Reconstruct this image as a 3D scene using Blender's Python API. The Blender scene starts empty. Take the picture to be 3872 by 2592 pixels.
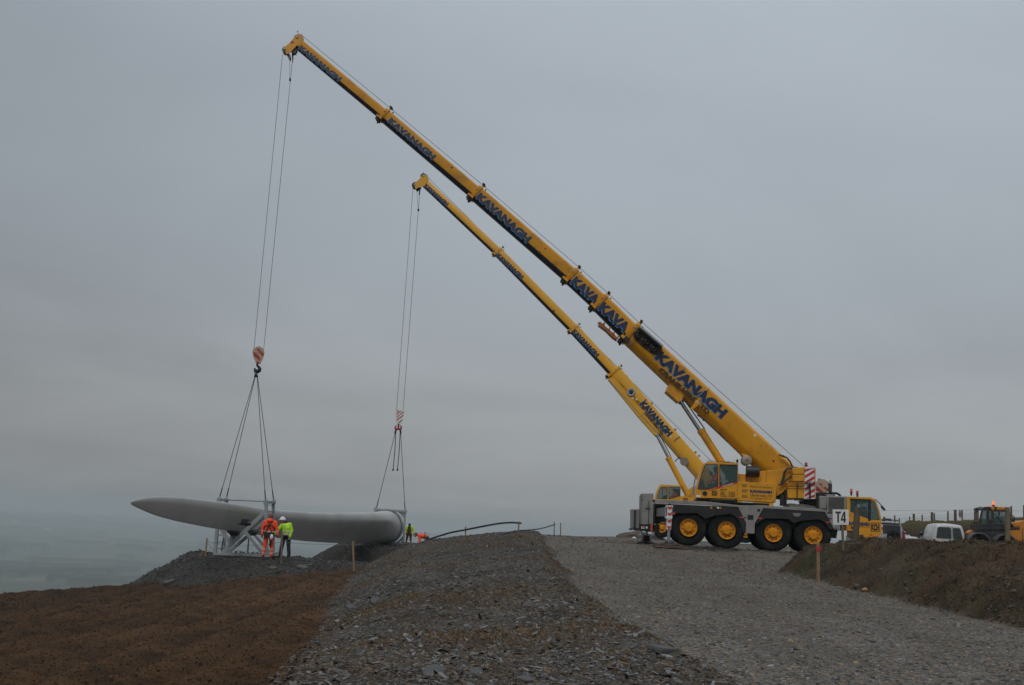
import bpy, bmesh, math, random
import numpy as np
from mathutils import Vector, Matrix
R = math.radians
SC = bpy.context.scene
COL = SC.collection
random.seed(7)
RNG = np.random.default_rng(11)

# ------------------------------------------------------------------ camera
FPX, CX, CY = 3712.0, 1936.0, 1296.0            # focal length and centre in photograph pixels (3872 x 2592)
PITCH = math.atan(689.0 / FPX)
ROLL = R(3.3)
F_ = Vector((0, math.cos(PITCH), math.sin(PITCH)))
U0 = Vector((0, -math.sin(PITCH), math.cos(PITCH)))
R0 = Vector((1, 0, 0))
RT = R0 * math.cos(ROLL) + U0 * math.sin(ROLL)
UP = U0 * math.cos(ROLL) - R0 * math.sin(ROLL)
cam_d = bpy.data.cameras.new('camera')
cam = bpy.data.objects.new('camera', cam_d)
COL.objects.link(cam)
M = Matrix((RT, UP, -F_)).transposed().to_4x4()
cam.matrix_world = M
cam_d.sensor_width = 36.0
cam_d.sensor_fit = 'HORIZONTAL'
cam_d.lens = 36.0 * FPX / 3872.0
cam_d.clip_start = 0.1
cam_d.clip_end = 40000
SC.camera = cam

def ray(px, py):
    return F_ * FPX + RT * (px - CX) - UP * (py - CY)
def W(px, py, Y):
    """world point seen at photograph pixel (px, py) on the vertical plane y = Y"""
    d = ray(px, py)
    return d * (Y / d.y)
def proj(p):
    d = p.dot(F_)
    return (CX + FPX * p.dot(RT) / d, CY - FPX * p.dot(UP) / d)

# ------------------------------------------------------------------ world, sun, exposure
SUN_EL, SUN_AZ = 52.0, 200.0                     # azimuth clockwise from +Y
world = bpy.data.worlds.new('World')
SC.world = world
world.use_nodes = True
nt = world.node_tree
nt.nodes.clear()
def N(t, **kw):
    n = nt.nodes.new(t)
    for k, v in kw.items():
        setattr(n, k, v)
    return n
out = N('ShaderNodeOutputWorld'); bg = N('ShaderNodeBackground')
bg.inputs['Strength'].default_value = 0.1
sky = N('ShaderNodeTexSky')
sky.sky_type = 'NISHITA'; sky.sun_disc = False
sky.sun_elevation = R(SUN_EL); sky.sun_rotation = R(SUN_AZ)
sky.air_density = 1.0; sky.dust_density = 4.0
tc = N('ShaderNodeTexCoord')
sep = N('ShaderNodeSeparateXYZ'); nt.links.new(tc.outputs['Generated'], sep.inputs[0])
mx = N('ShaderNodeMath', operation='MAXIMUM'); nt.links.new(sep.outputs['Z'], mx.inputs[0]); mx.inputs[1].default_value = 0.0
add = N('ShaderNodeMath', operation='ADD'); nt.links.new(mx.outputs[0], add.inputs[0]); add.inputs[1].default_value = 0.14
dvx = N('ShaderNodeMath', operation='DIVIDE'); nt.links.new(sep.outputs['X'], dvx.inputs[0]); nt.links.new(add.outputs[0], dvx.inputs[1])
dvy = N('ShaderNodeMath', operation='DIVIDE'); nt.links.new(sep.outputs['Y'], dvy.inputs[0]); nt.links.new(add.outputs[0], dvy.inputs[1])
cmb = N('ShaderNodeCombineXYZ'); nt.links.new(dvx.outputs[0], cmb.inputs[0]); nt.links.new(dvy.outputs[0], cmb.inputs[1])
ns = N('ShaderNodeTexNoise'); ns.inputs['Scale'].default_value = 0.62; ns.inputs['Detail'].default_value = 5
ns.inputs['Roughness'].default_value = 0.5; ns.inputs['Distortion'].default_value = 0.5
nt.links.new(cmb.outputs[0], ns.inputs['Vector'])
nr = N('ShaderNodeMapRange'); nt.links.new(ns.outputs['Fac'], nr.inputs['Value'])
nr.inputs['From Min'].default_value = 0.32; nr.inputs['From Max'].default_value = 0.68
nr.inputs['To Min'].default_value = 0.88; nr.inputs['To Max'].default_value = 1.08
cr = N('ShaderNodeValToRGB'); nt.links.new(mx.outputs[0], cr.inputs['Fac'])
e = cr.color_ramp.elements
e[0].position = 0.0; e[0].color = (0.305, 0.322, 0.334, 1)
e[1].position = 1.0; e[1].color = (0.74, 0.80, 0.86, 1)
def stop(p, c):
    x = cr.color_ramp.elements.new(p); x.color = (*c, 1)
stop(0.10, (0.350, 0.368, 0.382)); stop(0.24, (0.366, 0.400, 0.432)); stop(0.42, (0.395, 0.440, 0.485)); stop(0.6, (0.50, 0.56, 0.62))
# slightly darker towards the left (west) of the view
gx = N('ShaderNodeMapRange'); nt.links.new(sep.outputs['X'], gx.inputs['Value'])
gx.inputs['From Min'].default_value = -0.6; gx.inputs['From Max'].default_value = 0.5
gx.inputs['To Min'].default_value = 8.15; gx.inputs['To Max'].default_value = 10.3
m1 = N('ShaderNodeMath', operation='MULTIPLY'); nt.links.new(nr.outputs[0], m1.inputs[0]); nt.links.new(gx.outputs[0], m1.inputs[1])
# thinner, brighter cloud in one part of the overcast
dp = N('ShaderNodeVectorMath', operation='DOT_PRODUCT'); nt.links.new(tc.outputs['Generated'], dp.inputs[0]); dp.inputs[1].default_value = (0.06, 0.86, 0.46)
br = N('ShaderNodeMapRange'); nt.links.new(dp.outputs['Value'], br.inputs['Value']); br.interpolation_type = 'SMOOTHSTEP'
br.inputs['From Min'].default_value = 0.66; br.inputs['From Max'].default_value = 0.98; br.inputs['To Min'].default_value = 0.84; br.inputs['To Max'].default_value = 1.05
m2_ = N('ShaderNodeMath', operation='MULTIPLY'); nt.links.new(m1.outputs[0], m2_.inputs[0]); nt.links.new(br.outputs[0], m2_.inputs[1])
vm = N('ShaderNodeVectorMath', operation='SCALE'); nt.links.new(cr.outputs['Color'], vm.inputs[0]); nt.links.new(m2_.outputs[0], vm.inputs['Scale'])
mix = N('ShaderNodeMix', data_type='RGBA'); mix.inputs['Factor'].default_value = 0.93
nt.links.new(sky.outputs[0], mix.inputs['A']); nt.links.new(vm.outputs[0], mix.inputs['B'])
nt.links.new(mix.outputs['Result'], bg.inputs['Color']); nt.links.new(bg.outputs[0], out.inputs[0])

sl = bpy.data.lights.new('sun', 'SUN'); sl.energy = 1.0; sl.angle = R(25); sl.color = (1.0, 0.96, 0.9)
so = bpy.data.objects.new('sun', sl); COL.objects.link(so)
sd = Vector((math.sin(R(SUN_AZ)) * math.cos(R(SUN_EL)), math.cos(R(SUN_AZ)) * math.cos(R(SUN_EL)), math.sin(R(SUN_EL))))
so.rotation_euler = sd.to_track_quat('Z', 'Y').to_euler()
SC.view_settings.view_transform = 'Standard'; SC.view_settings.look = 'None'
SC.view_settings.exposure = 0.05; SC.view_settings.gamma = 1.0; SC.view_settings.use_curve_mapping = False
SC.cycles.use_denoising = True
SC.cycles.volume_bounces = 1
SC.cycles.max_bounces = 8; SC.cycles.transparent_max_bounces = 16

# ------------------------------------------------------------------ helpers
def tag(o, label=None, cat=None, group=None, kind=None):
    if label: o['label'] = label
    if cat: o['category'] = cat
    if group: o['group'] = group
    if kind: o['kind'] = kind
    return o
def empty(name, loc=(0, 0, 0), label=None, cat=None, group=None):
    o = bpy.data.objects.new(name, None); o.empty_display_size = 0.2
    COL.objects.link(o); o.location = loc
    return tag(o, label, cat, group)

def mat(name, col, rough=0.6, metal=0.0, spec=0.5, noise=0.0, nscale=3.0, dirt=None, dscale=1.2, damt=0.0, bump=0.0, bscale=20, emit=None, coat=0.0, trans=0.0, alpha=1.0):
    m = bpy.data.materials.new(name); m.use_nodes = True
    t = m.node_tree; b = t.nodes['Principled BSDF']
    b.inputs['Roughness'].default_value = rough; b.inputs['Metallic'].default_value = metal
    b.inputs['Specular IOR Level'].default_value = spec
    b.inputs['Base Color'].default_value = (*col, 1)
    if coat: b.inputs['Coat Weight'].default_value = coat; b.inputs['Coat Roughness'].default_value = 0.15
    if trans: b.inputs['Transmission Weight'].default_value = trans
    if alpha < 1: b.inputs['Alpha'].default_value = alpha
    if emit: b.inputs['Emission Color'].default_value = (*emit[0], 1); b.inputs['Emission Strength'].default_value = emit[1]
    tcn = t.nodes.new('ShaderNodeTexCoord')
    src = None
    if noise or damt:
        n = t.nodes.new('ShaderNodeTexNoise'); n.inputs['Scale'].default_value = nscale; n.inputs['Detail'].default_value = 6
        t.links.new(tcn.outputs['Object'], n.inputs['Vector'])
        mr = t.nodes.new('ShaderNodeMapRange'); t.links.new(n.outputs['Fac'], mr.inputs['Value'])
        mr.inputs['From Min'].default_value = 0.25; mr.inputs['From Max'].default_value = 0.75
        mr.inputs['To Min'].default_value = 1 - noise; mr.inputs['To Max'].default_value = 1 + noise
        v = t.nodes.new('ShaderNodeVectorMath'); v.operation = 'SCALE'; v.inputs[0].default_value = col
        t.links.new(mr.outputs[0], v.inputs['Scale']); src = v.outputs[0]
        if damt:
            n2 = t.nodes.new('ShaderNodeTexNoise'); n2.inputs['Scale'].default_value = dscale; n2.inputs['Detail'].default_value = 8
            n2.inputs['Roughness'].default_value = 0.65
            t.links.new(tcn.outputs['Object'], n2.inputs['Vector'])
            m2 = t.nodes.new('ShaderNodeMapRange'); t.links.new(n2.outputs['Fac'], m2.inputs['Value'])
            m2.inputs['From Min'].default_value = 0.5; m2.inputs['From Max'].default_value = 0.75
            m2.inputs['To Min'].default_value = 0; m2.inputs['To Max'].default_value = damt
            mi = t.nodes.new('ShaderNodeMix'); mi.data_type = 'RGBA'
            t.links.new(m2.outputs[0], mi.inputs['Factor']); t.links.new(src, mi.inputs['A'])
            mi.inputs['B'].default_value = (*dirt, 1); src = mi.outputs['Result']
        t.links.new(src, b.inputs['Base Color'])
    if bump:
        n3 = t.nodes.new('ShaderNodeTexNoise'); n3.inputs['Scale'].default_value = bscale; n3.inputs['Detail'].default_value = 4
        t.links.new(tcn.outputs['Object'], n3.inputs['Vector'])
        bp = t.nodes.new('ShaderNodeBump'); bp.inputs['Strength'].default_value = bump; bp.inputs['Distance'].default_value = 0.02
        t.links.new(n3.outputs['Fac'], bp.inputs['Height']); t.links.new(bp.outputs[0], b.inputs['Normal'])
    return m

# value / gradient noise on arrays ---------------------------------------
def _hash(ix, iy, seed):
    h = (ix.astype(np.int64) * 374761393 + iy.astype(np.int64) * 668265263 + seed * 974634777) & 0xffffffff
    h = ((h ^ (h >> 13)) * 1274126177) & 0xffffffff
    h = h ^ (h >> 16)
    return (h & 0xffff).astype(np.float64) / 65535.0
def vnoise(x, y, seed=0):
    ix = np.floor(x); iy = np.floor(y); fx = x - ix; fy = y - iy
    fx = fx * fx * (3 - 2 * fx); fy = fy * fy * (3 - 2 * fy)
    a = _hash(ix, iy, seed); b = _hash(ix + 1, iy, seed); c = _hash(ix, iy + 1, seed); d = _hash(ix + 1, iy + 1, seed)
    return (a + (b - a) * fx) * (1 - fy) + (c + (d - c) * fx) * fy - 0.5
def fbm(x, y, scale, octs=4, seed=0, gain=0.5):
    s = 0; a = 1.0; f = scale; t = 0
    for k in range(octs):
        s = s + a * vnoise(x * f + 17.3 * k, y * f - 9.1 * k, seed + k); t += a
        a *= gain; f *= 2.03
    return s / t
def ss(a, b, x):
    t = np.clip((x - a) / (b - a), 0, 1); return t * t * (3 - 2 * t)
def smax(a, b, k):
    h = np.clip(0.5 + 0.5 * (a - b) / k, 0, 1)
    return b + (a - b) * h + k * h * (1 - h)

# ------------------------------------------------------------------ terrain
def fieldz(x, y):
    yy = np.maximum(y, 2.0)
    z = -1.47 + 0.127 * np.minimum(x, -0.8) + 0.0038 * yy - 0.5 * np.maximum(0, x + 0.8)
    d = np.maximum(y - 39.0, 0)
    z = z - 0.30 * d * d / (d + 9)
    return z
XL = ([0, 5, 9.5, 11.5, 14, 16.6, 20.5, 29.6, 38, 48, 60], [-1.2, -1.4, -1.95, -2.2, -2.5, -2.8, -3.4, -4.4, -5.1, -6.0, -6.6])
XR = ([0, 8, 10.8, 12.3, 14.6, 18, 22.5, 29, 50, 60], [3.6, 3.1, 2.63, 2.36, 2.06, 1.76, 1.64, 1.7, 2.3, 2.6])
ZT = ([0, 8, 15, 25, 35, 45, 52, 58, 66, 75], [-1.6, -1.42, -1.17, -.86, -.58, -.36, -.30, -.30, -.3, -.3])
PS = ([-.3, 0, .145, .31, .56, .77, .9, 1.0], [-1.9, 0, .38, .63, .82, .96, 1.0, 1.0])
ZR = ([0, 3, 8, 12, 22, 30, 35, 38, 41, 45, 52, 66, 82, 92, 110, 150, 400], [-1.6, -1.6, -1.59, -1.55, -1.25, -.98, -.78, -.60, -.49, -.50, -.47, -.42, -.43, -.62, -3.5, -12, -75])
def layers(x, y):
    ys = np.maximum(y, 0.0); yq = np.maximum(y, 1.0)
    q = CX + 3775.0 * x / yq
    Fz = fieldz(x, y)
    # road and hardstanding
    Rz = np.interp(ys, *ZR)
    step = ss(2740, 2850, q) * ss(3400, 3200, q)
    lowr = np.interp(ys, [0, 30, 32.4, 33.4, 36], [0, 0, -.28, 0.10, 0.0])
    Rz = Rz + step * lowr - .22 * ss(11, 4, x) * ss(58, 78, ys)
    xr = np.interp(ys, *XR); xl = np.interp(ys, *XL)
    Rz = Rz - np.maximum(0, (xr - 1.2) - x) * 0.9
    Rz = Rz - np.maximum(0, x - 60) * 0.12
    # middle spoil bank
    s = (x - xl) / (xr - xl)
    zf = fieldz(xl, np.minimum(ys, 40))
    zt = np.interp(ys, *ZT); zt = np.where(ys > 54, np.maximum(zt, zf + .9), zt)
    mdrop = np.maximum(0, ys - 54) ** 1.5 * .12
    Mz = zf + (zt - zf) * np.interp(s, *PS)
    Mz = np.where(s < -.3, Mz - (-.3 - s) * 6, Mz) - mdrop
    Mz = Mz - np.maximum(0, x - (xr - 0.45)) * 0.62
    yw = ys + .9 * fbm(x, y, .35, 3, 15) - .25 * x
    for y0, hh_ in ((12.5, .07), (17.0, .10), (25.0, .12), (33.0, .12), (40.0, .10)): Mz = Mz + hh_ * np.exp(-((yw - y0) / (.03 * y0)) ** 2) * ss(-.1, .3, s)
    Mz = Mz + 0.16 * np.clip(zt - zf, .2, 1.6) * fbm(x, y, 1.3, 4, 61) * ss(70, 45, ys) * (1 - ss(.2, .45, s) * ss(.9, .7, s))
    # left gravel mound (first crane pad edge) and the farther one
    M1 = -2.0 - np.maximum(0, 39.8 - y) * np.interp(q, [480, 700, 971], [.10, .12, .15]) - np.maximum(0, 770 - q) * yq / 3775 * 0.62 - np.maximum(0, y - 45.2) * 0.75
    M1 = np.where((q > 200) & (y > 26), M1, -400)
    M1 = M1 - np.maximum(0, q - 1500) * 0.02
    M2 = -1.95 - np.maximum(0, 66 - y) * 0.62 - np.maximum(0, 1352 - q) * yq / 3775 * 0.62 - np.maximum(0, y - 84) * 0.6
    M2 = M2 - np.maximum(0, x - 0.5) * 0.5
    M2 = np.where(y > 50, M2, -400)
    # right earth bank
    cq = [2500, 3093, 3203, 3303, 3463, 3624, 3872, 4500, 6500]
    cy = [31.5, 30.6, 29.4, 28.5, 26.4, 24.8, 23.0, 19.5, 13.0]
    cz = [-.16, -.16, -.02, .14, .16, .20, .25, .1, -.3]
    yc = np.interp(q, cq, cy); zc = np.interp(q, cq, cz)
    Ez = zc - np.maximum(0, yc - y) * 0.37 - np.maximum(0, y - yc - 3.0) * 0.5 - np.maximum(0, 3090 - q) * yq / 3775 * 0.95
    Ez = np.where((y > 4) & (q > 2500), Ez, -400)
    # grassed earth berm behind the parked vehicles
    bz = np.interp(q, [3150, 3300, 3420, 3600, 3872, 5000], [-.4, .9, 1.40, 1.75, 2.25, 3.0])
    Bz = bz - np.maximum(0, 61.8 - y) * 1.6 - np.maximum(0, y - 80) * 0.25 - np.maximum(0, 3300 - q) * 0.02
    Bz = np.where((y > 55) & (q > 3000), Bz, -400)
    return Fz, Rz, Mz, M1, M2, Ez, Bz
def height(x, y, detail=True):
    L = layers(x, y)
    Fz, Rz, Mz, M1, M2, Ez, Bz = L
    H = smax(Fz, M1, 0.12); H = smax(H, M2, 0.15); H = smax(H, Mz, 0.12); H = smax(H, Rz, 0.10); H = smax(H, Ez, 0.14); H = smax(H, Bz, 0.2)
    far = np.hypot(x, y)
    drop = np.maximum(far - 100, 0)
    H = H - 0.0 * drop
    reg = np.argmax(np.stack(L), axis=0)
    if detail:
        amp = np.array([0.055, 0.014, 0.075, 0.11, 0.11, 0.15, 0.20])[reg]
        n = fbm(x, y, 0.9, 5, 3, 0.55) * 1.6
        fine = fbm(x, y, 9.0, 3, 9, 0.6)
        H = H + amp * n * 1.6 + np.array([.040, .010, .040, .060, .06, .085, .09])[reg] * fine * 1.6
        # shallow ruts in the field, running away from the camera
        rut = np.sin(x * 6.8 + y * .3 + fbm(x, y, .12, 2, 5) * 3)
        H = H + np.where(reg == 0, 0.042 * rut * ss(70, 30, y), 0)
        trk = np.exp(-((x - (6.6 + 0.02 * y)) / .45) ** 2) + np.exp(-((x - (4.5 + 0.02 * y)) / .45) ** 2)
        H = H + np.where(reg == 1, -0.022 * trk * ss(40, 30, y), 0)
    H = np.where(far > 90, np.maximum(H, -300 + 6 * fbm(x, y, 0.003, 3, 4)), H)
    return H, reg
def ground(x, y):
    h, _ = height(np.array([float(x)]), np.array([float(y)]))
    return float(h[0])

def mesh_from(name, V, Fc, mats=None, smooth=True, colors=None):
    me = bpy.data.meshes.new(name)
    V = np.asarray(V, dtype=np.float32); Fc = np.asarray(Fc, dtype=np.int32)
    me.vertices.add(len(V)); me.vertices.foreach_set('co', V.ravel())
    k = Fc.shape[1]
    me.loops.add(Fc.size); me.loops.foreach_set('vertex_index', Fc.ravel())
    me.polygons.add(len(Fc)); me.polygons.foreach_set('loop_start', np.arange(0, Fc.size, k, dtype=np.int32))
    me.polygons.foreach_set('use_smooth', np.full(len(Fc), smooth, dtype=bool))
    if colors is not None:
        for cn, arr in colors.items():
            a = me.color_attributes.new(cn, 'FLOAT_COLOR', 'POINT')
            a.data.foreach_set('color', np.asarray(arr, dtype=np.float32).ravel())
    me.update(calc_edges=True)
    for m in (mats or []): me.materials.append(m)
    o = bpy.data.objects.new(name, me); COL.objects.link(o)
    return o

# ground material: base colour from what the ground is made of at that spot
def ground_material():
    m = bpy.data.materials.new('stony_ground'); m.use_nodes = True
    t = m.node_tree; b = t.nodes['Principled BSDF']; b.inputs['Roughness'].default_value = 0.85; b.inputs['Specular IOR Level'].default_value = 0.12
    A = t.nodes.new('ShaderNodeVertexColor'); A.layer_name = 'albedo'
    K = t.nodes.new('ShaderNodeVertexColor'); K.layer_name = 'kind_mask'     # r gravel, g soil, b far land
    sk = t.nodes.new('ShaderNodeSeparateColor'); t.links.new(K.outputs[0], sk.inputs[0])
    g = t.nodes.new('ShaderNodeNewGeometry')
    def vor(scale, stretch):
        mp = t.nodes.new('ShaderNodeMapping'); t.links.new(g.outputs['Position'], mp.inputs[0]); mp.inputs['Scale'].default_value = stretch
        v = t.nodes.new('ShaderNodeTexVoronoi'); v.inputs['Scale'].default_value = scale; t.links.new(mp.outputs[0], v.inputs['Vector']); return v
    def rng(sock, a, bb, c, d):
        r = t.nodes.new('ShaderNodeMapRange'); t.links.new(sock, r.inputs['Value'])
        for nme, val in zip(('From Min', 'From Max', 'To Min', 'To Max'), (a, bb, c, d)): r.inputs[nme].default_value = val
        return r.outputs[0]
    v1 = vor(17, (1.0, 1.35, 1)); v2 = vor(46, (1.0, 1.3, 1))
    s1 = t.nodes.new('ShaderNodeSeparateColor'); t.links.new(v1.outputs['Color'], s1.inputs[0])
    s2 = t.nodes.new('ShaderNodeSeparateColor'); t.links.new(v2.outputs['Color'], s2.inputs[0])
    a1 = rng(s1.outputs[0], 0, 1, 0.60, 1.42); a2 = rng(s2.outputs[0], 0, 1, 0.55, 1.5)
    mm = t.nodes.new('ShaderNodeMath'); mm.operation = 'MULTIPLY'; t.links.new(a1, mm.inputs[0]); t.links.new(a2, mm.inputs[1])
    # colour darkens away from each stone's centre
    gap = rng(v2.outputs['Distance'], 0.25, 0.75, 1.1, 0.72)
    mg = t.nodes.new('ShaderNodeMath'); mg.operation = 'MULTIPLY'; t.links.new(mm.outputs[0], mg.inputs[0]); t.links.new(gap, mg.inputs[1])
    n1 = t.nodes.new('ShaderNodeTexNoise'); n1.inputs['Scale'].default_value = 38; n1.inputs['Detail'].default_value = 7; n1.inputs['Roughness'].default_value = .75
    t.links.new(g.outputs['Position'], n1.inputs['Vector'])
    so_ = rng(n1.outputs['Fac'], 0.32, 0.68, 0.35, 1.75)
    mxg = t.nodes.new('ShaderNodeMix'); t.links.new(sk.outputs[0], mxg.inputs['Factor']); t.links.new(so_, mxg.inputs['A']); t.links.new(mg.outputs[0], mxg.inputs['B'])
    mxf = t.nodes.new('ShaderNodeMix'); t.links.new(sk.outputs[2], mxf.inputs['Factor']); t.links.new(mxg.outputs[0], mxf.inputs['A']); mxf.inputs['B'].default_value = 1.0
    # rusty and pale stones now and then
    rs = t.nodes.new('ShaderNodeValToRGB'); t.links.new(s1.outputs[1], rs.inputs['Fac'])
    ee = rs.color_ramp.elements;ee[0].color = (1, 1, 1, 1); ee[0].position = 0.0; ee[1].color = (1.55, 1.15, .8, 1); ee[1].position = 1.0
    for p, c in ((.55, (1, 1, 1)), (.62, (.9, .98, 1.1)), (.80, (.95, 1.0, 1.06)), (.88, (1.25, 1.05, .86))):
        q = rs.color_ramp.elements.new(p); q.color = (*c, 1)
    ml = t.nodes.new('ShaderNodeMix'); ml.data_type = 'RGBA'; ml.blend_type = 'MULTIPLY'; ml.inputs['Factor'].default_value = 1
    t.links.new(A.outputs[0], ml.inputs['A']); t.links.new(rs.outputs[0], ml.inputs['B'])
    mb = t.nodes.new('ShaderNodeMix'); mb.data_type = 'RGBA'; t.links.new(sk.outputs[0], mb.inputs['Factor']); t.links.new(A.outputs[0], mb.inputs['A']); t.links.new(ml.outputs['Result'], mb.inputs['B'])
    sc = t.nodes.new('ShaderNodeVectorMath'); sc.operation = 'SCALE'; t.links.new(mb.outputs['Result'], sc.inputs[0]); t.links.new(mxf.outputs[0], sc.inputs['Scale'])
    t.links.new(sc.outputs[0], b.inputs['Base Color'])
    hh = t.nodes.new('ShaderNodeMath'); hh.operation = 'MULTIPLY_ADD'; t.links.new(s2.outputs[1], hh.inputs[0]); hh.inputs[1].default_value = 0.6; t.links.new(s1.outputs[2], hh.inputs[2])
    hm = t.nodes.new('ShaderNodeMix'); t.links.new(sk.outputs[0], hm.inputs['Factor']); t.links.new(n1.outputs['Fac'], hm.inputs['A']); t.links.new(hh.outputs[0], hm.inputs['B'])
    bp = t.nodes.new('ShaderNodeBump'); bp.inputs['Strength'].default_value = 0.8; bp.inputs['Distance'].default_value = 0.03
    t.links.new(hm.outputs[0], bp.inputs['Height']); t.links.new(bp.outputs[0], b.inputs['Normal'])
    return m
GM = ground_material()

def build_terrain():
    core = np.radians(np.linspace(-34, 34, 1250))
    side = np.radians(np.concatenate([np.linspace(36, 90, 40), np.linspace(94, 266, 44), np.linspace(270, 324, 40)]))
    th = np.concatenate([core, side])
    near = np.linspace(0.9, 5.5, 14)
    inv = 1.0 / np.linspace(1 / 6.0, 1 / 100.0, 430)
    lg = np.exp(np.linspace(math.log(7), math.log(98), 170))
    r = np.unique(np.concatenate([near, inv, lg]))
    far = np.exp(np.linspace(math.log(104), math.log(1100), 44))
    r = np.concatenate([r, far])
    TH, RR = np.meshgrid(th, r)
    X = RR * np.sin(TH); Y = RR * np.cos(TH)
    H, reg = height(X, Y)
    nr_, nc = X.shape
    V = np.stack([X, Y, H], -1).reshape(-1, 3)
    idx = np.arange(nr_ * nc).reshape(nr_, nc)
    a = idx[:-1, :]; b = np.roll(idx, -1, axis=1)[:-1, :]; c = np.roll(idx, -1, axis=1)[1:, :]; d = idx[1:, :]
    Fc = np.stack([a, d, c, b], -1).reshape(-1, 4)[:, ::-1]
    x = V[:, 0]; y = V[:, 1]
    # ---- albedo by region with natural patches
    L = np.stack(layers(x, y)); 
    w = np.exp(-(L.max(0) - L) / 0.032); w = w / w.sum(0)
    n0 = fbm(x, y, 0.35, 4, 21); n1 = fbm(x, y, 1.3, 4, 31); n2 = fbm(x, y, 4.5, 4, 41)
    def mixc(c0, c1, t):
        return np.array(c0)[None] * (1 - t[:, None]) + np.array(c1)[None] * t[:, None]
    soil = mixc((.072, .0370, .0155), (.034, .0195, .0100), np.clip(.5 + 2.0 * n1 + 1.2 * n2, 0, 1))
    soil = soil * (1 + .5 * n0)[:, None]
    fur = np.sin(x * 6.8 + y * .3 + fbm(x, y, .12, 2, 5) * 3); soil = soil * (1 + .24 * fur * (.6 + n1 * 1.6))[:, None]
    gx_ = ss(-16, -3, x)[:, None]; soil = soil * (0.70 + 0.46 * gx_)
    road = mixc((.158, .147, .132), (.106, .098, .086), np.clip(.5 + 2 * n1, 0, 1))
    pale = ss(34, 38, y) * ss(1000, 2500, CX + 3775 * x / np.maximum(y, 1))
    road = road * (1 - .35 * pale[:, None]) + np.array((.185, .165, .13)) * .35 * pale[:, None]
    lane = np.clip(np.exp(-((x - (6.3 + 0.06 * y)) / .55) ** 2) + np.exp(-((x - (4.2 + 0.05 * y)) / .5) ** 2), 0, 1) * np.clip(.65 + 1.5 * n0, 0, 1)
    road = road * (1 - .55 * lane[:, None]) + np.array((.098, .085, .068)) * .55 * lane[:, None]
    trk = np.clip(.5 + 2.2 * fbm(x * 1.0, y * .25, .5, 3, 77), 0, 1)
    road = road * (1 - .3 * trk[:, None]) + np.array((.135, .118, .095)) * .3 * trk[:, None]
    bank = mixc((.090, .086, .080), (.047, .043, .037), np.clip(.5 + 2.2 * n1, 0, 1))
    straw = np.clip(-.12 + 3.2 * fbm(x * 1.0, y * .45, 1.1, 4, 55), 0, 1) * .62
    yw = y + .9 * fbm(x, y, .35, 3, 15) - .25 * x
    rdg = sum(np.exp(-((yw - y0 * 1.015) / (.035 * y0)) ** 2) for y0 in (12.5, 17.0, 25.0, 33.0, 40.0)); straw = np.clip(straw * .55 + .75 * rdg * np.clip(.7 + 2 * n1, 0, 1), 0, .8)
    bank = mixc1 = bank * (1 - straw[:, None]) + np.array((.105, .064, .030)) * straw[:, None]
    xr = np.interp(np.maximum(y, 0), *XR)
    edge = np.exp(-((x - xr + .25) / .35) ** 2) * np.clip(.35 + 2.4 * n1, 0, 1) * .6
    bank = bank * (1 - edge[:, None]) + np.array((.075, .042, .020)) * edge[:, None]
    moss = np.clip(-.55 + 3.0 * fbm(x, y, 1.6, 3, 66), 0, 1) * .5
    bank = bank * (1 - moss[:, None]) + np.array((.060, .062, .018)) * moss[:, None]
    mound = mixc((.060, .058, .053), (.036, .034, .032), np.clip(.5 + 2.4 * n1, 0, 1))
    earth = mixc((.072, .053, .034), (.034, .026, .018), np.clip(.5 + 2.2 * n1 + n2, 0, 1))
    red = np.clip(-.1 + 3 * fbm(x, y, .8, 3, 88), 0, 1) * .65
    earth = earth * (1 - red[:, None]) + np.array((.072, .032, .016)) * red[:, None]
    grn = np.clip(-.05 + 2.6 * fbm(x, y, .55, 4, 99), 0, 1) * .65 * ss(3.0, 1.0, np.abs(L[5] + .75) * 3)
    earth = earth * (1 - grn[:, None]) + np.array((.032, .044, .014)) * grn[:, None]
    Hm = V[:, 2]
    berm = mixc((.050, .036, .026), (.024, .018, .014), np.clip(.5 + 2 * n1, 0, 1))
    top = ss(-.26, -.04, Hm - np.interp(CX + 3775 * x / np.maximum(y, 1), [3150, 3300, 3420, 3600, 3872, 5000], [-.4, .9, 1.40, 1.75, 2.25, 3.0]))
    berm = berm * (1 - top[:, None]) + mixc((.070, .075, .028), (.085, .060, .03), np.clip(.5 + 2 * n2, 0, 1)) * top[:, None]
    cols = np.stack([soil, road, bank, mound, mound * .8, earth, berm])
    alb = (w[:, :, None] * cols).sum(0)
    far_ = ss(95, 160, np.hypot(x, y))
    alb = alb * (1 - far_[:, None]) + np.array((.05, .06, .03)) * far_[:, None]
    grav = w[1] * 1 + w[2] * .85 + w[3] * .9 + w[4] * .9 + w[5] * .35 + w[6] * .1
    msk = np.stack([grav, w[0], far_, np.ones_like(x)], -1)
    alb = np.concatenate([np.clip(alb, .004, 1), np.ones((len(x), 1))], 1)
    freg = reg.reshape(-1)[Fc[:, 0]]
    names = {0: ['field'], 1: ['road'], 2: ['bank_terrain'], 3: ['mound_terrain'], 4: ['far_mound_terrain'], 5: ['earth_bank_terrain'], 6: ['berm_terrain']}
    for k, (nm,) in names.items():
        f = Fc[freg == k]
        if not len(f): continue
        u, inv_ = np.unique(f, return_inverse=True)
        o = mesh_from(nm, V[u], inv_.reshape(-1, 4), [GM], True, {'albedo': alb[u], 'kind_mask': msk[u]})
        o['kind'] = 'structure'
build_terrain()

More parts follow.
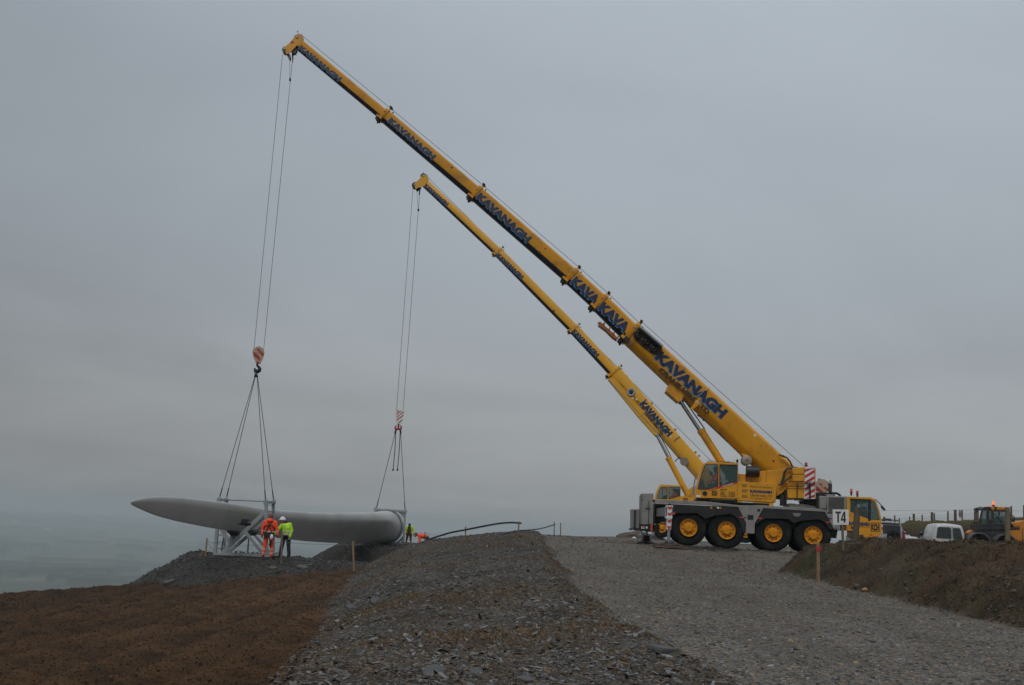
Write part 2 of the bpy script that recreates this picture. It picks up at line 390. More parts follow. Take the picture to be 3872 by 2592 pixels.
# ---- the valley far below, seen through the haze
def build_valley():
    th = np.radians(np.linspace(-42, 42, 900)); r = np.exp(np.linspace(math.log(700), math.log(13500), 420))
    TH, RR = np.meshgrid(th, r); X = RR * np.sin(TH); Y = RR * np.cos(TH)
    Z = -232 + 95 * fbm(X, Y, 0.0010, 4, 5) + 17 * (fbm(X, Y, .0055, 4, 71) > .13) + 60 * ss(5500, 12500, RR) * (fbm(X, Y, .0004, 3, 8) + .5)
    V = np.stack([X, Y, Z], -1).reshape(-1, 3); nr_, nc = X.shape
    idx = np.arange(nr_ * nc).reshape(nr_, nc)
    Fc = np.stack([idx[:-1, :-1], idx[:-1, 1:], idx[1:, 1:], idx[1:, :-1]], -1).reshape(-1, 4)
    x = V[:, 0]; y = V[:, 1]
    # patchwork of fields
    cx_ = x + 60 * fbm(x, y, .004, 2, 3); cy_ = y + 60 * fbm(x, y, .004, 2, 13)
    cell = _hash(np.floor(cx_ / 210), np.floor(cy_ / 420), 5)
    pal = np.array([(.035, .05, .02), (.085, .10, .05), (.02, .028, .018), (.13, .11, .08), (.045, .06, .03), (.018, .024, .016)])
    alb = pal[(cell * 5.99).astype(int)]
    fx = np.abs((cx_ / 210) % 1 - .5); fy = np.abs((cy_ / 420) % 1 - .5)
    hedge = (np.maximum(fx, fy) > .46)
    alb = alb * .5 + np.array((.05, .062, .032)) * .5
    alb = np.where(hedge[:, None], np.array((.02, .026, .018)), alb)
    wood = fbm(x, y, .0055, 4, 71) > .13
    alb = np.where(wood[:, None], np.array((.010, .015, .011)), alb)
    house = (_hash(np.floor(x / 38), np.floor(y / 60), 91) > .997) & (fbm(x, y, .0007, 2, 33) > .02); alb = np.where(house[:, None], np.array((.42, .42, .40)), alb)
    m = bpy.data.materials.new('valley_land'); m.use_nodes = True
    t = m.node_tree; b = t.nodes['Principled BSDF']; b.inputs['Roughness'].default_value = .9
    A = t.nodes.new('ShaderNodeVertexColor'); A.layer_name = 'albedo'; t.links.new(A.outputs[0], b.inputs['Base Color'])
    o = mesh_from('terrain', V, Fc, [m], True, {'albedo': np.concatenate([alb, np.ones((len(x), 1))], 1)})
    o['kind'] = 'structure'
build_valley()
from mathutils.geometry import tessellate_polygon
# ------------------------------------------------------------------ mesh builder
SPLIT = set('chevron rivet boom_rivet window_glass window_seal step_opening step_recess side_marker head_sheave seat warning_sticker locker_trim trim_strip reflector_board window_pane lug cover_plate boom_pin_hole mudguard guard_rail hydraulic_hose roof_rail mirror rod_stowage hook_stay stay blade_clamp locker door_gap lettering_none tail_lamp side_window window_frame counterweight_post engine_top wiper_arm side_plate sheave shadow_gap limit_switch_weight leg_strap harness_none hook winch'.split())
class G:
    def __init__(s): s.v = []; s.f = []; s.m = []
    def add(s, V, Fs, m=0):
        k = len(s.v); s.v += [Vector(p) for p in V]
        for f in Fs: s.f.append([i + k for i in f]); s.m.append(m)
        return s
    def box(s, c, size, ax=None, m=0):
        X, Y, Z = ax or (Vector((1, 0, 0)), Vector((0, 1, 0)), Vector((0, 0, 1))); c = Vector(c)
        V = [c + X * (size[0] / 2 * a) + Y * (size[1] / 2 * b) + Z * (size[2] / 2 * d) for a in (-1, 1) for b in (-1, 1) for d in (-1, 1)]
        return s.add(V, [(0, 1, 3, 2), (4, 6, 7, 5), (0, 4, 5, 1), (2, 3, 7, 6), (0, 2, 6, 4), (1, 5, 7, 3)], m)
    def beam(s, a, b, w, h, up=None, m=0):
        a = Vector(a); b = Vector(b); d = (b - a); L = d.length; d.normalize()
        u = Vector(up or (0, 0, 1)); x = d.cross(u)
        if x.length < 1e-4: x = d.cross(Vector((0, 1, 0)))
        x.normalize(); u = x.cross(d)
        return s.box((a + b) / 2, (L, w, h), (d, x, u), m)
    def prism(s, pts, ext, m=0, holes=(), mh=None):
        """pts: 3D loop; ext: extrusion vector; holes: list of 3D loops"""
        loops = [[Vector(p) for p in pts]] + [[Vector(p) for p in h] for h in holes]
        flat = [p for l in loops for p in l]; n = len(flat); ext = Vector(ext)
        tri = tessellate_polygon(loops)
        fs = [tuple(t) for t in tri] + [tuple(i + n for i in reversed(t)) for t in tri]
        k = 0
        for l in loops:
            q = len(l)
            for i in range(q):
                j = (i + 1) % q; fs.append((k + i, k + j, k + j + n, k + i + n))
            k += q
        return s.add(flat + [p + ext for p in flat], fs, m)
    def cyl(s, a, b, r0, r1=None, n=14, m=0, caps=True):
        a = Vector(a); b = Vector(b); r1 = r0 if r1 is None else r1
        d = (b - a).normalized(); x = d.orthogonal().normalized(); y = d.cross(x)
        V = [p + (x * math.cos(t) + y * math.sin(t)) * r for p, r in ((a, r0), (b, r1)) for t in [2 * math.pi * i / n for i in range(n)]]
        fs = [(i, (i + 1) % n, n + (i + 1) % n, n + i) for i in range(n)]
        if caps: fs += [tuple(range(n))[::-1], tuple(range(n, 2 * n))]
        return s.add(V, fs, m)
    def lathe(s, o, d, prof, n=28, m=0, mats=None):
        o = Vector(o); d = Vector(d).normalized(); x = d.orthogonal().normalized(); y = d.cross(x)
        V = [o + d * a + (x * math.cos(2 * math.pi * i / n) + y * math.sin(2 * math.pi * i / n)) * r for a, r in prof for i in range(n)]
        for k in range(len(prof) - 1):
            pass
        base = len(s.v); s.v += V
        for k in range(len(prof) - 1):
            for i in range(n):
                j = (i + 1) % n
                s.f.append([base + k * n + i, base + k * n + j, base + (k + 1) * n + j, base + (k + 1) * n + i]); s.m.append(mats[k] if mats else m)
        return s
    def tube(s, pts, r, n=6, m=0):
        pts = [Vector(p) for p in pts]; rings = []
        x = None
        for i, p in enumerate(pts):
            d = (pts[min(i + 1, len(pts) - 1)] - pts[max(i - 1, 0)]).normalized()
            x = d.orthogonal().normalized() if x is None else (x - d * x.dot(d)).normalized()
            y = d.cross(x); rr = r[i] if isinstance(r, (list, tuple)) else r
            rings.append([p + (x * math.cos(2 * math.pi * k / n) + y * math.sin(2 * math.pi * k / n)) * rr for k in range(n)])
        return s.loft(rings, m)
    def loft(s, rings, m=0, caps=True, mf=None):
        n = len(rings[0]); base = len(s.v)
        for rg in rings: s.v += [Vector(p) for p in rg]
        for k in range(len(rings) - 1):
            for i in range(n):
                j = (i + 1) % n
                s.f.append([base + k * n + i, base + k * n + j, base + (k + 1) * n + j, base + (k + 1) * n + i]); s.m.append(mf(i) if mf else m)
        if caps:
            s.f.append(list(range(base, base + n))[::-1]); s.m.append(m)
            s.f.append(list(range(base + (len(rings) - 1) * n, base + len(rings) * n))); s.m.append(m)
        return s
    def ball(s, c, r, n=12, m=0, sc=(1, 1, 1), k=7):
        c = Vector(c); rings = []
        for i in range(k + 1):
            a = math.pi * i / k; rr = max(math.sin(a), .02)
            rings.append([c + Vector((math.cos(2 * math.pi * j / n) * rr * r * sc[0], math.sin(2 * math.pi * j / n) * rr * r * sc[1], -math.cos(a) * r * sc[2])) for j in range(n)])
        return s.loft(rings, m)
    def build(s, name, mats, parent=None, origin=None, angle=38, bevel=0):
        if parent is not None and name in SPLIT and len(s.f):
            pcs = s.pieces()
            if len(pcs) > 1:
                obs = [p.build_one(name, mats, parent, origin, angle, bevel) for p in pcs]
                return obs[0]
        return s.build_one(name, mats, parent, origin, angle, bevel)
    def pieces(s, gap=.02):
        n = len(s.v); par = list(range(n))
        def find(a):
            while par[a] != a: par[a] = par[par[a]]; a = par[a]
            return a
        for f in s.f:
            a = find(f[0])
            for b in f[1:]:
                b = find(b)
                if a != b: par[b] = a
        grp = {}
        for i in range(n): grp.setdefault(find(i), []).append(i)
        gl = []
        for vs in grp.values():
            P = [s.v[i] for i in vs]; lo = [min(p[k] for p in P) - gap for k in range(3)]; hi = [max(p[k] for p in P) + gap for k in range(3)]
            gl.append([lo, hi, set(vs)])
        ch = True
        while ch:
            ch = False
            for i in range(len(gl)):
                for j in range(i + 1, len(gl)):
                    if all(gl[i][0][k] <= gl[j][1][k] and gl[j][0][k] <= gl[i][1][k] for k in range(3)):
                        gl[i][0] = [min(a, b) for a, b in zip(gl[i][0], gl[j][0])]; gl[i][1] = [max(a, b) for a, b in zip(gl[i][1], gl[j][1])]
                        gl[i][2] |= gl[j][2]; del gl[j]; ch = True; break
                if ch: break
        outp = []
        for lo, hi, vs in gl:
            mp = {}; g = G()
            for i in sorted(vs): mp[i] = len(g.v); g.v.append(s.v[i])
            for f, m in zip(s.f, s.m):
                if f[0] in vs: g.f.append([mp[i] for i in f]); g.m.append(m)
            outp.append(g)
        return outp
    def build_one(s, name, mats, parent=None, origin=None, angle=38, bevel=0):
        if origin is None:
            origin = Vector((0, 0, 0)); p = parent
            while p is not None: origin = origin + Vector(p.location); p = p.parent
        origin = Vector(origin)
        me = bpy.data.meshes.new(name)
        me.from_pydata([tuple(p - origin) for p in s.v], [], s.f)
        for m in (mats if isinstance(mats, (list, tuple)) else [mats]): me.materials.append(m)
        me.polygons.foreach_set('material_index', s.m); me.update()
        bm = bmesh.new(); bm.from_mesh(me); bmesh.ops.recalc_face_normals(bm, faces=bm.faces); bm.to_mesh(me); bm.free()
        me.polygons.foreach_set('use_smooth', [True] * len(me.polygons)); me.set_sharp_from_angle(angle=R(angle))
        o = bpy.data.objects.new(name, me); COL.objects.link(o)
        if parent is not None: o.parent = parent
        else: o.location = origin
        if bevel:
            b = o.modifiers.new('bevel', 'BEVEL'); b.width = bevel; b.segments = 2; b.limit_method = 'ANGLE'; b.angle_limit = R(40)
        return o
def part_empty(name, parent, loc):
    """an empty child at a world position"""
    o = bpy.data.objects.new(name, None); COL.objects.link(o); o.parent = parent
    org = Vector((0, 0, 0)); p = parent
    while p is not None: org += Vector(p.location); p = p.parent
    o.location = Vector(loc) - org; o.empty_display_size = .1
    return o
def copy_tree(o, parent=None):
    c = o.copy(); COL.objects.link(c); c.parent = parent
    for ch in list(o.children): copy_tree(ch, c)
    return c

class Frame:
    def __init__(s, O, yaw, tilt=0.0):
        s.O = Vector(O)
        s.U = Vector((math.cos(yaw) * math.cos(tilt), math.sin(yaw) * math.cos(tilt), math.sin(tilt)))
        s.V = Vector((-math.sin(yaw), math.cos(yaw), 0)); s.Z = s.U.cross(s.V)
        s.ax = (s.U, s.V, s.Z)
    def P(s, u, v, w): return s.O + s.U * u + s.V * v + s.Z * w
    def L(s, px, py, v=0.0):
        d = ray(px, py); t = (s.O + s.V * v).dot(s.V) / d.dot(s.V)
        q = d * t - s.O; return q.dot(s.U), q.dot(s.Z)
    def pt(s, p, v=0.0):
        u, w = s.L(p[0], p[1], v); return s.P(u, v, w)
    def loop(s, pts, v=0.0): return [s.pt(p, v) for p in pts]
    def slab(s, g, pts, v0, v1, m=0, holes=()):
        return g.prism(s.loop(pts, v0), s.V * (v1 - v0), m, [s.loop(h, v0) for h in holes])
def cc(ox, oy, sc):
    return lambda *a: [(ox + x / sc, oy + y / sc) for x, y in a]
c1 = cc(2350, 1700, 3.7333); c2 = cc(2600, 1680, 3.7333); c3 = cc(2900, 1700, 3.92); c4 = cc(3300, 1750, 3.484)
cz = cc(2380, 1840, 6.2708); c5 = cc(1150, 1800, 3.347); c6 = cc(450, 1800, 3.347); cb = cc(2400, 1150, 2.6133)
ck = cc(2050, 950, 3.92); cj = cc(1700, 650, 3.4836); ch8 = cc(2150, 1300, 2.6133); cq = cc(2600, 1720, 6.508)
ct = cc(1040, 100, 7.125)

# ------------------------------------------------------------------ materials
YEL = (0.64, 0.285, 0.008)
M_yel = mat('crane_yellow', YEL, .38, spec=.5, noise=.07, nscale=1.3, dirt=(.27, .13, .03), dscale=1.6, damt=.8)
M_yel2 = mat('crane_yellow_far', (0.67, 0.335, 0.012), .4, noise=.06, nscale=1.3, dirt=(.36, .2, .04), dscale=.9, damt=.4)
M_rim = mat('rim_yellow', (0.62, 0.245, 0.008), .6, spec=.25, noise=.10, nscale=6, dirt=(.20, .09, .02), dscale=6, damt=.7)
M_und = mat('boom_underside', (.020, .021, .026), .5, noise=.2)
M_blk = mat('black_steel', (.009, .009, .010), .55, noise=.25, nscale=2, dirt=(.035, .032, .028), dscale=2, damt=.5)
M_tyre = mat('tyre_rubber', (.010, .0115, .012), .88, spec=.2, noise=.2, nscale=4, dirt=(.06, .052, .043), dscale=2.5, damt=.5, bump=.3, bscale=18)
M_alu = mat('tread_plate', (.26, .252, .242), .5, metal=.25, noise=.10, nscale=1.6, dirt=(.10, .09, .075), dscale=2.2, damt=.6, bump=.25, bscale=45)
M_gry = mat('grey_paint', (.19, .184, .176), .55, noise=.1, dirt=(.08, .07, .06), dscale=2, damt=.5)
M_galv = mat('galvanised_steel', (.30, .325, .335), .5, metal=.2, noise=.12, nscale=4, dirt=(.14, .14, .13), dscale=3, damt=.5)
M_chr = mat('chrome_rod', (.42, .43, .45), .25, metal=.85)
M_rub = mat('rubber_hose', (.014, .014, .016), .5)
M_rope = mat('steel_rope', (.085, .08, .08), .6, metal=.3)
M_red = mat('sign_red', (.46, .030, .028), .5, noise=.08)
M_wht = mat('sign_white', (.70, .70, .69), .5, noise=.05, dirt=(.4, .38, .34), dscale=3, damt=.4)
M_txt = mat('letter_navy', (.009, .020, .050), .5)
M_blu = mat('letter_blue', (.03, .15, .36), .5)
M_tdk = mat('letter_dark', (.045, .022, .006), .6)
M_org = mat('lamp_orange', (.50, .075, .015), .35, emit=((.9, .15, .02), .04))
M_bred = mat('beacon_red', (.30, .03, .03), .3, emit=((.6, .06, .04), .05))
M_rust = mat('rusty_plate', (.13, .055, .022), .8, noise=.35, nscale=4, dirt=(.05, .035, .025), dscale=3, damt=.7)
M_glass = mat('cab_glass', (.07, .13, .12), .05, spec=.5, alpha=.36)
M_glassd = mat('dark_glass', (.015, .022, .024), .08, spec=.6, alpha=.80)
M_cabdark = mat('seat_and_panel_dark', (.02, .02, .022), .8)
M_bwh = mat('block_white', (.42, .31, .23), .55, noise=.12, nscale=6, dirt=(.30, .18, .10), dscale=5, damt=.7)
M_bred2 = mat('block_red', (.33, .035, .022), .55, noise=.15, nscale=6)

# ------------------------------------------------------------------ lettering
def text(s, p0, p1, cap, up, nrm, mats, parent, name='lettering', bold=.06, shadow=True, shear=0.0, squeeze=None, lift=.004):
    """s runs from p0 (centre of its first letter) to p1 (centre of its last); cap = letter height in metres"""
    cu = bpy.data.curves.new('t', 'FONT'); cu.body = s; cu.size = 1.0; cu.offset = bold; cu.resolution_u = 3; cu.shear = shear
    ob = bpy.data.objects.new('t', cu); COL.objects.link(ob)
    def grab(off):
        cu.offset = off; bpy.context.view_layer.update()
        me = ob.evaluated_get(bpy.context.evaluated_depsgraph_get()).to_mesh()
        V = [Vector(v.co) for v in me.vertices]; Fc = [list(p.vertices) for p in me.polygons]; ob.to_mesh_clear(); return V, Fc
    V, Fc = grab(bold)
    x0 = min(v.x for v in V); x1 = max(v.x for v in V); y0 = min(v.y for v in V); y1 = max(v.y for v in V)
    if s.upper() != s: y0 = 0.0; y1 = 0.72
    p0 = Vector(p0); p1 = Vector(p1); X = (p1 - p0).normalized(); D = (p1 - p0).length
    n = max(len(s), 2); tot = D * n / (n - 1) if squeeze is None else squeeze
    Yv = (Vector(up) - X * Vector(up).dot(X)).normalized(); Nn = Vector(nrm).normalized()
    mid = (p0 + p1) / 2; sx = tot / (x1 - x0); sy = cap / (y1 - y0)
    g = G()
    T = lambda v, l, dx=0, dy=0: mid + X * ((v.x - (x0 + x1) / 2) * sx + dx) + Yv * ((v.y - (y0 + y1) / 2) * sy + dy) + Nn * l
    if shadow:
        V2, F2 = grab(bold + .022)
        g.add([T(v, lift, -.035 * cap, -.07 * cap) for v in V2], F2, 1)
    g.add([T(v, lift * 2) for v in V], Fc, 0)
    bpy.data.objects.remove(ob); bpy.data.curves.remove(cu)
    o = g.build(name, mats, parent)
    return o

# ------------------------------------------------------------------ boom
def boom(root, pts, Ys, hs, M_y, dark_from, name_sec='boom_section', wratio=.40):
    """pts: pixel centres from base to tip; one section between neighbours"""
    P = [W(p[0], p[1], y) for p, y in zip(pts, Ys)]
    secs = []
    for i in range(len(P) - 1):
        a, b = P[i], P[i + 1]; d = (b - a).normalized()
        near = -d.cross(Vector((0, 0, 1))).normalized()
        if near.y > 0: near = -near
        up = near.cross(d)
        if up.z < 0: up = -up
        h, h1 = hs[i] if isinstance(hs[i], tuple) else (hs[i], hs[i]); hw = max(h, h1) * wratio
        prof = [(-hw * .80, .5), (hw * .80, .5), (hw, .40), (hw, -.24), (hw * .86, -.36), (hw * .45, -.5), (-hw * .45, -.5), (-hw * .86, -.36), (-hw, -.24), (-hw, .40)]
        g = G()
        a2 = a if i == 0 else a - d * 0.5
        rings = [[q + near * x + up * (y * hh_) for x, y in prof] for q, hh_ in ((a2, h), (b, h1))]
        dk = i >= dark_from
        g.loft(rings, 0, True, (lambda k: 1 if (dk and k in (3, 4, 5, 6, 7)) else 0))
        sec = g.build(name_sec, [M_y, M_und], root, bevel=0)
        secs.append(dict(a=a, b=b, d=d, near=near, up=up, h=h1, hw=hw, ob=sec))
        if i < len(P) - 2:
            cg = G(); c = b; h = h1
            r1 = [[q + near * x * 1.08 + up * (y * h * 1.07) for x, y in prof] for q in (c - d * .10, c + d * .04)]
            cg.loft(r1, 0)
            r2 = [[q + near * x * 1.13 + up * (y * h * 1.12) for x, y in prof] for q in (c - d * .16, c - d * .12)]
            cg.loft(r2, 0)
            # rope guide horns above, wear-pad brackets below
            cg.beam(c + up * h * .52, c + up * (h * .52 + .16 + .05 * h) - d * .05, .05, .05)
            cg.beam(c + up * (h * .52 + .20) - d * .10, c + up * (h * .52 + .18) + d * .02, hw * 1.4, .06, m=1)
            cg.beam(c - d * .26 + up * h * .5, c - d * .26 + up * (h * .5 + .12), .05, .05, m=1)
            cg.box(c - up * (h * .56) + d * .03, (.22, hw * 1.5, .13), (d, near, up), 1)
            cg.beam(c - up * (h * .60) - d * .02, c - up * (h * .60 + .13) - d * .06, .06, .07, m=1)
            cg.box(c + near * (hw * 1.02) - up * h * .42, (.30, .10, h * .13), (d, near, up), 0)
            cg.cyl(c + near * hw * 1.1 + up * h * .22, c + near * (hw * 1.1 + .04) + up * h * .22, .035, m=2)
            cg.build('collar', [M_y, M_blk, M_galv], sec)
    return P, secs
def on_sec(s, p, extra=0.0):
    d = ray(*p); pl = s['a'] + s['near'] * (s['hw'] + extra)
    t = pl.dot(s['near']) / d.dot(s['near']); return d * t
def boom_text(s, st, pa, pb, capf, col=(0, 1), shadow=True, lift=.004):
    text(st, on_sec(s, pa), on_sec(s, pb), capf * (1.1 if shadow else 1.0), s['up'], s['near'], [M_txt, M_blu] if col[0] == 0 else [M_tdk], s['ob'], shadow=shadow, lift=lift)
def telescopic_cylinder(root, top, mid, bot, rr, rb, M_y):
    g = G(); g.cyl(top, bot, rr, n=14); g.cyl(Vector(top) + Vector((0, .0, 0)), Vector(top) + (Vector(top) - Vector(bot)).normalized() * .12, rr * 1.5, n=12)
    rod = g.build('lift_cylinder_rod', M_chr, root)
    g = G(); g.cyl(mid, bot, rb, n=20); d = (Vector(bot) - Vector(mid)).normalized(); g.cyl(Vector(mid) - d * .05, Vector(mid) + d * .12, rb * 1.09, n=20)
    g.build('lift_cylinder_barrel', M_y, root)
    side = d.cross(Vector((0, 1, 0))).normalized(); 
    if side.z < 0: side = -side
    g = G(); g.tube([Vector(top) + side * rr * 1.9 + Vector((0, -rr, 0)), Vector(mid) + side * rb * .95 + Vector((0, -rr, 0))], rr * .3); g.build('hydraulic_pipe', M_rub, root)

# ------------------------------------------------------------------ wheels
def make_wheel(fr, root, u, w, v, rad=.735, outward=-1, width=.44):
    c = fr.P(u, v, w); e = part_empty('wheel', root, c)
    ax = fr.V * outward
    g = G(); hw = width
    prof = [(.02, rad * .52), (.0, rad * .56), (-.035, rad * .60), (-.055 + .03, rad * .72), (-.02, rad * .86), (-.05, rad * .955), (-.085, rad * .99), (-.10, rad), (-hw + .10, rad), (-hw + .085, rad * .99), (-hw + .05, rad * .955), (-hw + .02, rad * .80), (-hw, rad * .56)]
    g.lathe(c, ax, prof, 48)
    for k in range(36):                                   # tread lugs
        a = 2 * math.pi * k / 36; x = fr.U * math.cos(a) + fr.Z * math.sin(a); t = -fr.U * math.sin(a) + fr.Z * math.cos(a)
        for off, sh in ((.13, .0), (.31, .5)):
            a2 = a + sh * 2 * math.pi / 36; x2 = fr.U * math.cos(a2) + fr.Z * math.sin(a2); t2 = -fr.U * math.sin(a2) + fr.Z * math.cos(a2)
            g.box(c - ax * off + x2 * (rad - .004), (.035, .15, .075), (x2, ax, t2))
    g.build('tyre', M_tyre, e)
    r = rad * .50
    g = G()
    g.lathe(c, ax, [(-.20, r * .98), (.005, r), (.018, r * .97), (.012, r * .93), (-.02, r * .88), (-.045, r * .86), (-.05, r * .56), (-.03, r * .50), (.035, r * .46), (.055, r * .40), (.06, .004)], 40)
    for k in range(10):
        a = 2 * math.pi * (k + .3) / 10; x = fr.U * math.cos(a) + fr.Z * math.sin(a)
        g.cyl(c - ax * .052 + x * r * .72, c - ax * .040 + x * r * .72, r * .075, n=10, m=1)
        a += math.pi / 10; x = fr.U * math.cos(a) + fr.Z * math.sin(a)
        g.cyl(c - ax * .04 + x * r * .50, c + ax * .0 + x * r * .50, r * .035, n=6, m=0)
    g.cyl(c + ax * .058, c + ax * .068, .012, n=8, m=1)
    g.build('rim', [M_rim, M_blk], e)
    return e
def copy_wheel(e, fr, v_shift, u_shift=0.0, w_shift=0.0, flip=False):
    c = copy_tree(e, e.parent)
    d = fr.V * v_shift + fr.U * u_shift + fr.Z * w_shift
    c.location = Vector(e.location) + d
    return c

# ------------------------------------------------------------------ hook block
def hook_block_big(root_loc, Y):
    root = empty('hook_block', root_loc, 'rounded red and white striped hook block hanging over the tip end of the blade', 'hook block')
    k = cc(900, 1250, 6.27)
    fr = Frame(root_loc, 0)
    outl = k((375, 425), (435, 395), (490, 375), (545, 395), (600, 445), (622, 530), (590, 650), (520, 795), (430, 790), (365, 640), (340, 530), (350, 470))
    g = G(); fr.slab(g, outl, -.16, -.10); fr.slab(g, outl, .10, .16)
    g.cyl(fr.pt(k((480, 520))[0], -.18), fr.pt(k((480, 520))[0], .18), .055)
    g.build('side_plate', M_bwh, root)
    g = G()
    for st in (((430, 430), (490, 430), (612, 560), (600, 620), (560, 590)), ((365, 510), (420, 530), (530, 660), (515, 720), (480, 690), (372, 600)), ((430, 760), (460, 730), (520, 770), (512, 795), (436, 792))):
        fr.slab(g, k(*st), -.168, -.161)
    g.build('stripe', M_bred2, root)
    c = fr.pt(k((480, 520))[0], 0)
    g = G()
    for o in (-.05, .05): g.lathe(c + fr.V * o, fr.V, [(-.035, .02), (-.035, .235), (-.012, .21), (.012, .21), (.035, .235), (.035, .02)], 28)
    g.build('sheave', M_blk, root)
    hk = [fr.pt(p, 0) for p in k((455, 795), (455, 830), (470, 850), (500, 880), (515, 915), (500, 955), (465, 978), (425, 965), (405, 935), (402, 905), (412, 895))]
    g = G(); g.tube(hk, [.05, .045, .05, .065, .08, .09, .09, .085, .07, .045, .02], 10); g.build('hook', M_blk, root)
    return root, fr, k
def hook_block_small(root_loc, Y):
    root = empty('hook_block', root_loc, 'tapered hook block with narrow red and white diagonal stripes and a double hook', 'hook block')
    k = cc(1400, 1500, 5.227); fr = Frame(root_loc, 0)
    outl = k((500, 265), (675, 285), (655, 400), (620, 540), (505, 530), (492, 400))
    g = G(); fr.slab(g, outl, -.26, -.20); fr.slab(g, outl, .20, .26)
    g.cyl(fr.pt(k((580, 350))[0], -.28), fr.pt(k((580, 350))[0], .28), .08)
    g.build('side_plate', M_wht, root)
    g = G()
    for a, b, w in (((520, 290), (560, 280), 22), ((515, 350), (610, 285), 24), ((522, 410), (665, 300), 24), ((518, 470), (658, 368), 26), ((560, 515), (630, 468), 24)):
        (x0, y0), (x1, y1) = a, b
        fr.slab(g, k((x0, y0 - w / 2), (x1, y1 - w / 2), (x1 - 3, y1 + w / 2), (x0, y0 + w / 2)), -.266, -.261)
    g.build('stripe', M_bred2, root)
    c = fr.pt(k((580, 370))[0], 0)
    g = G()
    for o in (-.1, .1): g.lathe(c + fr.V * o, fr.V, [(-.05, .02), (-.05, .3), (-.015, .27), (.015, .27), (.05, .3), (.05, .02)], 24)
    g.build('sheave', M_blk, root)
    g = G()
    g.cyl(fr.pt(k((560, 535))[0], 0), fr.pt(k((556, 640))[0], 0), .07)
    g.tube([fr.pt(p, 0) for p in k((556, 640), (520, 645), (495, 625), (495, 600), (520, 565))], [.09, .09, .08, .06, .025], 8)
    g.tube([fr.pt(p, 0) for p in k((556, 640), (592, 645), (614, 625), (613, 600), (590, 565))], [.09, .09, .08, .06, .025], 8)
    g.build('hook', M_bred2, root)
    return root, fr, k
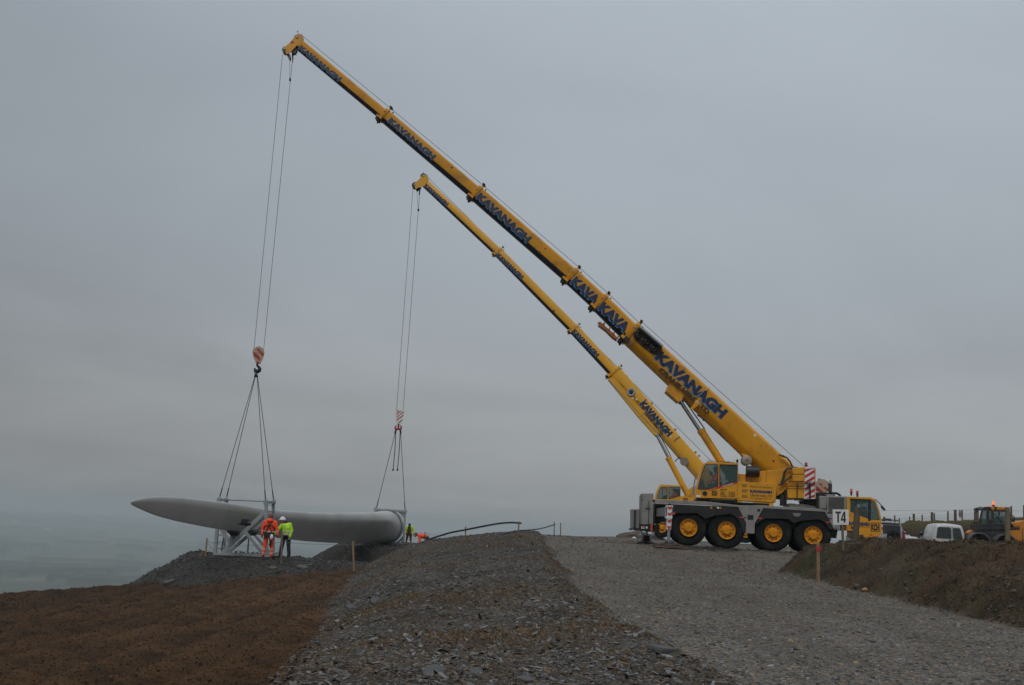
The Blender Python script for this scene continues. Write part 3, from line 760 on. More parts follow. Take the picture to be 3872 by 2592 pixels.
# ------------------------------------------------------------------ near crane
def near_crane():
    fr = Frame(W(2748, 2007, 41.9), R(-6.6), R(-0.45))
    base = Vector((fr.O.x, fr.O.y + 1, -.48))
    root = empty('mobile_crane', base, 'larger yellow mobile crane in front, four big wheels along its side and the longer boom', 'crane', 'yellow mobile cranes')
    # ---- chassis
    g = G()
    top = c1((470, 705), (1290, 745), (1660, 790)) + c2((1060, 865), (1430, 890), (1830, 910), (1960, 930), (1975, 985), (2150, 985))
    low = c2((2150, 1215), (2068, 1205), (1940, 958), (1068, 905), (950, 1125), (945, 1265), (822, 1262), (825, 1115), (715, 890)) + c1((1290, 792), (690, 768), (470, 765))
    fr.slab(g, top + low, -.02, .05)
    g.build('side_panel', M_alu, root, bevel=.01)
    g = G()
    dk = fr.loop(c1((470, 705), (1290, 745), (1660, 790)) + c2((1060, 865), (1430, 890), (1830, 910), (1830, 930), (1060, 885)) + c1((1660, 810), (1290, 765), (470, 725)), .06)
    g.prism(dk, fr.V * 2.5); g.build('deck', M_alu, root)
    g = G()
    fr.slab(g, c1((690, 772), (1290, 800), (1645, 822), (1755, 1045), (1752, 1188), (1722, 1185), (1660, 1010), (1600, 945), (1540, 912), (1320, 935), (1180, 985), (1120, 940), (1060, 900), (720, 905)), -.005, .34)
    fr.slab(g, c2((1072, 912), (1935, 964), (2060, 1205), (2000, 1205), (1930, 1100), (1850, 1062), (1620, 1080), (1500, 1120), (1420, 1060), (1110, 1048), (1050, 1075), (960, 1135)), -.005, .34)
    g.build('mudguard', M_blk, root, bevel=.01)
    g = G()
    fr.slab(g, c1((560, 770), (1660, 820)) + c2((1100, 905), (1960, 950), (2120, 1210), (2100, 1330), (1700, 1200), (1000, 1170), (200, 1130)) + c1((600, 1020), (480, 1050), (470, 770)), .46, 2.2)
    g.build('frame', M_blk, root)
    # round hole as a dark disc; pale segment paints the sky showing through
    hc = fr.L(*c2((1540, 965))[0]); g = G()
    g.cyl(fr.P(hc[0], -.012, hc[1]), fr.P(hc[0], .02, hc[1]), .19, n=28); g.build('panel_hole', M_blk, root)
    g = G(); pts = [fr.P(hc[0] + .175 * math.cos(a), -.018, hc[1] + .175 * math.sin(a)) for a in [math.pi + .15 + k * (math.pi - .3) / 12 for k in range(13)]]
    g.prism(pts, fr.V * .004); g.build('hole_sky', M_gry, root)
    g = G()
    fr.slab(g, c2((985, 915), (1025, 918), (1025, 955), (985, 952)), -.03, -.015); fr.slab(g, c2((848, 998), (930, 1003), (930, 1070), (846, 1066)), -.03, -.015)
    fr.slab(g, c2((1995, 1040), (2030, 1045), (2030, 1060), (1995, 1056)), -.03, -.021); fr.slab(g, c2((2080, 1180), (2105, 1183), (2105, 1196), (2080, 1193)), -.03, -.021)
    o = fr.pt(c2((812, 1040))[0], 0); g.cyl(o - fr.V * .03, o, .035)
    g.build('step_recess', M_blk, root)
    g = G()
    for p in ((740, 1023, 790, 1045), (1000, 1037, 1045, 1060), (1960, 1093, 2005, 1114)):
        fr.slab(g, c2((p[0], p[1]), (p[2], p[1] + 5), (p[2], p[3]), (p[0], p[3] - 4)), -.04, -.006)
    fr.slab(g, c1((720, 900), (745, 885), (762, 915), (730, 920)), -.04, -.006)
    g.build('side_marker', M_org, root)
    g = G()
    for x in (1268, 1395): fr.slab(g, c1((x - 20, 838), (x, 803), (x + 20, 838)), -.012, -.006)
    fr.slab(g, c1((1348, 812), (1374, 812), (1374, 836), (1348, 836)), -.012, -.006, 1)
    g.build('warning_sticker', [M_rim, M_wht], root)
    # ---- wheels
    ws = []
    for i, (px, py) in enumerate(((2604, 1997), (2748, 2007), (2924.5, 2017), (3075, 2025.5))):
        u, w = fr.L(px, py, .07)
        ws.append(make_wheel(fr, root, u, w, .07) if i == 0 else None)
        if i:
            u0, w0 = fr.L(2604, 1997, .07); ws[i] = copy_wheel(ws[0], fr, 0, u - u0, w - w0)
    for e in ws: copy_wheel(e, fr, 2.30)
    # ---- rear lockers
    g = G()
    fr.slab(g, cz((300, 165), (575, 165), (558, 905), (250, 905), (262, 180)), -.02, 2.4); g.build('rear_locker', M_alu, root, bevel=.02)
    g = G()
    for k in range(22):
        y = 190 + k * 32; fr.slab(g, cz((248 - k * .5, y), (292, y), (292, y + 14), (248 - k * .5, y + 14)), -.045, -.021)
    g.build('ladder_rungs', M_alu, root)
    g = G()
    fr.slab(g, cz((30, 540), (240, 542), (232, 1000), (38, 998)), .05, 2.3); g.build('tail_locker', M_gry, root, bevel=.015)
    g = G()
    fr.slab(g, cz((100, 565), (172, 570), (160, 985), (86, 980)), .03, .048); fr.slab(g, cz((455, 340), (472, 340), (462, 900), (446, 900)), -.035, -.021)
    fr.slab(g, cz((385, 508), (495, 520), (490, 540), (385, 530)), -.05, -.021); fr.slab(g, cz((290, 300), (310, 300), (310, 345), (290, 345)), -.05, -.021)
    fr.slab(g, cz((550, 310), (590, 315), (590, 360), (550, 355)), -.05, -.0)
    fr.slab(g, cz((560, 400), (612, 410), (600, 900), (556, 900)), .0, .4)
    g.build('locker_trim', M_blk, root)
    g = G(); fr.slab(g, cz((104, 585), (110, 585), (96, 965), (90, 965)), .024, .03); fr.slab(g, cz((160, 585), (166, 585), (156, 970), (150, 970)), .024, .03); g.build('trim_strip', M_galv, root)
    g = G()
    fr.slab(g, cz((245, 880), (500, 885), (500, 1040), (300, 1060), (150, 1050), (45, 1000), (240, 1000)), .0, 2.3)
    g.tube([fr.pt(p, .1) for p in cz((60, 1020), (20, 1030), (0, 1000), (5, 990))], .03)
    g.build('rear_bumper', M_blk, root)
    g = G(); fr.slab(g, cz((502, 905), (548, 908), (546, 1058), (500, 1055)), -.06, -.0); g.build('tail_lamp', M_org, root)
    g = G(); fr.slab(g, cz((282, 950), (358, 950), (352, 1002), (282, 1002)), -.03, -.002); fr.slab(g, cz((390, 950), (430, 955), (430, 1000), (388, 1000)), -.03, -.002)
    fr.slab(g, cz((296, 950), (322, 962), (350, 950), (350, 975), (322, 995), (296, 975)), -.036, -.031, 1); g.build('reflector_board', [M_wht, M_red], root)
    # ---- outriggers
    def outrigger(px, Yp, zb, top_px, striped):
        pass
    fo = Frame(W(2530, 2060, 39.3), 0)
    e = part_empty('outrigger', root, fo.O)
    g = G(); zc = fo.L(*cz((955, 600))[0])
    a = fo.P(zc[0], .12, zc[1]); b = fr.P(fr.L(2530, 1950, 1.0)[0], 1.6, fr.L(2530, 1950, 1.0)[1]); g.beam(a, Vector((a.x + .1, 42.5, a.z)), .3, .34); g.build('beam', M_gry, e)
    g = G(); fo.slab(g, cz((905, 452), (1010, 452), (990, 1020), (890, 1018)), -.10, .14); fo.slab(g, cz((886, 450), (1030, 450), (1028, 495), (884, 490)), -.12, .16); fo.slab(g, cz((875, 700), (1020, 702), (1015, 765), (870, 758)), -.12, .16)
    g.build('leg', M_wht, e)
    g = G()
    for y in (470, 620, 785, 935):
        x = 960 - (y - 470) * .035
        fo.slab(g, cz((x - 45, y - 12), (x, y + 20), (x + 45, y - 12), (x + 42, y + 42), (x, y + 80), (x - 42, y + 42)), -.126, -.121)
    g.build('chevron', M_red, e)
    g = G(); fo.slab(g, cz((855, 490), (875, 490), (860, 745), (842, 745)), .0, .1); g.build('side_bracket', M_galv, e)
    g = G(); g.cyl(fo.pt(cz((935, 1015))[0]), fo.pt(cz((930, 1305))[0]), .062, n=16); g.build('jack_rod', M_chr, e)
    g = G(); cpt = fo.pt(cz((945, 1400))[0]); g.lathe(cpt, (0, 0, 1), [(.0, .02), (.0, .40), (.05, .38), (.10, .20), (.16, .17)], 20)
    fo.slab(g, cz((860, 1320), (1040, 1325), (1038, 1375), (862, 1372)), -.15, .15); g.build('foot', M_blk, e)
    g = G(); g.box(cpt + Vector((0, 0, -.03)), (1.22, 1.0, .055)); g.build('ground_plate', M_rust, e)
    g = G(); g.box(fo.pt(cz((1450, 1445))[0]) + Vector((.6, .1, -.02)), (2.6, .35, .05)); g.build('timber_mat', mat('wet_timber', (.035, .03, .025), .7, noise=.3), e)
    f2 = Frame(W(2445, 2050, 44.6), 0)
    e = part_empty('outrigger', root, f2.O)
    g = G(); g.cyl(f2.pt(cz((408, 1010))[0]), f2.pt(cz((408, 1240))[0]), .058, n=16); g.build('jack_rod', M_chr, e)
    g = G(); cpt = f2.pt(cz((395, 1355))[0]); g.lathe(cpt, (0, 0, 1), [(.0, .02), (.0, .46), (.05, .42), (.12, .24), (.26, .16)], 20); g.cyl(cpt + Vector((0, 0, .2)), cpt + Vector((0, 0, .36)), .15); g.build('foot', M_blk, e)
    g = G(); g.box(cpt + Vector((0, 0, -.03)), (1.95, 1.2, .05)); g.build('ground_plate', M_rust, e)
    g = G(); g.beam(f2.pt(cz((408, 990))[0]), f2.pt(cz((408, 990))[0]) + Vector((.1, -2.2, 0)), .26, .3); g.build('beam', M_blk, e)
    # ---- front: lockers, cooler, cab
    g = G(); fr.slab(g, c3((780, 690), (882, 695), (880, 885), (780, 880)), .0, 1.0); fr.slab(g, c3((885, 665), (1000, 670), (1000, 690), (885, 690)), .2, 1.6)
    g.cyl(fr.pt(c3((828, 885))[0], .3), fr.pt(c3((825, 920))[0], .3), .07); g.build('locker', M_alu, root, bevel=.02)
    g = G(); fr.slab(g, c3((885, 690), (1182, 697), (1180, 945), (885, 940)), .0, 2.4); g.build('engine_housing', M_alu, root, bevel=.02)
    g = G()
    fr.slab(g, c3((915, 710), (1145, 715), (1143, 930), (915, 928)), -.012, -.002)
    g.build('grille_panel', M_blk, root)
    g = G()
    for k in range(15):
        y = 716 + k * 14.6; fr.slab(g, c3((918, y), (1142, y + 3), (1142, y + 9), (918, y + 6)), -.035, -.014)
    g.build('grille_slats', M_gry, root)
    g = G(); fr.slab(g, c3((730, 690), (780, 690), (790, 900), (870, 940), (760, 930), (720, 880)), .3, 2.2); fr.slab(g, c3((780, 640), (1005, 640), (1010, 690), (780, 690)), .5, 1.8)
    g.tube([fr.pt(p, .6) for p in c3((960, 650), (1030, 650), (1070, 670), (1090, 695))], .05)
    g.build('engine_top', M_blk, root)
    g = G(); g.cyl(fr.pt(c3((937, 640))[0], .5), fr.pt(c3((940, 510))[0], .5), .075); g.cyl(fr.pt(c3((940, 510))[0], .5), fr.pt(c3((938, 460))[0], .5), .062, .045, m=1); g.build('exhaust_stack', [mat('exhaust_brown', (.05, .03, .03), .6), M_galv], root)
    g = G(); fr.slab(g, c3((330, 800), (420, 805), (480, 825), (520, 805), (600, 815), (690, 840), (740, 850), (740, 905), (330, 865)), .35, 2.0); g.build('deck_box', M_gry, root, bevel=.02)
    # cab
    outl = c3((1185, 700), (1540, 712), (1590, 735), (1625, 790), (1665, 900), (1692, 1000), (1702, 1240), (1690, 1275), (1450, 1340), (1370, 1300), (1365, 1210), (1182, 1205))
    w1 = c3((1235, 735), (1320, 738), (1320, 962), (1235, 928)); w2 = c3((1330, 740), (1515, 750), (1512, 1035), (1330, 968)); w3 = c3((1545, 752), (1588, 768), (1640, 900), (1676, 1048), (1538, 1048))
    g = G(); fr.slab(g, outl, -.01, .06, 0, [w1, w2, w3]); fr.slab(g, outl, 2.34, 2.41, 0, [w1, w2, w3])
    top_ = c3((1185, 700), (1540, 712), (1590, 735), (1595, 755), (1545, 735), (1185, 722)); fr.slab(g, top_, .06, 2.34)
    fr.slab(g, c3((1182, 1000), (1230, 1000), (1230, 1205), (1182, 1205)), .06, 2.34)
    fr.slab(g, c3((1185, 722), (1205, 722), (1205, 1000), (1185, 1000)), .06, 2.34)
    fr.slab(g, c3((1400, 1060), (1694, 1060), (1702, 1240), (1690, 1275), (1450, 1338), (1370, 1300), (1370, 1205), (1230, 1205), (1230, 1150)), .06, 2.34)
    cab = g.build('driving_cab', M_yel, root, bevel=.012)
    g = G()
    for w in (w1, w2, w3): fr.slab(g, w, .01, .02); fr.slab(g, w, 2.37, 2.38)
    fr.slab(g, c3((1596, 750), (1602, 748), (1690, 1050), (1682, 1052)), .07, 2.33)
    g.build('window_glass', M_glass, cab)
    g = G(); fr.slab(g, c3((1505, 740), (1540, 745), (1535, 1060), (1500, 1060)), -.02, .05); fr.slab(g, c3((1228, 728), (1520, 740), (1520, 752), (1228, 740)), -.018, -.011); fr.slab(g, c3((1318, 740), (1332, 740), (1332, 965), (1318, 962)), -.018, .03)
    fr.slab(g, c3((1535, 740), (1545, 742), (1538, 1055), (1530, 1055)), -.018, -.011)
    fr.slab(g, c3((1240, 740), (1320, 740), (1320, 950), (1240, 925)), 1.2, 1.3); fr.slab(g, c3((1330, 740), (1500, 748), (1480, 800), (1330, 790)), .2, 2.3); fr.slab(g, c3((1400, 850), (1480, 850), (1500, 1060), (1400, 1060)), .6, 1.1); g.tube([fr.pt(p, .8) for p in c3((1385, 800), (1420, 890), (1445, 1000))], .03)  # dark panels added inside the cab so its windows look dim
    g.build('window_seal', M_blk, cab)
    g = G(); fr.slab(g, c3((1700, 1110), (1716, 1110), (1712, 1250), (1696, 1250)), .0, .3); fr.slab(g, c3((1699, 1160), (1717, 1145), (1716, 1180), (1699, 1200)), -.01, -.001, 1); g.build('hazard_strip', [M_wht, M_red], cab)
    g = G(); g.tube([fr.pt(p, -.1) for p in c3((1600, 740), (1660, 790), (1710, 845))], .018); fr.slab(g, c3((1696, 840), (1716, 838), (1755, 885), (1760, 905), (1740, 905), (1705, 870)), -.22, -.08); g.build('mirror', M_blk, cab)
    for p in ((1250, 640), (1340, 668)):
        g = G(); a = fr.pt(c3((p[0], p[1] + 45))[0], .5); g.cyl(a, a + fr.Z * .12, .04, m=1); g.cyl(a + fr.Z * .12, a + fr.Z * .15, .06, m=1); g.cyl(a + fr.Z * .15, a + fr.Z * .28, .052, .045, m=0); g.build('beacon', [M_org if p[0] == 1250 else M_bred, M_blk], cab)
    g = G(); fr.slab(g, c3((1370, 1270), (1430, 1265), (1440, 1325), (1375, 1300)), -.02, -.011); fr.slab(g, c3((1245, 1150), (1290, 1150), (1290, 1180), (1245, 1175)), -.02, -.011); fr.slab(g, c3((1520, 1262), (1562, 1260), (1562, 1276), (1520, 1278)), -.02, -.011, 1); g.build('step_opening', [M_blk, M_red], cab)
    up = fr.Z; nn = -fr.V; P0 = lambda p: fr.pt(c3(p)[0], -.012)
    text('KAVANAGH', P0((1235, 1092)), P0((1502, 1105)), .135, up, nn, [M_txt, M_blu], cab, lift=.003)
    text('CRANE HIRE LTD', P0((1225, 1128)), P0((1508, 1145)), .095, up, nn, [M_tdk], cab, shadow=False, lift=.003, bold=.01)
    def logo(par, corners, conv, v):
        g = G(); (x0, y0, x1, y1) = corners; t = (x1 - x0) * .05
        for poly in (((x0, y0), (x1, y0), (x1, y0 + t), (x0, y0 + t)), ((x0, y1 - t), (x1, y1 - t), (x1, y1), (x0, y1)), ((x0, y0), (x0 + t, y0), (x0 + t, y1), (x0, y1)), ((x1 - t, y0), (x1, y0), (x1, y1), (x1 - t, y1))):
            fr.slab(g, conv(*poly), v - .006, v - .002)
        g.build('logo_border', M_tdk, par)
        w = x1 - x0; h = y1 - y0
        a = fr.pt(conv((x0 + w * .22, y0 + h * .5))[0], v); b = fr.pt(conv((x0 + w * .78, y0 + h * .52))[0], v)
        text('KCH', a, b, (a - b).length * 1.35, up, nn, [M_blk], par, shadow=False, lift=.003, bold=.06)
    logo(cab, (1538, 1090, 1670, 1220), c3, -.012)
    # ---- superstructure
    vs = .12
    g = G(); fr.slab(g, c1((1070, 690), (1290, 695), (1370, 700), (1620, 705), (1640, 745), (2090, 765), (2080, 790), (1350, 745), (1280, 715), (1060, 708)), vs + .06, 2.2)
    fr.slab(g, c2((300, 800), (1100, 840), (1100, 865), (300, 825)), .5, 2.1); g.tube([fr.pt(p, .05) for p in c1((1245, 765), (1255, 735), (1290, 715), (1400, 718), (1610, 722))], .05)
    g.cyl(fr.pt(c2((1110, 850))[0], .4), fr.pt(c2((1108, 872))[0], .4), .12, m=0)
    g.build('turntable', M_blk, root)
    outl = c1((1045, 685), (1050, 590), (1062, 500), (1085, 400), (1120, 290), (1150, 225), (1180, 190), (1230, 175), (1640, 192), (1640, 455), (1632, 695))
    w1 = c1((1080, 560), (1100, 460), (1140, 320), (1175, 235), (1200, 212), (1362, 214), (1362, 517), (1205, 563)); w2 = c1((1386, 214), (1630, 220), (1628, 455), (1384, 510))
    g = G(); fr.slab(g, outl, vs, vs + .05, 0, [w1, w2]); fr.slab(g, outl, vs + .9, vs + .95, 0, [w1, w2])
    fr.slab(g, c1((1180, 190), (1230, 175), (1640, 192), (1640, 208), (1235, 190), (1190, 200)), vs + .05, vs + .9)
    fr.slab(g, c1((1045, 685), (1050, 590), (1066, 500), (1080, 570), (1200, 580), (1380, 530), (1620, 470), (1632, 690)), vs + .05, vs + .9)
    fr.slab(g, c1((1622, 208), (1640, 208), (1640, 460), (1622, 460)), vs + .05, vs + .25); fr.slab(g, c1((1622, 208), (1640, 208), (1640, 460), (1622, 460)), vs + .7, vs + .9)
    opc = g.build('operator_cab', M_yel, root, bevel=.012)
    g = G()
    for w in (w1, w2): fr.slab(g, w, vs + .015, vs + .022); fr.slab(g, w, vs + .925, vs + .932)
    fr.slab(g, c1((1066, 500), (1088, 400), (1123, 290), (1153, 225), (1160, 228), (1130, 290), (1095, 400), (1074, 500)), vs + .05, vs + .9)
    g.build('window_glass', M_glass, opc)
    g = G()
    for w in (w1, w2):
        lp = fr.loop(w, vs - .004); n = len(lp)
        for i in range(n): g.beam(lp[i], lp[(i + 1) % n], .02, .022)
    g.build('window_seal', M_blk, opc)
    g = G(); fr.slab(g, c1((1480, 300), (1600, 300), (1615, 470), (1480, 480)), vs + .35, vs + .8); fr.slab(g, c1((1300, 470), (1420, 450), (1420, 500), (1290, 520)), vs + .3, vs + .8)
    fr.slab(g, c1((1105, 500), (1140, 410), (1170, 500), (1190, 560), (1100, 560)), vs + .3, vs + .7)
    fr.slab(g, c1((1440, 222), (1622, 226), (1622, 452), (1500, 480), (1470, 330), (1430, 290)), vs + .82, vs + .9)  # added dark back panel, stands in for the gloom behind the rear window
    g.build('seat', M_cabdark, opc)
    g = G(); fr.slab(g, c1((1085, 560), (1150, 540), (1362, 500), (1362, 517), (1205, 563)), vs + .1, vs + .85); fr.slab(g, c1((1240, 300), (1290, 330), (1290, 380), (1250, 360)), vs + .5, vs + .6); g.build('console', M_cabdark, opc)
    g = G(); fr.slab(g, c1((1402, 425), (1505, 430), (1500, 465), (1402, 460)), vs + .06, vs + .075); g.build('paper_sheet', mat('paper', (.55, .62, .62), .7), opc)
    g = G(); fr.slab(g, c1((1245, 578), (1640, 455), (1640, 472), (1255, 582)), vs - .006, vs - .002)
    for k in range(5):
        x = 1222 + k * 26; y = 582 - k * 7.5; fr.slab(g, c1((x, y - 22), (x + 14, y - 25), (x + 8, y - 2), (x - 4, y)), vs - .006, vs - .002)
    fr.slab(g, c1((1340, 530), (1640, 455), (1640, 477), (1345, 555)), vs - .0065, vs - .002)
    g.build('red_stripe', M_red, opc)
    a = fr.pt(c1((1435, 520))[0], vs - .01); b = fr.pt(c1((1570, 482))[0], vs - .01); text('CHALLENGER', a, b, .055, up, nn, [M_wht], opc, shadow=False, lift=.002, bold=.01)
    g = G(); o = fr.pt(c1((1177, 625))[0], vs); g.lathe(o, -fr.V, [(0, .10), (.012, .10), (.014, .085), (.004, .07), (.004, .002)], 24); g.build('round_vent', M_blk, opc)
    g = G(); fr.slab(g, c1((1053, 645), (1118, 648), (1116, 675), (1053, 672)), vs - .008, vs - .002); g.build('number_plate', M_wht, opc)
    g = G(); g.tube([fr.pt(p, vs + .2) for p in c1((1205, 175), (1230, 162), (1400, 170), (1600, 185))], .012); fr.slab(g, c1((1470, 172), (1530, 172), (1540, 182), (1460, 180)), vs + .2, vs + .6); g.tube([fr.pt(p, vs - .02) for p in c1((1643, 190), (1643, 330), (1640, 450))], .014, m=1); g.build('roof_rail', [M_blk, M_galv], opc)
    g = G(); o = fr.pt(c1((1634, 186))[0], vs + .1); g.cyl(o, o + fr.Z * .06, .05); g.ball(o + fr.Z * .09, .05); g.build('roof_lamp', M_blk, opc)
    g = G(); g.tube([fr.pt(p, vs) for p in c1((1040, 400), (1025, 470), (1018, 520))], .014); g.tube([fr.pt(p, vs) for p in c1((1060, 380), (1040, 450), (1030, 560))], .014, m=1); g.build('wiper_arm', [M_blk, M_galv], opc)
    logo(opc, (1275, 582, 1350, 655), c1, vs - .002)
    T = lambda s, a, b, cap, par, bold=.015: text(s, fr.pt(c1(a)[0], vs), fr.pt(c1(b)[0], vs), cap, up, nn, [M_tdk], par, shadow=False, lift=.003, bold=bold)
    T('DEPOTS:', (1402, 566), (1478, 572), .06, opc, .03)
    for s, n_, y in (('Dublin', '01 1234567', 598), ('Carlow', '059 765432', 618), ('Midleton', '021 345678', 638), ('Newmarket', '061 987654', 660)):
        T(s, (1402, y), (1402 + 8.5 * len(s), y + 4), .052, opc); 
    for y in (598, 618, 638, 660):
        T('00 000000', (1520, y + 4), (1600, y + 8), .045, opc)
    # engine cover with logo panel
    g = G(); fr.slab(g, c1((1642, 455), (2190, 485), (2178, 752), (1632, 722)), vs - .03, vs + .8); ec = g.build('engine_cover', M_yel, root, bevel=.015)
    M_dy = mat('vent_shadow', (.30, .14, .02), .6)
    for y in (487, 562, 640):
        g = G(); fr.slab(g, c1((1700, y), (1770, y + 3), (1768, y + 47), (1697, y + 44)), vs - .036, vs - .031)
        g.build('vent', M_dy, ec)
    g = G()
    for x, y in ((1660, 490), (1655, 690), (2150, 718), (2135, 738), (1910, 497), (2060, 505), (1905, 705), (1960, 710), (1778, 575), (1778, 675), (1855, 630)):
        o = fr.pt(c1((x, y))[0], vs - .03); g.cyl(o, o - fr.V * .012, .018, n=8)
    g.build('rivet', M_blk, ec)
    text('KAVANAGH', fr.pt(c1((1835, 590))[0], vs - .03), fr.pt(c1((2105, 605))[0], vs - .03), .125, up, nn, [M_txt, M_blu], ec, lift=.003)
    text('Heavy Lift Specialists', fr.pt(c1((1820, 522))[0], vs - .03), fr.pt(c1((2130, 540))[0], vs - .03), .085, up, nn, [M_tdk], ec, shadow=False, lift=.003, bold=.0, shear=.5)
    text('CRANE HIRE LTD', fr.pt(c1((1828, 648))[0], vs - .03), fr.pt(c1((2110, 665))[0], vs - .03), .09, up, nn, [M_tdk], ec, shadow=False, lift=.003, bold=.015)
    text('www.kavanaghcranehire.com', fr.pt(c1((1820, 682))[0], vs - .03), fr.pt(c1((2115, 698))[0], vs - .03), .045, up, nn, [M_tdk], ec, shadow=False, lift=.003, bold=.0)
    # slewing frame
    g = G()
    pl = c2((715, 418), (820, 425), (960, 395), (1040, 382), (1370, 350), (1480, 345), (1485, 560), (1410, 640), (1255, 740), (1250, 560), (715, 545))
    fr.slab(g, pl, .55, .66); fr.slab(g, pl, 1.85, 1.96); fr.slab(g, c2((1250, 400), (1480, 400), (1480, 560), (1250, 740)), .66, 1.85)
    sf = g.build('slewing_frame', M_yel, root, bevel=.015)
    g = G(); fr.slab(g, c2((1110, 385), (1118, 385), (1112, 540), (1104, 540)), .53, .549); g.build('weld_seam', M_dy, sf)
    g = G(); fr.slab(g, c2((1268, 725), (1320, 690), (1330, 775), (1270, 775)), .8, 1.4); g.build('slew_bracket', M_rust, root)
    g = G(); fr.slab(g, c2((1320, 710), (1355, 712), (1350, 775), (1362, 800), (1350, 870), (1315, 870)), .3, .6); fr.slab(g, c2((1375, 640), (1405, 640), (1400, 870), (1370, 860)), .3, .6); g.build('counterweight_post', M_blk, root)
    # counterweight
    g = G(); ys = [318, 430, 528, 632, 768]
    for k in range(4):
        x0 = 1482 if k < 2 else 1412
        fr.slab(g, c2((x0, ys[k] + 3 + (18 if k == 0 else 0)), (1650, ys[k] + 3), (1650, ys[k + 1] - 2), (x0, ys[k + 1] - 2)), .12, 2.45)
    cw = g.build('counterweight', M_yel, root, bevel=.03)
    g = G(); fr.slab(g, c2((1655, 322), (1792, 330), (1808, 345), (1810, 772), (1645, 775)), .10, 2.47); sp = g.build('hazard_panel', M_wht, root)
    g = G()
    for k in range(6):
        y = 395 + k * 88 - 60
        a = [(1655, max(y + 22, 324)), (1655, max(y + 22, 324)), (1792, y - 60), (1806, y - 60), (1806, y - 28), (1652, y + 62)]
        pts = [(1654, y + 20), (1800, y - 68), (1800, y - 28), (1654, y + 60)]
        pts = [(x, min(max(yy, 326 if x < 1700 else 332), 770)) for x, yy in pts]
        if abs(pts[0][1] - pts[3][1]) > 4 or abs(pts[1][1] - pts[2][1]) > 4:
            fr.slab(g, c2(*pts), .090, .099)
    g.build('hazard_stripe', M_red, sp)
    g = G(); fr.slab(g, c2((1792, 335), (1806, 345), (1806, 760), (1796, 760)), .06, .099); g.build('reflective_edge', mat('reflect_orange', (.55, .22, .12), .5), sp)
    g = G()
    for a, b in (((1415, 545), (1800, 560)), ((1415, 600), (1640, 603)), ((1410, 530), (1800, 538)), ((1620, 632), (1700, 636))): g.tube([fr.pt(c2(a)[0], .03), fr.pt(c2(b)[0], .03)], .014)
    for a, b in (((1548, 545), (1545, 765)), ((1725, 545), (1728, 770)), ((1700, 560), (1700, 636))): g.tube([fr.pt(c2(a)[0], .03), fr.pt(c2(b)[0], .03)], .022 if a[0] != 1725 else .035)
    g.build('guard_rail', M_blk, cw)
    g = G(); fr.slab(g, c2((1650, 790), (1830, 790), (1830, 835), (1780, 855), (1700, 850), (1665, 825)), .5, 2.0); g.build('winch_support', M_blk, root)
    g = G(); o = fr.pt(c2((1672, 318))[0], .5); g.cyl(o, o + fr.Z * .05, .07, m=1); g.cyl(o + fr.Z * .05, o + fr.Z * .13, .06); g.ball(o + fr.Z * .13, .06); g.build('beacon', [M_bred, M_blk], root)
    # winch drum, black tank, hoses
    g = G(); o = fr.pt(c2((832, 230))[0], .9); g.lathe(o - fr.V * .12, fr.V, [(0, .002), (0, .20), (.01, .215), (.04, .215), (.06, .18), (.45, .18), (.47, .215), (.50, .215), (.5, .002)], 30)
    fr.slab(g, c2((760, 140), (800, 130), (905, 200), (910, 265), (880, 275), (800, 190)), .85, 1.4, 1); g.cyl(o - fr.V * .15, o - fr.V * .11, .03, m=2); g.build('winch', [mat('worn_drum', (.30, .25, .21), .5, metal=.3), M_yel, M_blk], root)
    g = G(); a = fr.pt(c2((828, 385))[0], .4); b = fr.pt(c2((1008, 390))[0], .4); g.cyl(a, b, .235, n=24); fr.slab(g, c2((828, 425), (1005, 430), (1005, 455), (975, 460), (975, 440), (840, 440)), .3, .6); g.build('black_tank', M_rub, root)
    g = G()
    for pts, v, r_ in (((( 825, 400), (822, 460), (830, 520)), .3, .02), (((850, 500), (870, 480), (895, 492), (905, 530)), .2, .01), (((1290, 150), (1340, 170), (1400, 190), (1450, 250), (1480, 325)), .75, .035), (((1300, 165), (1350, 160), (1410, 205)), .7, .02), (((1540, 335), (1470, 335), (1400, 350), (1365, 400), (1350, 480), (1320, 555)), .42, .045), (((1480, 430), (1440, 475), (1385, 510), (1330, 555), (1290, 575)), .40, .045), (((1280, 575), (1310, 570), (1350, 530)), .38, .03)):
        g.tube([fr.pt(p, v) for p in c2(*pts)], r_, 8)
    fr.slab(g, c2((1475, 325), (1560, 325), (1550, 350), (1490, 375), (1470, 360)), .40, .6); g.build('hydraulic_hose', M_rub, root)
    # ---- boom
    pts = [(2960, 1801), (2380, 1259), (2263, 1143), (2155, 1043), (1797, 731), (1450, 436), (1133, 172)]
    pr = lambda p: (p[0] - 2968) / (1133 - 2968)
    Ys = [43.0 + .6 * pr(p) for p in pts]; Ys[0] = 43.0
    hs = [(1.17, 1.02), .84, .76, .70, .60, .50]
    P, S = boom(root, pts, Ys, hs, M_yel, 1)
    # heel of the boom
    g = G(); s0 = S[0]; d, up_, nr = s0['d'], s0['up'], s0['near']
    pc = fr.pt(c2((1212, 240))[0], .9); g.cyl(on_sec(s0, c2((1212, 240))[0]) , on_sec(s0, c2((1212, 240))[0]) + nr * .012, .045, m=1); g.build('pivot_hole', [M_yel, M_blk], s0['ob'])
    # lift cylinder bracket
    g = G(); q = [on_sec(s0, p) for p in cb((340, 800), (315, 860), (440, 970), (500, 905), (480, 880), (370, 780))]; g.prism([p_ - nr * .12 for p_ in q], -nr * (1.4 * s0['hw'])); g.build('cylinder_bracket', M_yel, s0['ob'], bevel=.01)
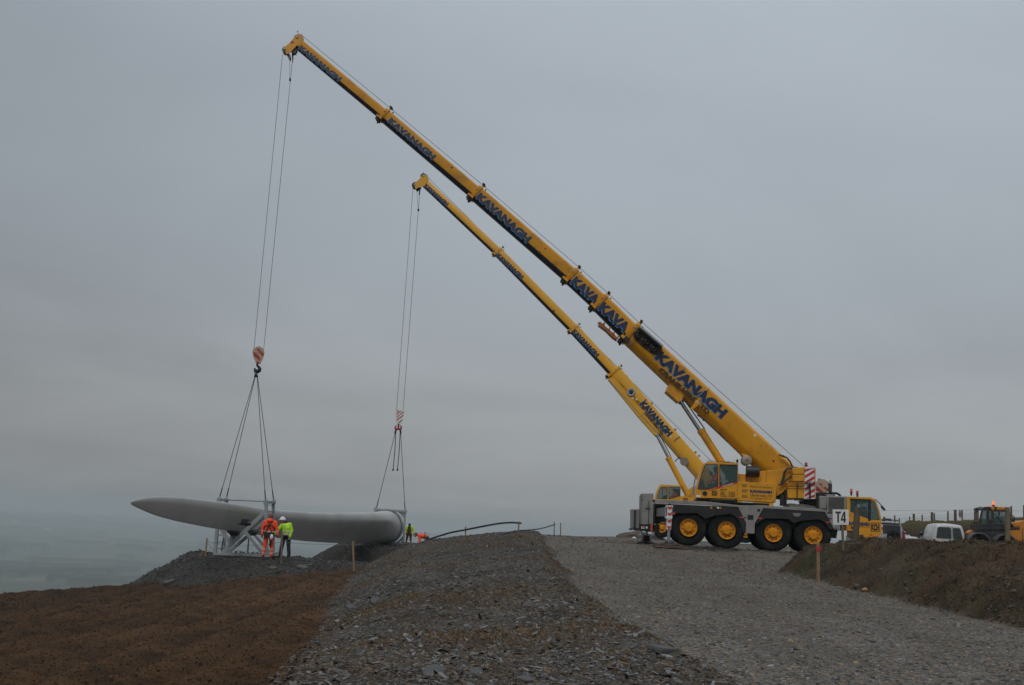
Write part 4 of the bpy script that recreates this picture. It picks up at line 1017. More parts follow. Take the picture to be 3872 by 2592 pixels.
    g = G(); q = [on_sec(s0, p, .01) for p in cb((610, 950), (545, 1040), (570, 1050), (640, 990))]; g.prism(q, -nr * .1); q = [on_sec(s0, p, .012) for p in cb((590, 960), (625, 950), (640, 975), (605, 985))]; g.prism(q, -nr * .01, 1)
    g.tube([on_sec(s0, p, .03) for p in cb((745, 825), (715, 850), (690, 855), (650, 895), (600, 920))], .015, m=2); g.build('hook_stay', [M_yel, mat('cream_box', (.62, .42, .16), .6), M_galv], s0['ob'])
    g = G()
    for p in ((1890, 1300),): pass
    g.tube([on_sec(s0, p, .03) for p in cb((630, 1105), (680, 1145), (760, 1215), (850, 1290), (915, 1362))], .02, m=1)
    g.ball(on_sec(s0, cb((630, 1100))[0], .02), .06); g.box(on_sec(s0, cb((682, 1145))[0], .04), (.09, .09, .09), m=1); g.build('rod_stowage', [M_rust, M_blk], s0['ob'])
    g = G(); e_ = on_sec(s0, cb((1188, 1297))[0]); g.box(e_, (.10, .01, .10), (d, nr, up_)); g.build('safety_sticker', M_wht, s0['ob'])
    # hose reel basket near the head of the base section
    g = G(); q = [on_sec(s0, p, .02) for p in ck((1440, 1135), (1775, 1425), (1765, 1490), (1700, 1535), (1640, 1530), (1490, 1420), (1380, 1310), (1350, 1220), (1375, 1160))]
    g.prism(q, nr * .03, 0)
    q = [on_sec(s0, p, .05) for p in ck((1440, 1125), (1780, 1420), (1768, 1440), (1430, 1150))]; g.prism(q, nr * .38, 2)
    for p, r_ in (((1408, 1253), .14), ((1535, 1340), .165), ((1650, 1440), .165)):
        o = on_sec(s0, ck(p)[0], .05); g.lathe(o, nr, [(0, r_), (.14, r_), (.15, r_ * .9), (.10, r_ * .6), (.12, r_ * .3), (.14, .003)], 22, m=1)
    for p in ((1480, 1305), (1615, 1400)): o = on_sec(s0, ck(p)[0], .2); g.ball(o, .025, m=2)
    g.tube([on_sec(s0, p, .2) for p in ck((1345, 1240), (1360, 1180), (1400, 1145), (1450, 1140))], .012, m=1)
    g.tube([on_sec(s0, p, .2) for p in ck((1350, 1260), (1400, 1330), (1470, 1375), (1560, 1470), (1640, 1530), (1700, 1530), (1765, 1450))], .014, m=1)
    g.build('hose_reel_basket', [mat('basket_dark', (.05, .032, .012), .7), M_rub, M_galv], s0['ob'])
    g = G(); o = on_sec(s0, ck((1250, 1312))[0], .06); g.box(o, (.24, .18, .20), (d, nr, up_)); g.tube([on_sec(s0, p, .1) for p in ck((1290, 1345), (1340, 1310), (1320, 1380), (1290, 1390), (1290, 1350))], .012, m=1); g.build('control_box', [M_rub, M_galv], s0['ob'])
    # fly jib bracket hanging under the head section
    s1 = S[0]; g = G()
    def lowp(p): return on_sec(S[1], p, -.1)
    q = [lowp(p) for p in ck((825, 1050), (870, 1050), (905, 1085), (990, 1160), (1060, 1220), (1120, 1290), (1110, 1320), (1040, 1270), (940, 1170), (830, 1090), (860, 1080))]
    g.prism(q, -nr * .08); g.prism([p_ - nr * .35 for p_ in q], -nr * .08)
    for a, b in (((905, 1085), (930, 1060)), ((990, 1165), (1010, 1130)), ((1050, 1230), (1075, 1195)), ((1110, 1290), (1140, 1250))): g.beam(lowp(ck(a)[0]) - nr * .2, lowp(ck(b)[0]) - nr * .2, .5, .05)
    g.build('jib_bracket', mat('rusty_orange', (.30, .11, .03), .7, noise=.3), S[0]['ob'])
    telescopic_cylinder(root, W(2578, 1526, 43.1), W(2651, 1629, 43.1), W(2760, 1800, 42.95), .085, .165, M_yel)
    # ---- boom head
    s = S[-1]; g = G(); fh = Frame(P[-1], 0)
    pl = ct((560, 540), (740, 390), (750, 300), (720, 215), (620, 215), (540, 270), (380, 460), (240, 570), (300, 760), (420, 700), (470, 640))
    fh.slab(g, pl, -.20, -.16); fh.slab(g, pl, .16, .20); g.box(P[-1], (.3, .3, .3), (s['d'], s['near'], s['up']))
    hd = g.build('boom_head', M_yel, root)
    g = G()
    for p, r_ in (((290, 670), .155), ((620, 350), .17)):
        o = fh.pt(ct(p)[0], 0)
        for k in (-.1, 0, .1): g.lathe(o + fh.V * k, fh.V, [(-.04, .02), (-.04, r_), (-.015, r_ * .88), (.015, r_ * .88), (.04, r_), (.04, .02)], 26)
        g.cyl(o - fh.V * .25, o + fh.V * .25, .05, m=1)
    for sg in ([(300, 740), (400, 760), (410, 850), (385, 890), (355, 850)], [(480, 640), (560, 560), (590, 640), (540, 690), (565, 740), (530, 710), (450, 740), (440, 690)], [(700, 205), (735, 230), (750, 330), (735, 370), (700, 300)]): fh.slab(g, ct(*sg), -.12, .12, 0)
    g.build('head_sheave', [mat('sheave_steel', (.10, .095, .09), .5, metal=.3), M_galv], hd)
    g = G(); g.tube([fh.pt(p, 0) for p in ct((635, 215), (610, 170), (600, 130))], .014); g.tube([fh.pt(p, 0) for p in ct((585, 130), (635, 130))], .012); g.tube([fh.pt(p, 0) for p in ct((250, 580), (230, 540))], .014); g.build('anemometer', M_blk, hd)
    g = G(); fh.slab(g, ct((420, 410), (500, 400), (490, 440), (420, 450)), -.22, -.205); g.build('head_mark', M_red, hd)
    g = G(); g.cyl(fh.pt(ct((470, 740))[0], .1), fh.pt(ct((480, 900))[0], .1), .04, .03); g.cyl(fh.pt(ct((480, 900))[0], .1), fh.pt(ct((470, 980))[0], .1), .02); g.tube([fh.pt(p, .1) for p in ct((395, 900), (400, 1200), (400, 1410))], .008); g.cyl(fh.pt(ct((405, 1405))[0], .1), fh.pt(ct((405, 1475))[0], .1), .045); g.build('limit_switch_weight', M_blk, hd)
    # ropes
    g = G(); g.tube([W(1068, 207, P[-1].y), W(960.6, 1319, P[-1].y)], .011, 5); g.tube([W(1105, 236, P[-1].y + .05), W(997, 1322, P[-1].y + .05)], .011, 5)
    prev = fh.pt(ct((755, 275))[0], 0); path = [prev]
    for k, s_ in reversed(list(enumerate(S))):
        if k >= 1: path.append(s_['a'] + s_['up'] * (s_['h'] * .5 + .22))
    path.append(S[0]['b'] + S[0]['up'] * (S[0]['h'] * .5 + .24)); path.append(fr.pt(c2((1640, 312))[0], 1.6))
    g.tube(path, .011, 5); g.build('hoist_rope', M_rope, root)
    # ---- lettering on the boom
    for k, st, a, b, cap, bl in ((5, 'KAVANAGH', (1143.6, 186), (1278, 295), .225, 0), (4, 'KAVANAGH', (1484, 462), (1632.5, 589), .26, 0), (3, 'KAVANAGH', (1821, 749), (1990, 900), .33, 0), (2, 'KAVA', (2180, 1068), (2250, 1131), .40, 0), (1, 'KAVA', (2285, 1167), (2362, 1236), .43, 0), (0, 'KAVANAGH', (2504, 1355), (2725, 1556), .44, 0)):
        boom_text(S[k], st, a, b, cap)
    boom_text(S[0], 'CRANE HIRE LTD', (2501, 1401), (2674, 1556), .22, (1,), False)
    g = G()
    for p, r_, k in ((cj((1262, 1015))[0], .03, 3), (cj((1183, 1070))[0], .065, 3), (cc(1500, 620, 3.136)((655, 45))[0], .045, 4), (cc(1000, 80, 2.751)((1745, 1420))[0], .05, 4), ):
        o = on_sec(S[k], p, .0); g.cyl(o, o + S[k]['near'] * .012, r_, n=14)
    g.build('boom_pin_hole', M_blk, root)
    return fr, root, P, S
frA, craneA, PA, SA = near_crane()

# spare block standing on the near crane's engine deck
def spare_block():
    o = frA.pt(c2((1900, 600))[0], 1.2)
    root = empty('hook_block', o, 'cream and red striped round hook block stowed on the crane deck beside the exhaust pipe', 'hook block')
    g = G(); outl = c2((1810, 560), (1835, 510), (1880, 490), (1940, 500), (1980, 545), (1988, 600), (1975, 680), (1830, 690), (1812, 620))
    frA.slab(g, outl, 1.0, 1.06); frA.slab(g, outl, 1.3, 1.36); g.cyl(o - frA.V * .22, o + frA.V * .16, .06); g.build('side_plate', M_bwh, root)
    g = G()
    for st in (((1850, 555), (1880, 550), (1985, 640), (1975, 665)), ((1815, 600), (1840, 605), (1925, 680), (1880, 688), (1818, 650))): frA.slab(g, c2(*st), .992, .999)
    g.build('stripe', M_bred2, root)
    g = G(); g.lathe(o - frA.V * .1, frA.V, [(0, .02), (0, .3), (.08, .26), (.2, .3), (.2, .02)], 24); g.tube([frA.pt(p, 1.1) for p in c2((1860, 520), (1845, 498), (1870, 492))], .03); g.build('sheave', M_blk, root)
    g = G(); frA.slab(g, c2((1810, 700), (1860, 640), (1850, 720), (1820, 740)), 1.1, 1.3); g.build('shackle', M_rust, root)
spare_block()

# ------------------------------------------------------------------ far crane
def far_crane():
    fr = Frame(W(2503, 1996, 71.0), R(-6.6), R(-0.2))
    base = Vector((fr.O.x + 4, fr.O.y + 1.2, -.40))
    root = empty('mobile_crane', base, 'smaller looking yellow mobile crane standing behind, its chassis hidden, with the shorter boom', 'crane', 'yellow mobile cranes')
    z0 = fr.L(2503, 1996)[1]
    ew = make_wheel(fr, root, 0, z0, .05, rad=.70)
    for du in (1.65, 4.2, 5.85): copy_wheel(ew, fr, 0, du)
    for du in (0, 1.65, 4.2, 5.85): copy_wheel(ew, fr, 2.3, du)
    g = G(); g.box(fr.P(3.6, 1.35, z0 + .42), (9.6, 1.7, .6), fr.ax); g.build('frame', M_blk, root)
    g = G(); g.box(fr.P(3.6, 1.35, z0 + .84), (9.4, 2.6, .10), fr.ax); g.build('deck', M_alu, root)
    g = G(); g.box(fr.P(3.6, .03, z0 + .60), (9.2, .05, .5), fr.ax); g.build('side_panel', M_alu, root)
    g = G(); g.box(fr.P(8.9, 1.3, z0 + .9), (1.5, 2.4, 1.9), fr.ax); g.build('driving_cab', M_yel2, root, bevel=.05)
    # outriggers
    for px, py, v in ((2424, 2031, 75.0), (2470, 2036, 69.0)):
        f2 = Frame(W(px, py, v), 0); e = part_empty('outrigger', root, f2.O)
        g = G(); g.cyl(f2.O, f2.O + Vector((0, 0, .85)), .11); g.build('jack_rod', M_chr, e)
        g = G(); g.lathe(f2.O - Vector((0, 0, .12)), (0, 0, 1), [(0, .02), (0, .7), (.08, .6), (.2, .25), (.3, .15)], 20); g.build('foot', M_wht if px == 2424 else M_blk, e)
        g = G(); g.beam(f2.O + Vector((0, 0, .9)), f2.O + Vector((.2, (71.5 - v), .9)), .3, .3); g.build('beam', M_gry, e)
    # operator cab
    vs = .2
    outl = c1((465, 700), (475, 650), (495, 590), (515, 545), (540, 505), (575, 497), (830, 512), (838, 520), (832, 660), (820, 705))
    w1 = c1((498, 690), (510, 640), (535, 575), (560, 535), (648, 530), (645, 700)); w2 = c1((668, 528), (828, 535), (826, 655), (665, 700))
    g = G(); fr.slab(g, outl, vs, vs + .06, 0, [w1, w2]); fr.slab(g, outl, vs + .9, vs + .96, 0, [w1, w2]); fr.slab(g, c1((540, 505), (575, 497), (830, 512), (830, 520), (575, 505), (545, 512)), vs + .06, vs + .9)
    fr.slab(g, c1((465, 700), (820, 705), (815, 760), (465, 760)), vs, vs + .96)
    opc = g.build('operator_cab', M_yel2, root)
    g = G()
    for w in (w1, w2): fr.slab(g, w, vs + .02, vs + .03); fr.slab(g, w, vs + .92, vs + .93)
    g.build('window_glass', M_glass, opc)
    g = G()
    for w in (w1, w2):
        lp = fr.loop(w, vs - .004); n = len(lp)
        for i in range(n): g.beam(lp[i], lp[(i + 1) % n], .03, .035)
    fr.slab(g, c1((577, 530), (583, 530), (581, 698), (575, 698)), vs - .01, vs + .03); fr.slab(g, c1((760, 560), (820, 560), (822, 690), (755, 690)), vs + .4, vs + .8); fr.slab(g, c1((590, 660), (640, 640), (645, 700), (590, 700)), vs + .3, vs + .7)
    g.build('window_seal', M_blk, opc)
    # superstructure
    g = G(); fr.slab(g, c1((690, 700), (830, 655), (940, 668), (1060, 672), (1300, 690), (1330, 760), (690, 760)), vs, vs + .9); ec = g.build('engine_cover', M_yel2, root)
    g = G(); fr.slab(g, c1((868, 680), (938, 685), (938, 722), (868, 718)), vs - .02, vs - .002); g.build('vent', mat('vent_brown', (.20, .09, .02), .6), ec)
    text('KAVANAGH', fr.pt(c1((1065, 738))[0], vs), fr.pt(c1((1262, 748))[0], vs), .20, fr.Z, -fr.V, [M_tdk], ec, shadow=False, lift=.006)
    g = G(); fr.slab(g, c1((900, 600), (960, 560), (1010, 520), (1060, 520), (1700, 700), (1700, 760), (900, 700)), vs + .9, vs + 1.9); g.build('slewing_frame', M_yel2, root)
    g = G(); fr.slab(g, c1((940, 660), (970, 640), (1030, 620), (1050, 560), (1040, 520), (1015, 530), (1010, 600), (990, 640)), vs + .2, vs + .6); g.build('hydraulic_block', M_gry, root)
    g = G(); g.box(fr.P(7.2, 1.2, z0 + 1.7), (1.1, 2.4, 1.2), fr.ax); g.build('counterweight', M_yel2, root, bevel=.03)
    # boom
    pts = [(2770, 1925), (2319, 1407), (2168, 1244), (1881, 953), (1608, 695)]
    Ys = [71.9 + 3.2 * (2770 - p[0]) / (2770 - 1608) for p in pts]
    P, S = boom(root, pts, Ys, [1.12, .80, .74, .66], M_yel2, 1, wratio=.38)
    s0 = S[0]; g = G(); q = [on_sec(s0, p) for p in ch8((385, 350), (500, 492), (620, 640), (700, 738), (855, 908), (925, 860), (770, 640), (560, 430), (430, 330))]
    g.prism(q, -s0['near'] * (2 * s0['hw'])); g.build('cylinder_bracket', M_yel2, s0['ob'])
    g = G(); q = [on_sec(s0, p, .03) for p in ch8((695, 728), (690, 712), (745, 668), (765, 672))]; g.prism(q, -s0['near'] * .1); g.build('bracket_rib', M_yel2, s0['ob'])
    g = G(); o = on_sec(s0, ch8((618, 480))[0]); g.lathe(o, s0['near'], [(0, .32), (.05, .32), (.08, .28), (.06, .16), (.14, .12), (.14, .002)], 28, mats=[0, 0, 0, 1, 1]); g.build('hose_reel', [M_galv, M_blk], s0['ob'])
    g = G()
    for p in ((635, 540), (672, 552), (1010, 922)): o = on_sec(s0, ch8(p)[0]); g.box(o, (.16, .02, .16), (s0['d'], s0['near'], s0['up']))
    g.build('cover_plate', mat('cream_plate', (.60, .52, .36), .6), s0['ob'])
    g = G(); g.tube([on_sec(s0, p, .04) for p in ch8((1100, 915), (1060, 945), (1040, 965))], .03); g.tube([on_sec(s0, p, .04) for p in ch8((770, 545), (745, 570), (715, 585))], .03); g.build('stay', M_gry, s0['ob'])
    g = G()
    for p in ((575, 325), (820, 592), (1055, 850), (1255, 1075), (1290, 1110)): o = on_sec(s0, ch8(p)[0], -.2); g.box(o, (.16, .2, .14), (s0['d'], s0['near'], s0['up']))
    g.build('lug', mat('lug_orange', (.40, .19, .03), .6), s0['ob'])
    g = G(); g.tube([on_sec(s0, p, .02) for p in ch8((400, 360), (520, 490), (700, 690), (900, 900), (1100, 1120), (1250, 1300))], .02); g.build('edge_pipe', M_galv, s0['ob'])
    g = G(); o = on_sec(s0, c1((885, 175))[0], -.2); g.lathe(o, s0['near'], [(0, .002), (0, .30), (.3, .30), (.3, .002)], 22); g.tube([on_sec(s0, p, -.1) for p in c1((820, 100), (775, 150), (750, 165), (775, 172))], .035, m=1); g.build('winch', [mat('far_drum', (.20, .17, .15), .5), M_blk], s0['ob'])
    telescopic_cylinder(root, W(2485, 1650, 72.2), W(2527, 1732, 72.0), W(2605, 1880, 71.8), .10, .21, M_yel2)
    s = S[-1]; k5 = cc(1500, 620, 3.136); fh = Frame(P[-1], 0); g = G()
    pl = k5((330, 265), (380, 190), (365, 140), (335, 125), (300, 135), (270, 180), (200, 240), (225, 300), (280, 270)); fh.slab(g, pl, -.30, -.24); fh.slab(g, pl, .24, .30); g.box(P[-1], (.4, .4, .4), (s['d'], s['near'], s['up'])); hd = g.build('boom_head', M_yel2, root)
    g = G()
    for p, r_ in (((220, 262), .26), ((318, 155), .24)):
        o = fh.pt(k5(p)[0], 0)
        for kk in (-.12, .12): g.lathe(o + fh.V * kk, fh.V, [(-.06, .02), (-.06, r_), (0, r_ * .85), (.06, r_), (.06, .02)], 22)
        g.cyl(o - fh.V * .34, o + fh.V * .34, .08, m=1)
    fh.slab(g, k5((345, 120), (368, 140), (372, 175), (355, 165)), -.2, .2); fh.slab(g, k5((225, 300), (250, 285), (290, 275), (240, 315)), -.2, .2); g.build('head_sheave', [M_blk, M_galv], hd)
    g = G(); g.tube([fh.pt(p, 0) for p in k5((318, 130), (316, 100))], .02); g.cyl(fh.pt(k5((278, 285))[0], .1), fh.pt(k5((268, 370))[0], .1), .05); g.tube([fh.pt(p, .1) for p in k5((238, 310), (256, 545))], .012); g.cyl(fh.pt(k5((257, 538))[0], .1), fh.pt(k5((257, 560))[0], .1), .08); g.build('limit_switch_weight', M_blk, hd)
    g = G(); g.tube([W(1561.5, 712, P[-1].y), W(1499.5, 1552, P[-1].y)], .017, 5); g.tube([W(1586, 740, P[-1].y), W(1524, 1553, P[-1].y)], .017, 5); g.tube([fh.pt(k5((372, 165))[0], 0), W(2735, 1790, 73.0)], .017, 5); g.build('hoist_rope', M_rope, root)
    for k, a, b, cap in ((3, (1613, 704.5), (1688, 770), .27), (2, (1887.4, 969), (1970.3, 1045.7), .31), (1, (2173.6, 1255), (2255.5, 1340), .33), (0, (2435, 1529.6), (2529, 1637), .46)): boom_text(S[k], 'KAVANAGH', a, b, cap, lift=.008)
    boom_text(S[0], 'CRANE HIRE LTD', (2440.8, 1564), (2504, 1639), .2, (1,), False, lift=.008)
    g = G(); o = on_sec(S[1], cc(2000, 1050, 3.484)((328, 438))[0]); g.cyl(o, o + S[1]['near'] * .02, .07); g.build('boom_pin_hole', M_blk, root)
    return fr, root, P, S
frB, craneB, PB, SB = far_crane()
# ------------------------------------------------------------------ turbine blade
BT = [(495, 1901)]
def build_blade():
    topz = [(150, 329), (158, 319), (175, 311), (200, 303), (270, 283), (380, 265), (530, 258), (750, 270), (1000, 300), (1250, 328), (1500, 368), (1750, 405), (1960, 430), (2343, 458)]
    botz = [(150, 347), (158, 360), (175, 374), (200, 386), (270, 417), (380, 463), (530, 516), (750, 571), (1000, 623), (1200, 660), (1400, 690), (1560, 713), (1800, 748), (2160, 800), (2343, 822)]
    top = c6(*topz) + c5((200, 463), (400, 463), (600, 459), (750, 454), (870, 448), (960, 443), (1060, 439), (1200, 440))
    bot = c6(*botz) + c5((100, 833), (300, 847), (500, 857), (700, 860), (860, 859), (960, 856), (1060, 852), (1200, 850))
    tx, ty = [p[0] for p in top], [p[1] for p in top]; bx, by = [p[0] for p in bot], [p[1] for p in bot]
    A = W(496, 1901, 33.0); B = W(1458, 1993, 74.0)
    root = empty('turbine_blade', (B.x, B.y, B.z), 'long grey wind turbine blade with a pointed tip, slung between the two lifting frames', 'turbine blade')
    rings = []; NS = 90; n = 40; ctr = []
    for k in range(NS + 1):
        t = k / NS; t = t ** 1.0
        if k < 14: t = (k / 14) ** 2 * (14 / NS)
        x = A.x + (B.x - A.x) * t; y = A.y + (B.y - A.y) * t; z = A.z + (B.z - A.z) * t
        for _ in range(4):
            px, py = proj(Vector((x, y, z))); tp = np.interp(px, tx, ty); bt = np.interp(px, bx, by)
            z = W(px, (tp + bt) / 2, y).z
        zt = W(px, tp, y).z; zb = W(px, bt, y).z; hh = max((zt - zb) / 2, .01)
        wd = np.interp(t, [0, .02, .06, .25, .5, .72, .86, .93, 1.0], [.03, .06, .10, .17, .28, .46, .75, 1.05, 1.16])
        sharp = np.interp(t, [0, .25, .55, .78, .90, .965, 1.0], [.5, .75, .9, .95, .75, .12, 0.0])
        wd = min(wd, hh * 1.0) if t > .9 else wd
        shift = np.interp(t, [0, .5, .8, .92, 1], [0, 0, .0, .0, 0])
        d = (B - A); d.z = 0; d.normalize(); side = Vector((d.y, -d.x, 0))
        lean_ = float(np.interp(t, [0, .15, .5, .85, .93, 1.0], [.12, .22, .30, .36, .22, 0]))
        rg = []
        for i in range(n):
            a = 2 * math.pi * i / n; s_, c_ = math.sin(a), math.cos(a)
            # trailing edge up: narrow towards the top
            wf = c_ * (1 - sharp * max(0.0, (-s_ + .45) / 1.45) ** .9) 
            rg.append(Vector((x, y, (zt + zb) / 2)) + side * (wd * wf + hh * s_ * lean_) + Vector((0, 0, hh * s_)))
        rings.append(rg); ctr.append((px, Vector((x, y, (zt + zb) / 2)), hh, wd, side))
    g = G(); g.loft(rings)
    # end flange
    m = mat('blade_paint', (.44, .425, .405), .38, noise=.06, nscale=.8, dirt=(.24, .23, .21), dscale=.45, damt=.55)
    g.build('blade_shell', m, root, angle=60)
    c = ctr[-1]; d = (B - A); d.z = 0; d.normalize(); g = G(); g.lathe(c[1] - d * .02, d, [(0, c[2] * 1.02), (.14, c[2] * 1.02), (.14, c[2] * .8)], 40); g.build('root_flange', M_blk, root)
    # yellow marks on the shell
    g = G()
    pm = mat('yellow_mark', (.42, .36, .02), .6, noise=.3, nscale=20)
    for (mx_, my_), s_ in (((510, 430), 1.0), ((788, 455), 1.2), ((1048, 475), .8)):
        pxm, pym = 780 + mx_ / 5.807, 1860 + my_ / 5.807
        c = min(ctr, key=lambda q: abs(q[0] - pxm)); 
        for dx, dy, w_, h_ in ((0, 0, 4, 7), (4, -5, 5, 5), (-5, 6, 4, 5)):
            # ray / shell meeting point: step along the ray
            r_ = ray(pxm + dx * s_ / 2, pym + dy * s_ / 2); best = None
            for tt in np.linspace(36, 48, 241):
                p = r_ * (tt / r_.y); kk = min(ctr, key=lambda q: abs(q[1].y - p.y)); s__ = (p.z - kk[1].z) / kk[2]
                if abs(s__) < 1:
                    sh = .8; wloc = kk[3] * math.sqrt(1 - s__ * s__) * (1 - .82 * max(0, (-s__ + .45) / 1.45) ** .9)
                    if abs((p - kk[1]).dot(kk[4]) - kk[2] * s__ * .26) <= wloc + .012: best = p; break
            if best is not None:
                sd_ = kk[4] * (-1 if (best - kk[1]).dot(kk[4]) < 0 else 1)
                g.box(best + sd_ * .0, (.024, w_ * .018 * s_, h_ * .014 * s_), (sd_, Vector((-sd_.y, sd_.x, 0)), Vector((0, 0, 1))))
    if g.v: g.build('yellow_mark', pm, root)
    return root, ctr
bladeO, BC = build_blade()

# ------------------------------------------------------------------ lifting frames
c9 = cc(780, 1860, 5.807); cy_ = cc(1380, 1880, 7.127)
def lifting_frame_near():
    Yn, Yf = 42.5, 43.8
    base = W(930, 2106, 43.1)
    root = empty('lifting_frame', base, 'open galvanised steel frame with crossed braces and ladder rungs carrying the middle of the blade', 'lifting frame', 'steel lifting frames')
    n = lambda p: W(*c9(p)[0], Yn); f = lambda p: W(*c9(p)[0], Yf)
    def bm_(name, a, b, w, h): g = G(); g.beam(a, b, w, h); return g.build(name, M_galv, root, bevel=.008)
    # uprights near/far, left/right
    for a, b in ((n((285, 190)), n((195, 1365))), (n((1315, 235)), n((1318, 1400)))): bm_('upright', a, b, .13, .13)
    for a, b in ((f((440, 175)), f((380, 1330))), (f((1470, 225)), f((1470, 1390)))): bm_('upright', a, b, .12, .12)
    bm_('base_rail', n((165, 1365)), n((1420, 1415)), .16, .10); bm_('base_rail', f((330, 1345)), f((1500, 1385)), .14, .09)
    for u in (165, 1420): bm_('base_cross', n((u + (10 if u < 500 else -30), 1370)), n((u + (10 if u < 500 else -30), 1370)) + Vector((.02, 1.3, .0)), .12, .09)
    bm_('diagonal_brace', n((335, 1360)), n((1310, 430)), .05, .17); bm_('diagonal_brace', f((470, 1350)), f((1440, 520)), .10, .14)
    bm_('diagonal_brace', n((870, 900)), n((1230, 1350)), .05, .13); bm_('diagonal_brace', f((1010, 880)), f((1420, 1370)), .10, .12)
    bm_('diagonal_brace', n((320, 800)), n((520, 1140)), .05, .15)
    bm_('diagonal_brace', n((380, 1010)), f((330, 1290)), .05, .05)
    bm_('top_cross_beam', n((262, 180)), f((470, 175)), .11, .10); bm_('top_cross_beam', n((1300, 235)), f((1490, 232)), .12, .11)
    g = G(); g.cyl(f((450, 178)), n((1300, 212)), .028); g.build('tie_rod', M_galv, root)
    g = G()
    for y in (295, 435, 580): g.beam(n((1330, y)), f((1462, y)), .03, .03)
    g.build('ladder', M_galv, root)
    g = G()
    for y in (953, 1103, 1243): g.beam(n((225 + (1243 - y) * -.0, y)), f((392, y)), .03, .03)
    g.build('ladder', M_galv, root)
    for p in ((285, 185), (1305, 235)):
        g = G(); g.box(n(p), (.16, .16, .18)); g.box(n(p) + Vector((0, 0, .12)), (.04, .08, .10)); g.build('lifting_lug', M_galv, root)
    for p in ((440, 195), (1480, 230)):
        g = G(); g.box(f(p), (.15, .15, .20)); g.box(f(p) + Vector((0, 0, .12)), (.04, .08, .10)); g.build('lifting_lug', M_galv, root)
    g = G()
    for a, b in (((790, 600), (920, 650)), ((770, 640), (880, 720)), ((700, 730), (960, 712)), ((900, 690), (960, 740)), ((860, 700), (880, 760))):
        p, q = W(*c9(a)[0], 41.35), W(*c9(b)[0], 41.35); g.box((p + q) / 2 + Vector((0, .05, 0)), (abs(q.x - p.x), .24, max(abs(q.z - p.z), .05)))
    g.build('blade_clamp', M_blk, root)
    g = G(); g.prism([W(*p, 42.3) for p in c9((450, 850), (700, 880), (715, 905), (640, 930), (480, 915), (450, 890))], Vector((0, 1.2, 0)))
    g.prism([W(*p, 42.6) for p in c9((500, 915), (640, 930), (630, 960), (520, 960))], Vector((0, .8, 0))); g.build('blade_cradle', M_blk, root)
    g = G(); g.prism([W(*p, 42.8) for p in c9((520, 960), (630, 955), (670, 1060), (600, 1110), (490, 1080))], Vector((0, .5, 0))); g.build('cradle_post', M_galv, root)
    g = G(); g.prism([n(p) for p in c9_pts((895, 880), (1020, 830), (1030, 890), (960, 970))], Vector((0, .9, 0))); g.build('gusset', M_blk, root)
    for a in ((625, 1310), (785, 1325), (990, 1330)):
        p = n((a[0] + 50, a[1] + 25)); g = G()
        g.box(p + Vector((0, .2, .05)), (.22, .3, .02)); g.box(p + Vector((-.1, .2, 0)), (.02, .3, .1)); g.box(p + Vector((.1, .2, 0)), (.02, .3, .1)); g.build('rail_bracket', M_galv, root)
    return [n((285, 150)), n((1300, 190)), f((440, 150)), f((1480, 195))], root
def c9_pts(*a): return a
LA, frameA = lifting_frame_near()

def lifting_frame_far():
    Y = 74.25; w = lambda p, y=Y: W(*cy_(p)[0], y)
    root = empty('lifting_frame', w((650, 1270)), 'square galvanised steel frame bolted round the thick root end of the blade', 'lifting frame', 'steel lifting frames')
    def bm_(name, a, b, x, h): g = G(); g.beam(a, b, x, h); return g.build(name, M_galv, root, bevel=.01)
    TL, TR, BR, BL = w((285, 335)), w((1085, 385)), w((1035, 1250)), w((230, 1235))
    bm_('top_beam', TL, TR, .18, .16); bm_('upright', TR, BR, .18, .14); bm_('upright', TL, BL, .18, .14); bm_('bottom_beam', BL, BR, .18, .16)
    for p in (TL, TR):
        g = G(); g.cyl(p - Vector((0, .16, 0)), p + Vector((0, .16, 0)), .13); g.box(p + Vector((0, 0, .14)), (.06, .1, .14)); g.build('lifting_lug', M_galv, root)
    c = BC[-1][1]; d = Vector((0, 1, 0)); rr = BC[-1][2]
    g = G(); g.lathe(Vector((c.x, Y - .05, c.z)), d, [(0, rr * 1.02), (0, rr * 1.10), (.12, rr * 1.10), (.12, rr * 1.02)], 40); g.build('clamp_ring', M_galv, root)
    def gus(P, sx, sz):
        g = G(); k = .62
        g.prism([P, P + Vector((sx * k, 0, 0)), P + Vector((sx * k * .5, 0, sz * k * .42)), P + Vector((sx * k * .36, 0, sz * k * .60)), P + Vector((0, 0, sz * k))], Vector((0, .05, 0)), 0,
                [[P + Vector((sx * k * a, 0, sz * k * b)) for a, b in ((.28, .10), (.42, .10), (.34, .28))]])
        g.build('corner_gusset', M_galv, root)
    gus(TR, -1, -1); gus(BR, -1, 1); gus(TL, 1, -1)
    return [w((312, 290)), w((1080, 345))], root
LB, frameB = lifting_frame_far()

# ------------------------------------------------------------------ hook blocks and slings
def slings_near():
    Y = PA[-1].y
    loc = W(975, 1340, Y); hb, fr, k = hook_block_big(loc, Y)
    j = W(*k((430, 985))[0], Y)
    root = empty('wire_sling', j, 'four leg wire sling from the rounded hook block to the nearer frame', 'sling', 'wire slings')
    g = G(); g.tube([j + Vector((math.cos(a) * .07, 0, math.sin(a) * .10)) for a in np.linspace(0, 2 * math.pi, 13)], .018, 6); g.build('master_link', M_blk, root)
    for i, (e_, px) in enumerate(((LA[0], 395), (LA[2], 405), (LA[1], 455), (LA[3], 462))):
        p = W(*k((px, 1110))[0], Y)
        g = G(); g.tube([j + Vector((0, 0, -.08)), p], .045, 8, 1); g.tube([p, e_ + (p - e_).normalized() * .25], .016, 6, 0); g.cyl(e_ + (p - e_).normalized() * .45, e_, .024, m=1); g.build('sling_leg', [M_rope, M_blk], root)
